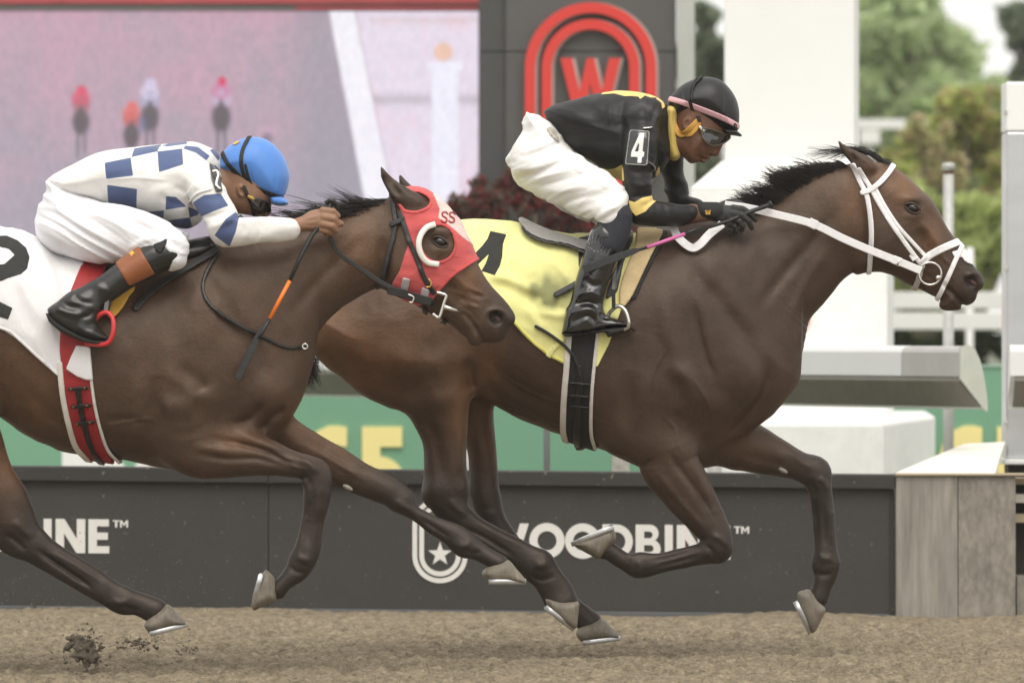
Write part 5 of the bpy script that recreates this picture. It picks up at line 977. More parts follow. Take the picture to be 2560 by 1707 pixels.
for sg in (-1, 1):
    c = P3('c4', 1480, 1206, 0); r_ = .041; pipe('bit_ring', [(c[0]+r_*math.cos(t), sg*.079, c[2]+r_*math.sin(t)) for t in np.linspace(0, 2*math.pi, 33)[:-1]], .0042, MAT['chrome'], br4, 8, closed=True)
    b_ = P3('c4', 1552, 1236, sg*.082); solid('bit_ball', Shape().ell(b_, (.010, .010, .010)), .003, MAT['chrome'], br4)
    rp = catmull(np.array([P3('c4', 1420, 1182, sg*.088), P3('c4', 1250, 1112, sg*.097), P3('c4', 1000, 1012, sg*.112), P3('c4', 800, 925, sg*.12), P3('c4', 570, 815, sg*.128), P3('c4', 300, 745, sg*.135), P3('c4', 60, 690, sg*.15), P3('c4', -120, 665, sg*.16)]), 5)
    strap('rein', rp, .028, .006, MAT['strap_white'], br4, up=(0, -1, 0))
    strap('rein_sleeve', [P3('c4', 600, 828, sg*.129), P3('c4', 540, 800, sg*.131)], .034, .010, MAT['strap_white'], br4); strap('rein_sleeve', [P3('c4', 1262, 1117, sg*.098), P3('c4', 1200, 1092, sg*.101)], .031, .010, MAT['strap_white'], br4)
    pipe('buckle', [P3('c4', 1250, 1090, sg*.106), P3('c4', 1232, 1146, sg*.106)], .0035, MAT['chrome'], br4, 6); strap('cheek_keeper', [P3('c4', 1345, 1050, sg*.085), P3('c4', 1375, 1095, sg*.085)], .024, .012, MAT['strap_white'], br4)
strap('rein_loop', catmull(np.array([P3('c5', 1040, 150, -.155), P3('c5', 1075, 225, -.185), P3('c5', 1150, 286, -.205), P3('c5', 1200, 272, -.21), P3('c5', 1265, 205, -.20), P3('c5', 1340, 145, -.17)]), 6), .030, .005, MAT['strap_white'], br4, up=(.1, -1, .25))

# ---------------------------------------------------------------- second horse
Y = H2Y; TC2 = clone(T2)
for p_, wd, am in (([(250, 800), (320, 900), (380, 1050), (420, 1250)], .02, .010), ([(330, 880), (400, 1000), (460, 1100)], .012, -.006), ([(150, 1000), (220, 1150), (330, 1350)], .02, .008), ([(100, 1080), (180, 1250), (260, 1400)], .018, -.006)): TC2.stroke(W('c1', p_, Y), wd, am, (Y-.5, Y))
TC2.folds((-3.2, 0, Y-.5, Y+.5, 1.0, 2.0), -1.15, 3, 14, .006, 31); TC2.noise((-3.2, 0, Y-.5, Y+.5, 1.0, 2.0), (14, 14, 9), .004, 5)
wc = thing('saddle_cloth', 'white saddle cloth with a black number 2 at the left edge', 'saddle cloth', P3('D', 40, 680, Y))
bpatch('cloth', TC2, 'D', [(-210, 470), (0, 470), (130, 500), (220, 560), (205, 620), (185, 670), (165, 730), (153, 800), (157, 871), (131, 850), (96, 818), (57, 782), (21, 758), (-60, 742), (-150, 738), (-210, 735)], Y, MAT['cloth_white'], wc, .013, .006)
bpatch('numeral', TC2, 'c1', [(-160, 830), (-80, 765), (60, 758), (130, 788), (190, 838), (216, 900), (206, 975), (170, 1010), (90, 1035), (20, 1065), (-40, 1110), (-60, 1150), (0, 1170), (120, 1230), (92, 1305), (0, 1275), (-200, 1210), (-170, 1080), (-90, 1010), (0, 950), (60, 945), (122, 885), (80, 845), (20, 832), (-60, 860), (-110, 900)], Y, MAT['cloth_black'], wc, .0165, .0035, NEAR2)
bstrap('hem', TC2, 'D', [(-150, 736), (-60, 740), (21, 755), (57, 779), (96, 815), (131, 846), (154, 866)], .010, Y, MAT['cloth_white'], wc, .0165, .004, NEAR2)
sd2 = thing('racing_saddle', 'black racing saddle with red girth strap and red stirrup iron on the second horse', 'saddle', P3('D', 250, 640, Y))
s = Shape().inflate(W('c1', [(345, 880), (420, 890), (540, 915), (760, 930), (1000, 890), (1180, 800), (1320, 765), (1410, 760), (1450, 800), (1440, 880), (1300, 960), (1000, 1020), (700, 1000), (480, 965), (380, 920)], Y), .05, .14, Y); solid('seat', s, .006, MAT['leather_black'], sd2)
bpatch('girth', T2, 'c7', [(560, -400), (720, -420), (660, -150), (625, 100), (615, 300), (640, 560), (670, 720), (720, 860), (760, 980), (600, 980), (545, 880), (490, 700), (455, 450), (425, 200), (428, 60), (480, -160)], Y, MAT['girth_red'], sd2, .018, .005)
bstrap('girth_edge', T2, 'c7', [(426, 285), (442, 480), (472, 660), (510, 820), (565, 900), (600, 960)], .020, Y, MAT['piping_white'], sd2, .024, .004); bstrap('girth_edge', T2, 'c7', [(628, 385), (650, 560), (682, 720), (722, 850), (785, 930)], .010, Y, MAT['piping_white'], sd2, .023, .004)
bstrap('girth_strap', T2, 'c7', [(545, 470), (562, 600), (590, 740), (622, 860), (665, 940)], .020, Y, MAT['leather_black'], sd2, .027, .004)
for (a, b), (c, d) in (((490, 447), (602, 440)), ((506, 562), (616, 552)), ((528, 673), (636, 660))):
    bstrap('keeper', T2, 'c7', [(a, b), ((a+c)/2, (b+d)/2), (c, d)], .013, Y, MAT['leather_black'], sd2, .031, .0035, NEAR2)
    for q in ((a+12, b), (c-12, d)): solid('stud', Shape().ell((*W1('c7', *q, Y)[:1], Y-.325, W1('c7', *q, Y)[1]), (.004, .03, .004)), .003, MAT['brass'], sd2)
s = Shape().inflate(W('c7', [(600, 870), (700, 880), (690, 915), (640, 922)], Y), .02, .05, Y); solid('buckle', s, .005, MAT['leather_black'], sd2)
bpatch('towel_flap', TC2, 'c7', [(535, 165), (622, 175), (632, 280), (640, 388), (600, 388), (540, 365), (468, 318), (500, 240)], Y, MAT['cloth_white'], sd2, .034, .004, NEAR2)
bpatch('foam_pad', T2, 'c1', [(905, 1080), (850, 1120), (790, 1130), (745, 1230), (735, 1285), (770, 1292), (830, 1225), (868, 1150), (915, 1100)], Y, MAT['foam_gold'], sd2, .030, .004, NEAR2, sm=2)
bstrap('loose_strap', T2, 'c1', [(1420, 855), (1250, 955), (1080, 1062), (975, 1150), (912, 1225)], .025, Y, MAT['leather_soft'], sd2, .014, .004, NEAR2)
ys2 = Y-.36
strap('stirrup_leather', [P3('c1', 720, 1040, Y-.30), P3('c1', 705, 1130, Y-.33), P3('c1', 690, 1260, ys2)], .016, .004, MAT['leather_black'], sd2)
stirrup('c1', [(610, 1330, .03), (650, 1275, .01), (700, 1258, 0), (735, 1295, -.01), (742, 1360, -.02), (725, 1430, -.02), (680, 1466, -.01), (560, 1462, .04)], ys2, MAT['iron_red'], sd2, .0085)
strap('stirrup_leather', [P3('c1', 720, 1040, Y+.30), P3('c1', 705, 1130, Y+.33), P3('c1', 690, 1260, Y+.36)], .016, .004, MAT['leather_black'], sd2); stirrup('c1', [(610, 1330, -.03), (650, 1275, -.01), (700, 1258, 0), (735, 1295, .01), (742, 1360, .02), (725, 1430, .02), (680, 1466, .01), (560, 1462, -.04)], Y+.36, MAT['iron_red'], sd2, .0085)

# red blinker hood
hood = thing('blinker_hood', 'red blinker hood with a white eye cup on the second horse', 'hood', P3('c2', 1150, 700, Y))
HS = clone(HD2); HS.noise((-.9, .3, Y-.2, Y+.2, .9, 1.8), (22, 22, 40), .004, 9)
wpoly = W('c2', [(1150, 300), (1260, 380), (1400, 560), (1460, 700), (1400, 660), (1330, 600), (1250, 530), (1195, 500), (1205, 430)], Y)
def hcol(v):
    m = poly2(v[:, 0], v[:, 2], wpoly) < 0; r = np.tile((.56, .105, .105), (len(v), 1)); r[m] = (.72, .55, .51)
    return {'col': r*(1+.10*vnoise(v[:, 0]*30, v[:, 1]*30, v[:, 2]*30, 2))[:, None]}
circ_c2 = lambda x, y, rx, ry: [(x+rx*math.cos(t), y+ry*math.sin(t)) for t in np.linspace(0, 2*math.pi, 17)[:-1]]
eh = circ_c2(1195, 692, 122, 132); earh = [(885, 350), (985, 308), (1070, 318), (1128, 365), (1112, 412), (1050, 442), (990, 445), (925, 425)]
bpatch('hood_cloth', HS, 'c2', [(930, 225), (1100, 240), (1240, 330), (1400, 520), (1480, 700), (1510, 795), (1480, 822), (1380, 885), (1285, 960), (1205, 1050), (1150, 1120), (1040, 1160), (930, 1120), (845, 1000), (905, 900), (945, 770), (985, 660), (930, 500), (895, 390)], Y, MAT['hood_red'], hood, .009, .004, attrs=hcol, holes=(eh, earh))
for nm, q in (('eye_hem', eh), ('ear_hem', earh)):
    pl = smooth_poly(W('c2', q, Y), 3); mk = (lambda X, Z, pl=pl: np.abs(poly2(X, Z, pl)+(-.006))-.005); bb = (pl[:, 0].min()-.03, pl[:, 0].max()+.03, pl[:, 1].min()-.03, pl[:, 1].max()+.03)
    shell(nm, HS, .0036, mk, .0125, MAT['hood_red'], hood, bb, (Y-.17, Y-.03), .01, attrs=lambda v: {'col': np.tile((.58, .09, .09), (len(v), 1))})
bstrap('hem', HS, 'c2', [(1500, 800), (1385, 872), (1285, 948), (1200, 1042)], .010, Y, MAT['hood_red'], hood, .0125, .0036).data
for o in hood.children:
    if o.name.startswith('hem'): a = o.data.attributes.new('col', 'FLOAT_COLOR', 'POINT'); a.data.foreach_set('color', np.tile((.58, .09, .09, 1), len(o.data.vertices)).astype(np.float32))
for sx in (1240, 1296):
    p_ = [(sx+26, 468), (sx+10, 455), (sx-14, 462), (sx-12, 484), (sx+14, 500), (sx+20, 522), (sx-2, 534), (sx-22, 520)]
    bstrap('letter', HS, 'c2', p_, .0055, Y, MAT['girth_red'], hood, .013, .0026, (Y-.14, Y-.005))
for sg in (-1, 1):
    cp = catmull(np.array([P3('c2', a, b, Y+sg*c) for a, b, c in ((1168, 545, .116), (1105, 570, .128), (1060, 630, .138), (1046, 700, .142), (1065, 775, .138), (1115, 832, .128), (1195, 848, .116))]), 5)
    v, f_ = sweep(cp, rect(.020, .016), up=(0, 1, 0)); mesh_obj('eye_cup', v, f_, MAT['cup_white'], hood, True)
bpatch('tag', HS, 'c2', [(930, 948), (985, 962), (965, 1050), (910, 1035)], Y, MAT['tag_grey'], hood, .015, .0035, NEAR2); bpatch('tag', HS, 'c2', [(1075, 1022), (1135, 1040), (1115, 1100), (1058, 1085)], Y, MAT['tag_grey'], hood, .015, .0035, NEAR2)
br2 = thing('bridle', 'black leather bridle with steel bit and black reins on the second horse', 'bridle', P3('c2', 1000, 850, Y))
bstrap('throat_latch', HS, 'c2', [(838, 320), (860, 450), (872, 540), (850, 660), (812, 800), (772, 950), (735, 1020)], .017, Y, MAT['leather_soft'], br2, .010, .0036); bstrap('cheek_strap', HS, 'c2', [(905, 470), (940, 560), (985, 690), (1040, 820), (1095, 960), (1160, 1060)], .018, Y, MAT['leather_soft'], br2, .017, .0036); bstrap('browband', HS, 'c2', [(845, 545), (885, 530), (925, 505)], .018, Y, MAT['leather_soft'], br2, .018, .0036)
bstrap('noseband', HS, 'c2', [(830, 1045), (930, 1075), (1040, 1110), (1150, 1140)], .026, Y, MAT['leather_black'], br2, .017, .0036); bstrap('chin_strap', S2, 'c2', [(1090, 1190), (1105, 1262), (1170, 1300), (1240, 1285)], .018, Y, MAT['leather_black'], br2, .012, .004)
for sg in (-1, 1):
    yy = Y+sg*.092
    pipe('bit_cheek', catmull(np.array([P3('c2', 1150, 1218, yy), P3('c2', 1192, 1248, yy), P3('c2', 1212, 1220, yy), P3('c2', 1232, 1150, yy), P3('c2', 1252, 1085, yy), P3('c2', 1215, 1066, yy), P3('c2', 1180, 1058, yy)]), 5), .0062, MAT['chrome'], br2, 8)
    v, f_ = sweep([P3('c2', 1235, 1165, yy), P3('c2', 1300, 1185, yy+sg*-.006), P3('c2', 1372, 1206, Y+sg*.066)], circ(.009, 8), (.1, .9, .2), rad=[1, .75, .15]); mesh_obj('bit_spoke', v, f_, MAT['chrome'], br2)
    rp = catmull(np.array([P3('c2', a, b, Y+sg*c) for a, b, c in ((1140, 1130, .1), (1000, 1095, .11), (880, 1045, .118), (740, 970, .122), (600, 875, .128), (480, 795, .135), (410, 715, .14), (375, 630, .145), (368, 560, .13))]), 6)
    strap('rein', rp, .017, .009, MAT['leather_soft'], br2, up=(0, -1, 0)); strap('rein_wrap', catmull(np.array([P3('c2', a, b, Y+sg*c) for a, b, c in ((1140, 1130, .105), (1020, 1100, .113), (900, 1060, .121), (815, 1040, .124))]), 4), .030, .012, MAT['leather_black'], br2, up=(0, -1, 0))
    pipe('buckle', catmull(np.array([P3('c2', a, b, Y+sg*.124) for a, b in ((965, 1072), (1008, 1095), (995, 1135), (975, 1128))]), 4), .0035, MAT['chrome'], br2, 6); pipe('buckle', catmull(np.array([P3('c2', a, b, Y+sg*.124) for a, b in ((1120, 955), (1140, 985), (1130, 1015), (1100, 1018))]), 4), .003, MAT['brass'], br2, 6)
pipe('breast_ring', [(P3('c1', 2000, 1478, Y)+np.array((.009*math.cos(q), -.13, .009*math.sin(q)))) for q in np.linspace(0, 2*math.pi, 17)[:-1]], .003, MAT['chrome'], br2, 6, closed=True)
bstrap('breast_strap', T2, 'c1', [(1430, 880), (1372, 980), (1342, 1080), (1372, 1180), (1460, 1265), (1600, 1352), (1750, 1425), (1880, 1485), (2010, 1480)], .012, Y, MAT['leather_black'], br2, .010, .0036)

# ---------------------------------------------------------------- manes, forelock, tail
def hair(name, roots, root, m=None, r0=.0022, k=3, seg=6):
    """roots: list of paths (n,3)"""
    mv, mf = [], []; pr = circ(r0, k); o = 0
    for p in roots:
        p = catmull(np.array(p), 3) if len(p) < 6 else np.array(p); v, f = sweep(p, pr, (.2, .9, .3), rad=np.linspace(1, .25, len(p)), caps=False); mv.append(v); mf.append(np.array(f)+o); o += len(v)
    return mesh_obj(name, np.vstack(mv), np.vstack(mf), m or MAT['hair'], root, True)
def mane(crest, Y, n, ln, dirs, seed, spread=.35, hw=.02, droop=.0):
    r = np.random.default_rng(seed); c = catmull(np.array([P3(*q, Y) for q in crest]), 12); L_ = np.linspace(0, 1, len(c)); out = []; nt_ = 110; tf = np.sort(r.uniform(-.02, 1.02, nt_)); tl_ = r.uniform(.7, 1.12, nt_); td = r.normal(size=(nt_, 2))*.12; tb = r.normal(size=nt_)*.35
    for i in range(n):
        k = r.integers(nt_); t = float(np.clip(tf[k]+r.normal()*.03, 0, 1)); b = np.array([np.interp(t, L_, c[:, q]) for q in range(3)]); b[1] += r.normal()*hw*.5; b[2] -= .014
        l_ = np.interp(t, *ln)*tl_[k]*r.uniform(.45, 1.1); d = np.array([np.interp(t, dirs[0], dirs[1])+td[k, 0], r.normal()*.15, np.interp(t, dirs[0], dirs[2])+td[k, 1]]); d = d/np.linalg.norm(d)
        pull = np.array([tf[k]-t]); d = d+r.normal(size=3)*spread*np.array((.25, .5, .25)); bend = np.array((-.55, r.normal()*.2, -.35-droop+tb[k]))
        out.append([b, b+d*l_*.3, b+d*l_*.58+bend*l_*.10, b+d*l_*.8+bend*l_*.30, b+d*l_*.95+bend*l_*.55])
    return out
hr = mane([('D', 1945, 372), ('D', 1890, 396), ('D', 1830, 432), ('D', 1770, 470), ('D', 1700, 508)], 0, 4200, ([0, .15, .5, .8, 1], [.05, .095, .12, .12, .085]), ([0, .5, 1], [-1, -.75, -.55], [.30, .75, .95]), 5, .22, .03)
hr += mane([('D', 1690, 505), ('D', 1650, 500), ('D', 1590, 510)], 0, 600, ([0, 1], [.07, .08]), ([0, 1], [-.9, -1], [.5, .35]), 6, .3, .03)
hair('mane', hr, lead, r0=.0016)
r = np.random.default_rng(3); fl = []
for i in range(190):                          # forelock swept back past the far ear
    a = P3('c4', 1150+r.normal()*25, 348+r.normal()*12, .02+r.normal()*.025); q = r.uniform(.2, 1); y_ = .075+r.normal()*.02
    fl.append([a, P3('c4', 1060, 285+r.normal()*10, y_*.6), P3('c4', 970, 244+r.normal()*10, y_), P3('c4', 890-40*q, 240-8*q+r.normal()*16, y_), P3('c4', 830-330*q*q, 262+r.normal()*34, y_*.7)])
hair('forelock', fl, lead, r0=.0013)
hr = mane([('c2', 860, 335), ('c2', 700, 400), ('c2', 560, 460), ('c2', 380, 500), ('c2', 150, 540), ('c2', -80, 570)], H2Y, 2600, ([0, .2, .5, .8, 1], [.09, .13, .17, .12, .06]), ([0, .4, 1], [-1, -1, -1], [.10, .28, .20]), 8, .18, .03, .05)
hair('mane', hr, second, r0=.0015)
r = np.random.default_rng(11); tl = []
for i in range(900):                          # tails stream out behind
    a = P3('D', 735+r.normal()*6, 640+r.normal()*10, r.normal()*.02); q = r.uniform(.6, 1); tl.append([a, P3('D', 690+r.normal()*8, 640+r.normal()*16, r.normal()*.03), P3('D', 640-40*q, 700+r.normal()*30, r.normal()*.05), P3('D', 672+r.normal()*22, 790+r.normal()*22, .05+r.normal()*.06), P3('D', 712+r.normal()*14, 850+r.normal()*22, .08+r.normal()*.07)])
hair('tail', tl, lead, r0=.0015)
tl = []
for i in range(900):
    a = P3('D', -470+r.normal()*6, 640+r.normal()*10, H2Y+r.normal()*.02); q = r.uniform(.6, 1); tl.append([a, P3('D', -540+r.normal()*8, 620+r.normal()*16, H2Y+r.normal()*.03), P3('D', -660, 660+r.normal()*30, H2Y+r.normal()*.05), P3('D', -760+r.normal()*25, 730+r.normal()*40, H2Y+r.normal()*.06), P3('D', -800-60*q, 800+r.normal()*50, H2Y+r.normal()*.07)])
hair('tail', tl, second)
for f_, x, y, yy, Yr, rt in (('c8', 442, 1225, .045, H2Y, second), ('c6', 1345, 425, .07, H4Y, lead)):
    a = P3(f_, x, y, Yr+yy); s = Shape().ell(a, (.020, .02, .009), ang=-.5); solid('chestnut', s, .003, MAT['chestnut'], rt)
# ================================================================== jockeys
mat('skin_dark', (.125, .060, .036), rough=.5, spec=.4, noise=(40, .12), noise2=(9, .08), bump=(220, .12)); mat('skin_tan', (.27, .148, .090), rough=.5, spec=.4, noise=(40, .10), noise2=(9, .08), bump=(220, .15))
mat('breeches', (.80, .79, .77), rough=.75, spec=.25, noise=(7, .03), bump=(22, .22, (1, 1, 1.6)), bscale=.014, sheen=.15); mat('breeches_cool', (.79, .785, .82), rough=.7, spec=.25, noise=(7, .03), bump=(22, .22, (1, 1, 1.6)), bscale=.014, sheen=.15)
mat('patent', (.008, .0078, .0075), rough=.10, spec=.6, coat=.6, noise=(9, .3), bump=(16, .30, (1, 1, 1.4)), bscale=.012); mat('boot_leather', (.016, .0155, .015), rough=.28, spec=.5, coat=.15, noise=(14, .35), bump=(18, .25), bscale=.012); mat('sock_navy', (.022, .024, .034), rough=.8, noise=(50, .2), bump=(220, .2)); mat('cuff_brown', (.26, .085, .030), rough=.32, spec=.5, noise=(30, .15, (.4, 1, 4)), bump=(60, .15, (.4, 1, 4)))
mat('helmet_black', (.0125, .0122, .0128), rough=.42, spec=.42, sheen=.0, noise=(20, .15), bump=(400, .08)); mat('helmet_blue', (.085, .24, .64), rough=.45, spec=.4, sheen=.2, noise=(12, .06), bump=(300, .06)); mat('band_pink', (.72, .42, .47), rough=.55, noise=(40, .06)); mat('elastic', (.018, .017, .016), rough=.7); mat('lens', (.010, .010, .011), rough=.05, spec=.7, coat=1); mat('lens_rim', (.10, .08, .055), rough=.3); mat('scarf_yellow', (.60, .44, .11), rough=.75, noise=(18, .12, (3, 1, .6)), bump=(30, .5, (3, 1, .4)), bscale=.012, sheen=.2)
mat('harness_gold', (.56, .30, .055), rough=.5, noise=(40, .08)); mat('glove', (.030, .030, .030), rough=.55, spec=.4, noise=(50, .25), bump=(120, .3)); mat('gold_mark', (.70, .40, .06), rough=.4); mat('badge', (.020, .021, .021), rough=.16, spec=.6, coat=.5, noise=(8, .4)); mat('badge_edge', (.30, .30, .29), rough=.3); mat('whip_black', (.016, .016, .016), rough=.45, noise=(60, .3, (1, 1, 1)), bump=(90, .3)); mat('whip_pink', (.62, .14, .36), rough=.45); mat('whip_orange', (.85, .20, .02), rough=.45)
mat('undershirt', (.46, .42, .37), rough=.85, noise=(30, .15), bump=(40, .3)); mat('lip', (.20, .075, .06), rough=.45)
def two_tone(name, c0, c1, rough=.55, bump=(16, .3), sheen=.2):
    m = mat(name, c0, rough=rough, spec=.35, bump=bump, bscale=.016, sheen=sheen); n = m.node_tree.nodes; l = m.node_tree.links; b = n['Principled BSDF']
    a = n.new('ShaderNodeAttribute'); a.attribute_name = 'mk'; mr = n.new('ShaderNodeMapRange'); mr.inputs['From Min'].default_value = -.0008; mr.inputs['From Max'].default_value = .0008; l.new(a.outputs['Fac'], mr.inputs[0])
    t = n.new('ShaderNodeTexNoise'); t.inputs['Scale'].default_value = 9; t.inputs['Detail'].default_value = 5; q = n.new('ShaderNodeMapRange'); q.inputs['To Min'].default_value = .88; q.inputs['To Max'].default_value = 1.12; l.new(t.outputs['Fac'], q.inputs[0])
    mx = n.new('ShaderNodeMix'); mx.data_type = 'RGBA'; mx.inputs[6].default_value = (*c1, 1); mx.inputs[7].default_value = (*c0, 1); l.new(mr.outputs[0], mx.inputs[0])
    sc_ = n.new('ShaderNodeVectorMath'); sc_.operation = 'SCALE'; l.new(mx.outputs[2], sc_.inputs[0]); l.new(q.outputs[0], sc_.inputs['Scale']); l.new(sc_.outputs[0], b.inputs['Base Color']); return m
two_tone('silks_black', (.0115, .0110, .0105), (.76, .58, .20), .46, sheen=0); two_tone('silks_check', (.76, .75, .73), (.072, .105, .225), .6)
def marks(f, polys, Y):
    ps = [W(f, q, Y) for q in polys]
    return lambda v: {'mk': np.minimum.reduce([poly2(v[:, 0].astype(np.float32), v[:, 2].astype(np.float32), q) for q in ps])}
def mir(rows, Y): return [(a, b, 2*Y-c, *r) for a, b, c, *r in rows]
def C3(f, pts, Y): return np.array([P3(f, a, b, Y+c) for a, b, c in pts])

# ---------------------------------------------------------------- rider of the leading horse
Y = H4Y; j4 = thing('person', 'jockey in black and yellow silks and black helmet crouched on the leading horse', 'jockey', P3('D', 1330, 500, 0), 'jockeys riding in the race')
sh4 = Shape()
sh4.inflate(W('c3', [(505, 405), (560, 362), (700, 312), (850, 280), (950, 260), (1100, 246), (1280, 264), (1400, 302), (1470, 368), (1500, 440), (1500, 560), (1510, 680), (1480, 780), (1430, 860), (1370, 920), (1280, 955), (1180, 955), (1100, 938), (960, 862), (850, 797), (690, 707), (612, 612), (560, 530), (508, 445)], Y), .13, XI('c3', (500, 700, 1000, 1250, 1500), (.135, .145, .17, .185, .12), Y), Y)
arm4 = pairs('c3', [((1270, 480), 125, .085, -.15), ((1130, 600), (1410, 590), .078, -.195), ((1120, 760), (1385, 770), .070, -.22), ((1118, 920), (1355, 930), .064, -.235), ((1135, 1050), (1352, 1040), .060, -.24), ((1235, 1165), 104, .058, -.24), ((1330, 1205), 100, .054, -.235), ((1450, 1300), (1460, 1108), .050, -.22), ((1560, 1296), (1565, 1125), .046, -.19), ((1655, 1280), (1655, 1128), .042, -.165)], Y)
sh4.tube(arm4, k=.035)
farm4 = pairs('c3', [((1330, 520), 120, .08, .14), ((1400, 700), (1590, 690), .065, .19), ((1415, 820), (1598, 800), .062, .21), ((1430, 930), (1605, 920), .06, .225), ((1455, 1040), (1635, 1020), .056, .23), ((1570, 1120), 75, .05, .22), ((1700, 1165), 70, .044, .18)], Y)
sh4.tube(farm4, k=.03)
for p_, wd, am in (([(1040, 300), (1010, 420), (1000, 540)], .012, .006), ([(1120, 330), (1100, 450), (1110, 560)], .010, -.006), ([(1190, 330), (1160, 450), (1140, 560)], .012, .006), ([(1300, 330), (1320, 430), (1330, 530)], .010, -.007), ([(1380, 340), (1350, 440), (1330, 540)], .010, -.006), ([(1440, 420), (1380, 480), (1330, 560)], .012, .006), ([(600, 585), (800, 575), (1000, 565)], .006, -.004), ([(560, 400), (700, 420), (900, 470)], .02, .006), ([(620, 480), (800, 520), (1000, 520)], .02, -.006), ([(700, 640), (900, 700), (1080, 740)], .018, .006), ([(800, 620), (1000, 640), (1110, 660)], .014, -.006),
                   ([(1130, 880), (1240, 900), (1350, 900)], .010, -.005), ([(1140, 960), (1250, 1000), (1350, 980)], .012, .006), ([(1150, 1100), (1250, 1080), (1360, 1060)], .010, -.008), ([(1300, 1120), (1340, 1180), (1320, 1270)], .010, .005), ([(1420, 1130), (1440, 1200), (1420, 1280)], .010, -.005), ([(1380, 620), (1400, 740), (1380, 850)], .010, -.007), ([(1430, 600), (1450, 720), (1430, 830)], .012, .007)): sh4.stroke(W('c3', p_, Y), wd, am, (-.5, 0))
sh4.folds((-2, 2, -.5, .5, 1.2, 2.4), -.3, 4, 15, .0065, 23); sh4.noise((-2, 2, -.5, .5, 1.2, 2.4), (16, 16, 16), .003, 7)
ym4 = [[(945, 275), (990, 235), (1130, 220), (1290, 240), (1420, 290), (1450, 370), (1425, 392), (1418, 340), (1375, 308), (1390, 300), (1330, 300), (1360, 312), (1290, 285), (1250, 318), (1240, 296), (1180, 290), (1130, 292), (1050, 268)],
       [(955, 848), (1000, 862), (1050, 858), (1110, 828), (1120, 960), (1060, 960)], [(1150, 1112), (1200, 1128), (1262, 1092), (1372, 1068), (1398, 1092), (1330, 1150), (1285, 1200), (1210, 1234), (1172, 1190)], [(1372, 905), (1400, 835), (1412, 890), (1385, 915)]]
solid('silks_shirt', sh4, .005, MAT['silks_black'], j4, marks('c3', ym4, Y))
bp4 = Shape(); bp4.inflate(W('c3', [(366, 400), (332, 470), (322, 550), (272, 620), (222, 720), (208, 800), (232, 890), (282, 952), (352, 1012), (500, 1085), (640, 1060), (720, 940), (790, 800), (740, 690), (660, 600), (600, 520), (510, 452), (430, 425)], Y), .125, XI('c3', (210, 400, 600, 760), (.14, .18, .165, .15), Y), Y)
th4 = pairs('c3', [((420, 800), 165, .11, -.09), ((480, 1070), (720, 730), .105, -.13), ((640, 1155), (880, 812), .098, -.18), ((790, 1222), (1020, 900), .090, -.225), ((890, 1255), (1115, 990), .082, -.255), ((930, 1262), (1138, 1080), .074, -.27), ((960, 1240), (1140, 1160), .066, -.275)], Y)
for t_ in (th4, mir(th4, Y)): bp4.tube(t_, k=.04)
cf = pairs('c3', [((1020, 1190), 105, .070, -.275), ((925, 1268), (1118, 1250), .068, -.28)], Y)
for t_ in (cf, mir(cf, Y)): bp4.tube(t_, k=.03)
for p_, wd, am in (([(290, 880), (450, 850), (640, 745)], .012, .007), ([(300, 930), (480, 890), (700, 790)], .010, -.007), ([(330, 960), (560, 910), (760, 850)], .010, .006), ([(380, 1000), (600, 970), (850, 900)], .010, -.006), ([(620, 760), (760, 870), (900, 960), (1040, 1040)], .007, .005), ([(470, 1050), (700, 1030), (900, 1000)], .012, .005), ([(640, 1130), (820, 1090), (1000, 1060)], .012, -.006), ([(930, 1250), (1000, 1190), (1100, 1150)], .014, .008), ([(900, 1230), (980, 1160), (1090, 1120)], .010, -.007), ([(360, 720), (480, 690), (620, 620)], .012, .006), ([(330, 660), (450, 620), (570, 560)], .010, -.005), ([(270, 760), (400, 760), (560, 690)], .012, -.005), ([(480, 480), (540, 560), (600, 650)], .012, .008)): bp4.stroke(W('c3', p_, Y), wd, am, (-.5, 0))
bp4.folds((-2, 2, -.5, .5, 1.0, 2.4), .42, 4, 30, .0085, 11); bp4.noise((-2, 2, -.5, .5, 1.0, 2.4), (18, 18, 26), .0015, 11)
solid('breeches', bp4, .005, MAT['breeches'], j4)
skt = pairs('c5', [((600, 105), (800, 95), .066, -.282), ((575, 180), (788, 190), .064, -.288), ((545, 240), (750, 280), .062, -.294)], Y)
bo = pairs('c5', [((542, 205), (748, 262), .060, -.295), ((505, 320), (716, 345), .057, -.30), ((465, 455), (672, 475), .053, -.305), ((432, 585), (630, 600), .047, -.31), ((412, 670), (600, 680), .044, -.312)], Y)
ftp = [(405, 660), (372, 790), (378, 814), (450, 812), (560, 796), (660, 778), (770, 768), (812, 800), (816, 775), (770, 738), (700, 712), (640, 690), (605, 650), (560, 630), (440, 630)]
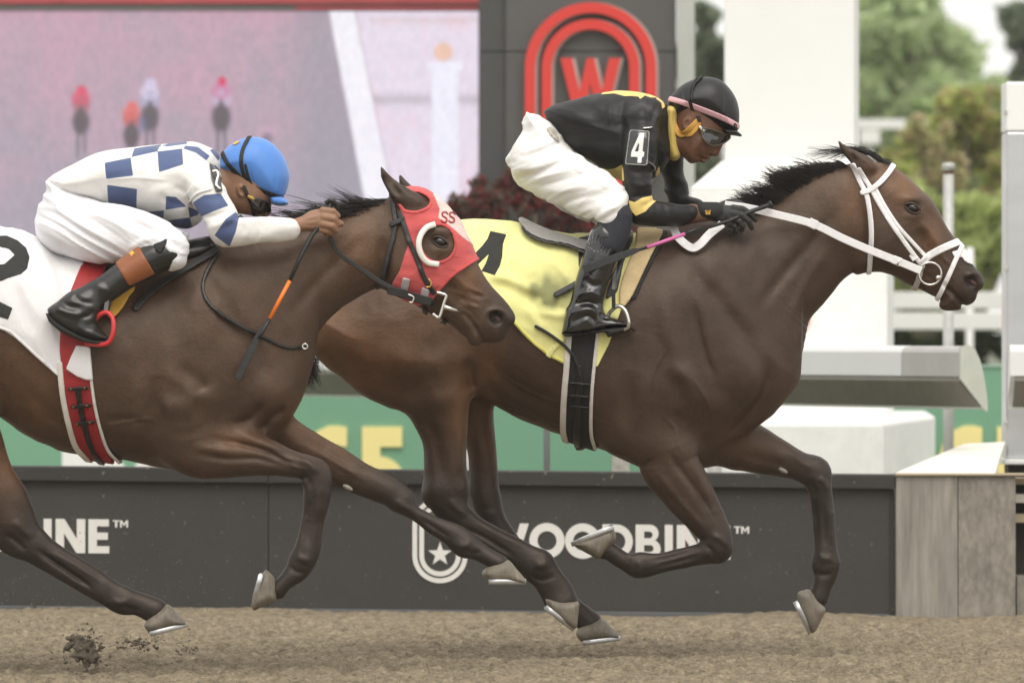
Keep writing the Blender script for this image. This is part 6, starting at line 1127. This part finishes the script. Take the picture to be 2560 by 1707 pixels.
for sg in (-1, 1):
    t_ = skt if sg < 0 else mir(skt, Y); solid('sock', Shape().tube(t_), .005, MAT['sock_navy'], j4)
    s = Shape().tube(bo if sg < 0 else mir(bo, Y)); s.inflate(W('c5', ftp, Y+sg*.315), .03, .042, Y+sg*.315, k=.03)
    yr = (-.6, 0) if sg < 0 else (0, .6)
    for p_, wd, am in (([(445, 640), (520, 620), (590, 640)], .010, -.010), ([(430, 690), (520, 660), (600, 690)], .010, .009), ([(430, 740), (520, 700), (570, 740)], .009, -.009), ([(460, 580), (540, 560), (600, 590)], .010, .008), ([(560, 640), (600, 700), (660, 730)], .008, -.007), ([(500, 480), (560, 520), (610, 500)], .010, -.006), ([(400, 790), (500, 780), (640, 755), (760, 745)], .005, .004)): s.stroke(W('c5', p_, Y), wd, am, yr)
    for i in range(7): s.stroke(W('c5', [(552+i*20, 205+i*6), (538+i*18, 268+i*5), (528+i*17, 318+i*5)], Y), .0035, -.006, yr)
    bt = solid('boot', s, .0042, MAT['patent'], j4)
    solid('boot_sole', Shape().inflate(W('c5', [(370, 800), (450, 806), (560, 790), (660, 772), (770, 764), (800, 775), (765, 790), (700, 815), (650, 828), (635, 800), (560, 806), (440, 822), (376, 822)], Y+sg*.315), .012, .046, Y+sg*.315), .004, MAT['elastic_black'], bt)
# head
hd = Shape()
hd.inflate(W('c3', [(1520, 330), (1600, 260), (1800, 220), (1930, 300), (1960, 450), (1945, 560), (1930, 600), (1895, 650), (1850, 705), (1815, 748), (1796, 765), (1762, 785), (1745, 795), (1722, 800), (1690, 808), (1655, 812), (1628, 796), (1592, 748), (1566, 690), (1535, 600), (1515, 470)], Y), .075, lambda X, Z: np.interp(X, [W1('c3', q, 0, 0)[0] for q in (1520, 1650, 1760, 1860, 1960)], (.07, .074, .066, .055, .05))+0*Z, Y, k=.01)
hd.cap(C3('c3', [(1890, 640, 0), (1868, 685, 0), (1846, 728, 0)], Y), [.010, .012, .0135], k=.014)
for sg in (-1, 1): hd.ell(P3('c3', 1822, 732, sg*.012), (.012, .009, .009), k=.008)
hd.ell(P3('c3', 1786, 764, 0), (.010, .022, .007), ang=-.5, k=.006, col=1); hd.ell(P3('c3', 1748, 790, 0), (.011, .021, .008), ang=-.4, k=.006, col=1)
hd.stroke(W('c3', [(1765, 778), (1735, 770), (1705, 760)], Y), .004, -.005); hd.stroke(W('c3', [(1815, 750), (1780, 745), (1755, 755)], Y), .005, -.004)
for sg in (-1, 1):
    yr = (-.2, 0) if sg < 0 else (0, .2)
    hd.stroke(W('c3', [(1700, 620), (1760, 650), (1810, 690)], Y), .014, .006, yr); hd.stroke(W('c3', [(1690, 690), (1710, 740), (1690, 780)], Y), .012, -.005, yr); hd.stroke(W('c3', [(1590, 660), (1640, 760), (1690, 795)], Y), .010, .004, yr)
    hd.stroke(W('c3', [(1770, 560), (1830, 590), (1880, 610)], Y), .012, -.007, yr)
    e = P3('c3', 1617, 500, sg*.073); hd.ell(e, (.016, .012, .026), ang=-.2, k=.006); hd.ell((e[0]+.002, e[1]-.010 if sg < 0 else e[1]+.010, e[2]), (.009, .008, .016), ang=-.2, k=.005, sub=True)
hd.tube(pairs('c3', [((1560, 640), 95, .055, 0), ((1480, 620), 120, .06, 0), ((1380, 560), 140, .07, 0), ((1200, 500), 150, .12, 0), ((900, 530), 140, .10, 0), ((680, 520), 90, .07, 0), ((560, 600), 60, .06, 0), ((470, 740), 100, .09, 0)], Y), k=.03)
core = lambda t_, k: [(a, b, c, d*k, e*k, 0) for a, b, c, d, e, *_ in t_]
wr = pairs('c3', [((1655, 1278), (1655, 1130), .028, -.165), ((1720, 1272), (1720, 1135), .027, -.158), ((1790, 1262), (1790, 1130), .026, -.152)], Y)
hd.tube(core(arm4, .55), k=.02); hd.tube(pairs('c3', [((1560, 1210), 40, .028, -.19)], Y)+wr, k=.02); hd.tube(core(farm4, .55), k=.02)
for t_ in (th4, mir(th4, Y)): hd.tube(core(t_, .6), k=.02)
for t_ in (bo, mir(bo, Y)): hd.tube([core(th4, .5)[-1] if t_ is bo else core(mir(th4, Y), .5)[-1]]+core(t_, .55), k=.02)
def skin_attr(base, lipc):
    def f(v, c): c = np.clip(c, 0, 1)[:, None]; return np.array(base)*(1-c)+np.array(lipc)*c
    return f
m_ = mat('skin4', attr='col', rough=.48, spec=.4, noise=(40, .12), noise2=(9, .08), bump=(220, .12))
solid('body', hd, .0042, MAT['skin4'], j4, col=skin_attr((.150, .072, .042), (.21, .078, .06)))
# helmet with cover, peak, band, goggle elastics
hm = Shape().inflate(W('c3', [(1476, 345), (1492, 290), (1530, 245), (1600, 188), (1700, 146), (1800, 134), (1890, 163), (1960, 228), (2010, 310), (2032, 400), (2030, 500), (2014, 566), (1950, 580), (1880, 556), (1790, 518), (1700, 476), (1620, 448), (1560, 445), (1500, 425)], Y), .10, .097, Y)
hm.stroke(W('c3', [(1870, 170), (1900, 300), (1890, 440), (1860, 520)], Y), .004, -.0025); hm.stroke(W('c3', [(1590, 200), (1600, 300), (1640, 420)], Y), .004, -.0025)
h4 = solid('helmet', hm, .0045, MAT['helmet_black'], j4)
solid('peak', Shape().inflate(W('c3', [(1900, 540), (1990, 545), (2020, 560), (2054, 592), (2046, 602), (1990, 594), (1930, 588), (1890, 565)], Y), .012, .072, Y), .004, MAT['helmet_black'], h4)
bstrap('pink_band', hm, 'c3', [(1470, 302), (1600, 346), (1750, 402), (1900, 462), (2035, 528)], .020, Y, MAT['band_pink'], h4, .0035, .0036)
for p_ in ([(1984, 532), (1990, 503), (2000, 505), (2001, 516), (1989, 518), (2000, 535)], [(2010, 510), (2006, 537)]): bstrap('letter', hm, 'c3', p_, .0030, Y, MAT['elastic'], h4, .006, .002, (-.12, 0), .004)
for p_, wd in (([(1740, 125), (1675, 200), (1650, 300), (1660, 380), (1695, 450)], .007), ([(1700, 140), (1650, 220), (1632, 310), (1655, 400), (1690, 460)], .006)): bstrap('goggle_elastic', hm, 'c3', p_, wd, Y, MAT['elastic'], h4, .007, .003)
bstrap('harness', hd, 'c3', [(1508, 415), (1518, 500), (1548, 570), (1580, 592), (1640, 545), (1705, 480)], .020, Y, MAT['harness_gold'], h4, .010, .0034, (-.14, .14)); bstrap('harness', hd, 'c3', [(1580, 585), (1640, 590), (1690, 545), (1712, 505)], .016, Y, MAT['harness_gold'], h4, .009, .0034, (-.14, .14)); bstrap('harness_piping', hm, 'c3', [(1715, 470), (1800, 512), (1880, 552), (1935, 580)], .006, Y, MAT['harness_gold'], h4, .004, .003)
bstrap('buckle', hd, 'c3', [(1705, 455), (1715, 480)], .014, Y, MAT['elastic'], h4, .014, .003, (-.14, 0))
gg = bpatch('goggles', hd, 'c3', [(1738, 545), (1800, 548), (1870, 570), (1960, 600), (1930, 640), (1890, 662), (1840, 676), (1790, 668), (1752, 630), (1735, 590)], Y, MAT['lens'], j4, .016, .0034, sm=2)
gr = W('c3', [(1738, 545), (1800, 548), (1870, 570), (1960, 600), (1930, 640), (1890, 662), (1840, 676), (1790, 668), (1752, 630), (1735, 590)], Y); grs = smooth_poly(gr, 3)
shell('goggle_rim', hd, .003, lambda X, Z: np.abs(poly2(X, Z, grs))-.0032, .019, MAT['lens_rim'], gg, (gr[:, 0].min()-.02, gr[:, 0].max()+.02, gr[:, 1].min()-.02, gr[:, 1].max()+.02), (-.11, -.001), .010); bstrap('goggle_buckle', hd, 'c3', [(1722, 535), (1745, 560)], .012, Y, MAT['chrome'], gg, .018, .003, (-.14, 0))
sc_ = Shape().tube(pairs('c3', [((1450, 395), (1545, 420), .078, 0), ((1440, 480), (1545, 500), .080, 0), ((1445, 580), (1548, 600), .078, 0), ((1455, 670), (1560, 700), .07, 0), ((1475, 730), (1570, 755), .06, 0)], Y))
for i, x in enumerate((1475, 1498, 1520)): sc_.stroke(W('c3', [(x, 400), (x-12, 560), (x+12, 740)], Y), .005, -.006)
solid('neck_scarf', sc_, .0045, MAT['scarf_yellow'], j4)
bpatch('number_badge', sh4, 'c3', [(1172, 562), (1312, 572), (1320, 590), (1302, 835), (1285, 848), (1130, 838), (1125, 820), (1158, 580)], Y, MAT['badge'], j4, .012, .004, (-.4, -.06))
bg_ = W('c3', [(1172, 562), (1312, 572), (1320, 590), (1302, 835), (1285, 848), (1130, 838), (1125, 820), (1158, 580)], Y)
shell('badge_edge', sh4, .003, lambda X, Z: np.abs(poly2(X, Z, bg_)+.003)-.0022, .0145, MAT['badge_edge'], j4, (bg_[:, 0].min()-.02, bg_[:, 0].max()+.02, bg_[:, 1].min()-.02, bg_[:, 1].max()+.02), (-.4, -.06), .008)
bpatch('undershirt', bp4, 'c3', [(518, 545), (548, 528), (585, 560), (615, 610), (622, 655), (590, 640), (545, 590)], Y, MAT['undershirt'], j4, .006, .004, (-.4, -.02))
q4 = lambda lp: [(1166+(x/.68)*102+z*24, 826-z*234) for x, z in lp]
bpatch('badge_numeral', sh4, 'c3', q4(GL['4'][1][0]), Y, MAT['board_print'], j4, .0155, .003, (-.4, -.06), holes=()) if False else None
mo, bb_ = pm('c3', q4(GL['4'][1][0]), Y); mh, _ = pm('c3', q4(GL['4'][1][1]), Y)
shell('badge_numeral', sh4, .003, lambda X, Z: np.maximum(mo(X, Z), -mh(X, Z)), .0155, MAT['print_white'], j4, bb_, (-.4, -.06), .01)
bstrap('badge_strap', sh4, 'c3', [(1295, 815), (1340, 835), (1372, 885)], .010, Y, MAT['badge'], j4, .006, .003, (-.4, -.06)); bstrap('badge_clip', sh4, 'c3', [(1270, 553), (1335, 545)], .006, Y, MAT['chrome'], j4, .016, .003, (-.4, -.06))
# gloved hands: palm, four fingers closed on rein and whip, thumb
def hand(name, Yc, sg, m, root, cuffm=True):
    s = Shape(); d = lambda pts: C3('c3', [(a, b, sg*c) for a, b, c in pts], 0)
    s.tube([(q[0], q[1], sg*abs(q[2]), *q[3:]) for q in pairs('c3', [((1758, 1118), (1760, 1255), .032, -.155), ((1850, 1120), (1850, 1268), .030, -.15), ((1940, 1128), (1930, 1290), .032, -.145), ((2010, 1150), (1990, 1310), .030, -.142)], 0)], k=.02)
    for pts, r in (([(1985, 1160, .160), (2060, 1168, .172), (2120, 1205, .166), (2158, 1255, .150)], (.0125, .0115, .0105, .009)), ([(1985, 1205, .168), (2050, 1215, .184), (2105, 1260, .178), (2130, 1318, .160)], (.0130, .0120, .0110, .009)),
                   ([(1975, 1250, .168), (2030, 1262, .182), (2060, 1300, .176), (2050, 1340, .156)], (.0125, .0115, .0105, .009)), ([(1955, 1290, .162), (1995, 1305, .174), (2010, 1335, .166), (1990, 1356, .150)], (.0110, .0105, .0095, .008)),
                   ([(1880, 1150, .145), (1950, 1118, .138), (2030, 1122, .136), (2085, 1150, .140)], (.015, .0135, .012, .010))): s.cap(d(pts), r, k=.006)
    for a, b in (((1880, 1135), (1880, 1250)),): s.stroke(W('c3', [a, ((a[0]+b[0])/2+6, (a[1]+b[1])/2), b], 0), .006, -.004)
    return solid(name, s, .0032, m, root)
g1 = hand('glove', 0, -1, MAT['glove'], j4); hand('glove', 0, 1, MAT['glove'], j4)
s = Shape().tube(pairs('c3', [((1752, 1112), (1752, 1250), .034, -.157), ((1850, 1114), (1850, 1262), .033, -.152)], 0)); solid('glove_cuff', s, .004, MAT['elastic_black'], j4)
for zz in (0, 1):
    p_ = [(1768, 1178+zz*28), (1776, 1200+zz*5), (1786, 1182+zz*24), (1796, 1200+zz*5), (1806, 1178+zz*28)]; strap('glove_mark', [P3('c3', a, b, -.1905) for a, b in p_], .005, .003, MAT['gold_mark'], j4)
wh = thing('riding_whip', 'black whip with a pink band held by the jockey in black', 'whip', P3('c5', 1100, 210, -.25))
pipe('handle', C3('c3', [(2282, 1128, -.165), (2262, 1140, -.166), (2130, 1185, -.172), (1950, 1262, -.195), (1800, 1310, -.225)], 0), .0085, MAT['whip_black'], wh, 10, rad=[1.25, 1, .95, .8, .75]); pipe('grip_end', C3('c3', [(2288, 1126, -.165), (2270, 1134, -.166)], 0), .0125, MAT['whip_black'], wh, 12)
pipe('shaft', C3('c5', [(1206, 168, -.225), (1112, 206, -.25)], 0), .0066, MAT['whip_black'], wh, 10); pipe('pink_band', C3('c5', [(1114, 205, -.25), (885, 287, -.31)], 0), .0068, MAT['whip_pink'], wh, 10); pipe('tip', C3('c5', [(887, 286, -.31), (800, 312, -.335), (700, 345, -.36)], 0), .006, MAT['whip_black'], wh, 10)
strap('popper', C3('c5', [(830, 302, -.33), (790, 315, -.345), (650, 365, -.378), (560, 398, -.392), (500, 422, -.398)], 0), .030, .008, MAT['whip_black'], wh, up=(0, -1, 0), rad=[.5, .8, 1, 1, 1])

# ---------------------------------------------------------------- rider of the second horse
Y = H2Y; j2 = thing('person', 'jockey in white and navy checked silks and blue helmet crouched low on the second horse', 'jockey', P3('D', 250, 500, Y), 'jockeys riding in the race')
sh2 = Shape()
sh2.inflate(W('c1', [(312, 392), (480, 292), (600, 224), (700, 197), (880, 184), (1050, 170), (1180, 156), (1280, 150), (1380, 184), (1430, 240), (1455, 330), (1445, 430), (1400, 510), (1340, 610), (1300, 680), (1220, 724), (1100, 692), (950, 614), (700, 572), (520, 548), (420, 522), (335, 480)], Y), .115, XI('c1', (310, 600, 950, 1250, 1450), (.135, .15, .175, .185, .12), Y), Y)
ar2 = pairs('c1', [((1260, 370), 130, .08, -.14), ((1185, 440), (1430, 370), .078, -.18), ((1268, 575), (1480, 470), .068, -.215), ((1340, 690), (1560, 590), .062, -.235), ((1470, 715), 108, .060, -.24), ((1570, 728), 100, .055, -.235), ((1690, 814), (1690, 632), .050, -.215), ((1800, 804), (1800, 636), .046, -.195), ((1885, 790), (1890, 640), .043, -.178)], Y)
for t_ in (ar2, mir(ar2, Y)): sh2.tube(t_, k=.035)
for p_, wd, am in (([(720, 400), (900, 385), (1140, 405)], .006, .005), ([(1150, 440), (1230, 480), (1270, 560)], .010, -.008), ([(1200, 380), (1270, 420), (1330, 470)], .014, .007), ([(500, 450), (620, 480), (700, 540)], .014, .007), ([(480, 500), (560, 520), (640, 550)], .010, -.006), ([(420, 400), (560, 380), (700, 360)], .02, .005), ([(1330, 640), (1420, 640), (1520, 600)], .010, -.007), ([(1380, 720), (1480, 680), (1560, 640)], .012, .007), ([(1600, 650), (1640, 720), (1620, 800)], .012, .005), ([(1700, 650), (1720, 720), (1700, 800)], .010, -.005), ([(980, 220), (960, 330), (980, 450)], .012, .004), ([(1060, 480), (1120, 540), (1240, 560)], .012, -.007)): sh2.stroke(W('c1', p_, Y), wd, am, (Y-.5, Y))
sh2.folds((-3, 2, Y-.5, Y+.5, 1.2, 2.4), .1, 4, 15, .0065, 19); sh2.noise((-3, 2, Y-.5, Y+.5, 1.2, 2.4), (15, 15, 15), .003, 17)
nv = [[(698, 287), (868, 252), (888, 373), (712, 392)], [(1040, 212), (1200, 192), (1215, 300), (1056, 350)], [(882, 188), (1056, 160), (1038, 212), (872, 250)], [(1060, 172), (1130, 140), (1215, 140), (1230, 160), (1100, 178)], [(1216, 172), (1300, 180), (1378, 240), (1358, 272), (1290, 222), (1208, 194)], [(1375, 200), (1400, 185), (1440, 240), (1430, 270)], [(716, 430), (912, 458), (900, 592), (716, 563)], [(1100, 505), (1165, 510), (1235, 572), (1095, 592)], [(945, 606), (1085, 596), (1075, 642), (1060, 690)], [(1078, 662), (1252, 642), (1262, 700), (1210, 760)], [(1243, 572), (1310, 600), (1300, 625), (1250, 642)], [(1278, 550), (1355, 502), (1462, 490), (1514, 570), (1330, 642)], [(1424, 762), (1500, 655), (1560, 610), (1584, 636), (1562, 740), (1520, 835)]]
solid('silks_shirt', sh2, .005, MAT['silks_check'], j2, marks('c1', nv, Y))
bp2 = Shape(); bp2.inflate(W('c1', [(312, 392), (302, 460), (264, 540), (234, 650), (242, 740), (292, 820), (400, 880), (540, 914), (680, 860), (780, 700), (740, 540), (560, 480), (420, 440)], Y), .11, XI('c1', (230, 400, 600, 740), (.13, .18, .165, .15), Y), Y)
th2 = pairs('c1', [((420, 730), 150, .11, -.09), ((530, 912), (740, 575), .105, -.14), ((700, 890), (910, 600), .096, -.19), ((830, 880), (1060, 660), .088, -.235), ((930, 905), (1180, 735), .078, -.265), ((1125, 845), 122, .07, -.28), ((1140, 900), 88, .06, -.285)], Y)
for t_ in (th2, mir(th2, Y)): bp2.tube(t_, k=.04)
for p_, wd, am in (([(330, 560), (430, 640), (560, 740), (700, 820)], .010, -.005), ([(400, 600), (560, 700), (760, 820)], .010, .005), ([(500, 590), (680, 690), (880, 820)], .009, -.005), ([(600, 600), (800, 690), (980, 800)], .009, .005), ([(720, 600), (900, 680), (1080, 760)], .009, -.005), ([(840, 620), (1000, 680), (1140, 740)], .008, .004), ([(300, 700), (450, 800), (620, 870)], .012, .005), ([(1180, 930), (1190, 860), (1160, 790)], .009, -.005), ([(1130, 940), (1140, 870), (1110, 800)], .009, .004), ([(860, 860), (960, 800), (1060, 780)], .010, .006)): bp2.stroke(W('c1', p_, Y), wd, am, (Y-.5, Y))
bp2.folds((-3, 2, Y-.5, Y+.5, 1.0, 2.4), -.52, 3.5, 34, .0070, 13)
solid('breeches', bp2, .005, MAT['breeches_cool'], j2)
b2 = pairs('c1', [((1050, 780), (1150, 960), .066, -.287), ((930, 820), (1045, 1005), .062, -.293), ((785, 920), (890, 1080), .056, -.30), ((650, 1020), (770, 1160), .051, -.31), ((520, 1110), (690, 1215), .047, -.318), ((420, 1165), (640, 1280), .044, -.325)], Y)
ft2 = [(308, 1240), (330, 1215), (420, 1165), (560, 1140), (650, 1210), (632, 1330), (690, 1395), (714, 1432), (655, 1452), (550, 1434), (400, 1364), (300, 1278)]
for sg in (-1, 1):
    s = Shape().tube(b2 if sg < 0 else mir(b2, Y)); s.inflate(W('c1', ft2, Y+sg*.33), .032, .042, Y+sg*.33, k=.03); yr = (Y-.6, Y) if sg < 0 else (Y, Y+.6)
    for p_, wd, am in (([(430, 1180), (500, 1220), (600, 1230)], .010, -.009), ([(400, 1220), (480, 1260), (600, 1280)], .009, .008), ([(520, 1150), (580, 1190), (660, 1200)], .009, -.007), ([(560, 1290), (620, 1280), (650, 1240)], .008, -.008), ([(560, 1330), (600, 1380), (680, 1400)], .010, .006), ([(640, 1060), (720, 1110), (760, 1120)], .012, .005)): s.stroke(W('c1', p_, Y), wd, am, yr)
    bt = solid('boot', s, .0042, MAT['boot_leather'], j2)
    solid('boot_sole', Shape().inflate(W('c1', [(298, 1262), (320, 1268), (420, 1345), (560, 1420), (660, 1440), (716, 1428), (712, 1446), (650, 1466), (545, 1448), (390, 1380), (296, 1290)], Y+sg*.33), .010, .045, Y+sg*.33), .004, MAT['elastic_black'], bt)
    bpatch('boot_cuff', s, 'c1', [(778, 922), (932, 815), (1045, 1012), (880, 1092)], Y, MAT['cuff_brown'], bt, .006, .004, (Y-.42, Y-.2) if sg < 0 else (Y+.2, Y+.42))
    bpatch('boot_tab', s, 'c1', [(1035, 820), (1090, 800), (1128, 772), (1122, 812), (1085, 880), (1050, 860)], Y, MAT['elastic_black'], bt, .012, .004, (Y-.42, Y-.2) if sg < 0 else (Y+.2, Y+.42))
    if sg < 0: bpatch('boot_emblem', s, 'c1', [(895+(24 if i % 2 == 0 else 13)*math.sin(i*math.pi/4), 878-(24 if i % 2 == 0 else 13)*math.cos(i*math.pi/4)) for i in range(8)], Y, MAT['gold_mark'], bt, .009, .0028, (Y-.42, Y-.2))
hd = Shape()
hd.inflate(W('c1', [(1450, 300), (1560, 220), (1720, 220), (1810, 330), (1820, 430), (1790, 520), (1755, 560), (1738, 600), (1715, 622), (1680, 632), (1640, 625), (1560, 596), (1500, 560), (1468, 480)], Y), .075, .073, Y, k=.01)
hd.cap(C3('c1', [(1755, 565, 0), (1752, 595, 0), (1735, 615, 0)], Y), [.010, .012, .012], k=.012)
for sg in (-1, 1):
    e = P3('c1', 1578, 465, Y+sg*.072); hd.ell(e, (.015, .012, .024), ang=.3, k=.006); hd.ell((e[0], e[1]+sg*.010, e[2]), (.008, .008, .014), ang=.3, k=.005, sub=True)
hd.tube(pairs('c1', [((1560, 520), 80, .055, 0), ((1470, 450), 110, .06, 0), ((1350, 400), 130, .07, 0), ((1150, 370), 140, .11, 0), ((850, 370), 110, .09, 0), ((560, 400), 70, .07, 0), ((430, 470), 45, .05, 0), ((430, 660), 90, .09, 0)], Y), k=.03)
def fist(s, sg):
    d = lambda pts: C3('c1', [(a, b, sg*c) for a, b, c in pts], Y)
    s.tube([(q[0], q[1], Y+sg*abs(q[2]-Y), *q[3:]) for q in pairs('c1', [((1700, 790), (1700, 660), .03, -.212), ((1885, 752), (1890, 650), .026, -.178), ((1980, 730), (1980, 628), .026, -.165), ((2040, 735), (2050, 590), .032, -.155), ((2120, 738), (2120, 578), .034, -.148)], Y)], k=.02)
    for pts, r in (([(2110, 592, .165), (2175, 598, .172), (2205, 628, .160), (2190, 655, .14)], (.0135, .0125, .0115, .010)), ([(2115, 635, .175), (2180, 645, .184), (2208, 680, .172), (2180, 700, .15)], (.0140, .0130, .0115, .010)), ([(2110, 680, .176), (2170, 692, .184), (2195, 722, .17), (2165, 735, .15)], (.0135, .0125, .011, .010)), ([(2085, 715, .166), (2140, 725, .172), (2160, 742, .160), (2130, 750, .145)], (.0115, .011, .010, .009)),
                   ([(2050, 620, .140), (2110, 610, .128), (2180, 650, .124), (2230, 680, .130)], (.0145, .0135, .0125, .0105))): s.cap(d(pts), r, k=.006)
    for a, b in (((2000, 650), (2090, 630)), ((2000, 680), (2090, 670)), ((1990, 705), (2080, 705))): s.stroke(W('c1', [a, ((a[0]+b[0])/2, (a[1]+b[1])/2+4), b], Y), .005, .0022, (Y-.3, Y-.1) if sg < 0 else (Y+.1, Y+.3))
for t_ in (ar2, mir(ar2, Y)): hd.tube(core(t_, .55), k=.02)
fist(hd, -1); fist(hd, 1)
for t_ in (th2, mir(th2, Y)): hd.tube(core(t_, .6), k=.02)
for t_, u_ in ((b2, th2), (mir(b2, Y), mir(th2, Y))): hd.tube([core(u_, .5)[-1]]+core(t_, .55), k=.02)
solid('body', hd, .0040, MAT['skin_tan'], j2)
hm2 = Shape().inflate(W('c1', [(1428, 322), (1450, 224), (1520, 152), (1620, 114), (1720, 120), (1810, 180), (1868, 268), (1892, 370), (1874, 460), (1846, 508), (1780, 532), (1700, 508), (1620, 462), (1540, 405), (1470, 352)], Y), .10, .097, Y)
hm2.stroke(W('c1', [(1700, 118), (1640, 230), (1640, 350), (1690, 470)], Y), .004, -.002); hm2.stroke(W('c1', [(1740, 140), (1800, 260), (1810, 380), (1790, 480)], Y), .004, -.002)
h2 = solid('helmet', hm2, .0045, MAT['helmet_blue'], j2)
solid('peak', Shape().inflate(W('c1', [(1760, 500), (1846, 500), (1886, 540), (1872, 558), (1820, 563), (1755, 540)], Y), .012, .07, Y), .004, MAT['helmet_blue'], h2)
for p_, wd in (([(1632, 105), (1588, 210), (1585, 310), (1618, 410), (1655, 475)], .014), ([(1610, 300), (1630, 380), (1660, 450)], .009), ([(1448, 212), (1500, 300), (1590, 390), (1700, 460), (1848, 515)], .016)): bstrap('goggle_elastic', hm2, 'c1', p_, wd, Y, MAT['elastic'], h2, .005, .003, (Y-.13, Y-.02) if wd == .009 else None)
bpatch('helmet_mark', hm2, 'c1', [(1520, 160), (1548, 140), (1572, 140), (1560, 156), (1532, 168)], Y, MAT['gold_mark'], h2, .004, .003, (Y-.12, Y))
gg = bpatch('goggles', hd, 'c1', [(1630, 520), (1690, 510), (1760, 545), (1775, 600), (1740, 605), (1690, 618), (1640, 590)], Y, MAT['lens'], j2, .015, .0034, sm=2); bstrap('goggle_buckle', hd, 'c1', [(1632, 505), (1660, 520)], .012, Y, MAT['brass'], gg, .018, .003, (Y-.14, Y)); bstrap('chin_strap', hd, 'c1', [(1600, 440), (1625, 500), (1650, 560), (1660, 620)], .012, Y, MAT['elastic'], h2, .008, .003)
bpatch('number_badge', sh2, 'c1', [(1385, 290), (1420, 305), (1450, 345), (1475, 478), (1435, 482), (1405, 400)], Y, MAT['badge'], j2, .010, .0035, (Y-.4, Y-.03)); bstrap('badge_numeral', sh2, 'c1', [(1412, 345), (1432, 340), (1445, 368), (1438, 400), (1436, 436), (1458, 458)], .008, Y, MAT['print_white'], j2, .0135, .003, (Y-.4, Y-.03))
bstrap('collar', sh2, 'c1', [(1250, 545), (1310, 490), (1400, 462)], .008, Y, MAT['breeches'], j2, .006, .003, (Y-.4, Y-.1))
wh = thing('riding_whip', 'black whip with an orange band hanging from the fist of the second jockey', 'whip', P3('c1', 1900, 1000, Y-.2))
pipe('handle', C3('c1', [(2160, 545, -.15), (2130, 640, -.155), (2040, 750, -.185), (1960, 900, -.20), (1892, 1052, -.215)], Y), .0085, MAT['whip_black'], wh, 10, rad=[1.3, 1, 1, .9, .75]); pipe('orange_band', C3('c1', [(1893, 1050, -.215), (1762, 1298, -.23)], Y), .0072, MAT['whip_orange'], wh, 10); pipe('tip', C3('c1', [(1764, 1296, -.23), (1720, 1375, -.238), (1690, 1430, -.243)], Y), .0062, MAT['whip_black'], wh, 10)
strap('popper', C3('c7', [(1735, 25, -.236), (1700, 80, -.24), (1640, 200, -.246), (1590, 300, -.25), (1552, 385, -.252)], Y), .025, .006, MAT['whip_black'], wh, up=(0, -1, 0), rad=[.5, .85, 1, 1, 1])
pipe('loop', catmull(C3('c1', [(2130, 545, -.15), (2165, 525, -.155), (2200, 560, -.15), (2180, 600, -.145)], Y), 4), .009, MAT['leather_black'], br2, 8)
# ================================================================== the hazy air
hz = MB().box((-520, -80, -1.2), (520, 720, 15)).build('haze', None)
hm_ = bpy.data.materials.new('haze_air'); hm_.use_nodes = True; n = hm_.node_tree.nodes; n.remove(n['Principled BSDF']); pv = n.new('ShaderNodeVolumePrincipled')
pv.inputs['Density'].default_value = .0005; pv.inputs['Color'].default_value = (.97, .97, .97, 1); pv.inputs['Anisotropy'].default_value = .2
hm_.node_tree.links.new(pv.outputs[0], n['Material Output'].inputs['Volume']); hz.data.materials.append(hm_); tag(hz, kind='stuff')
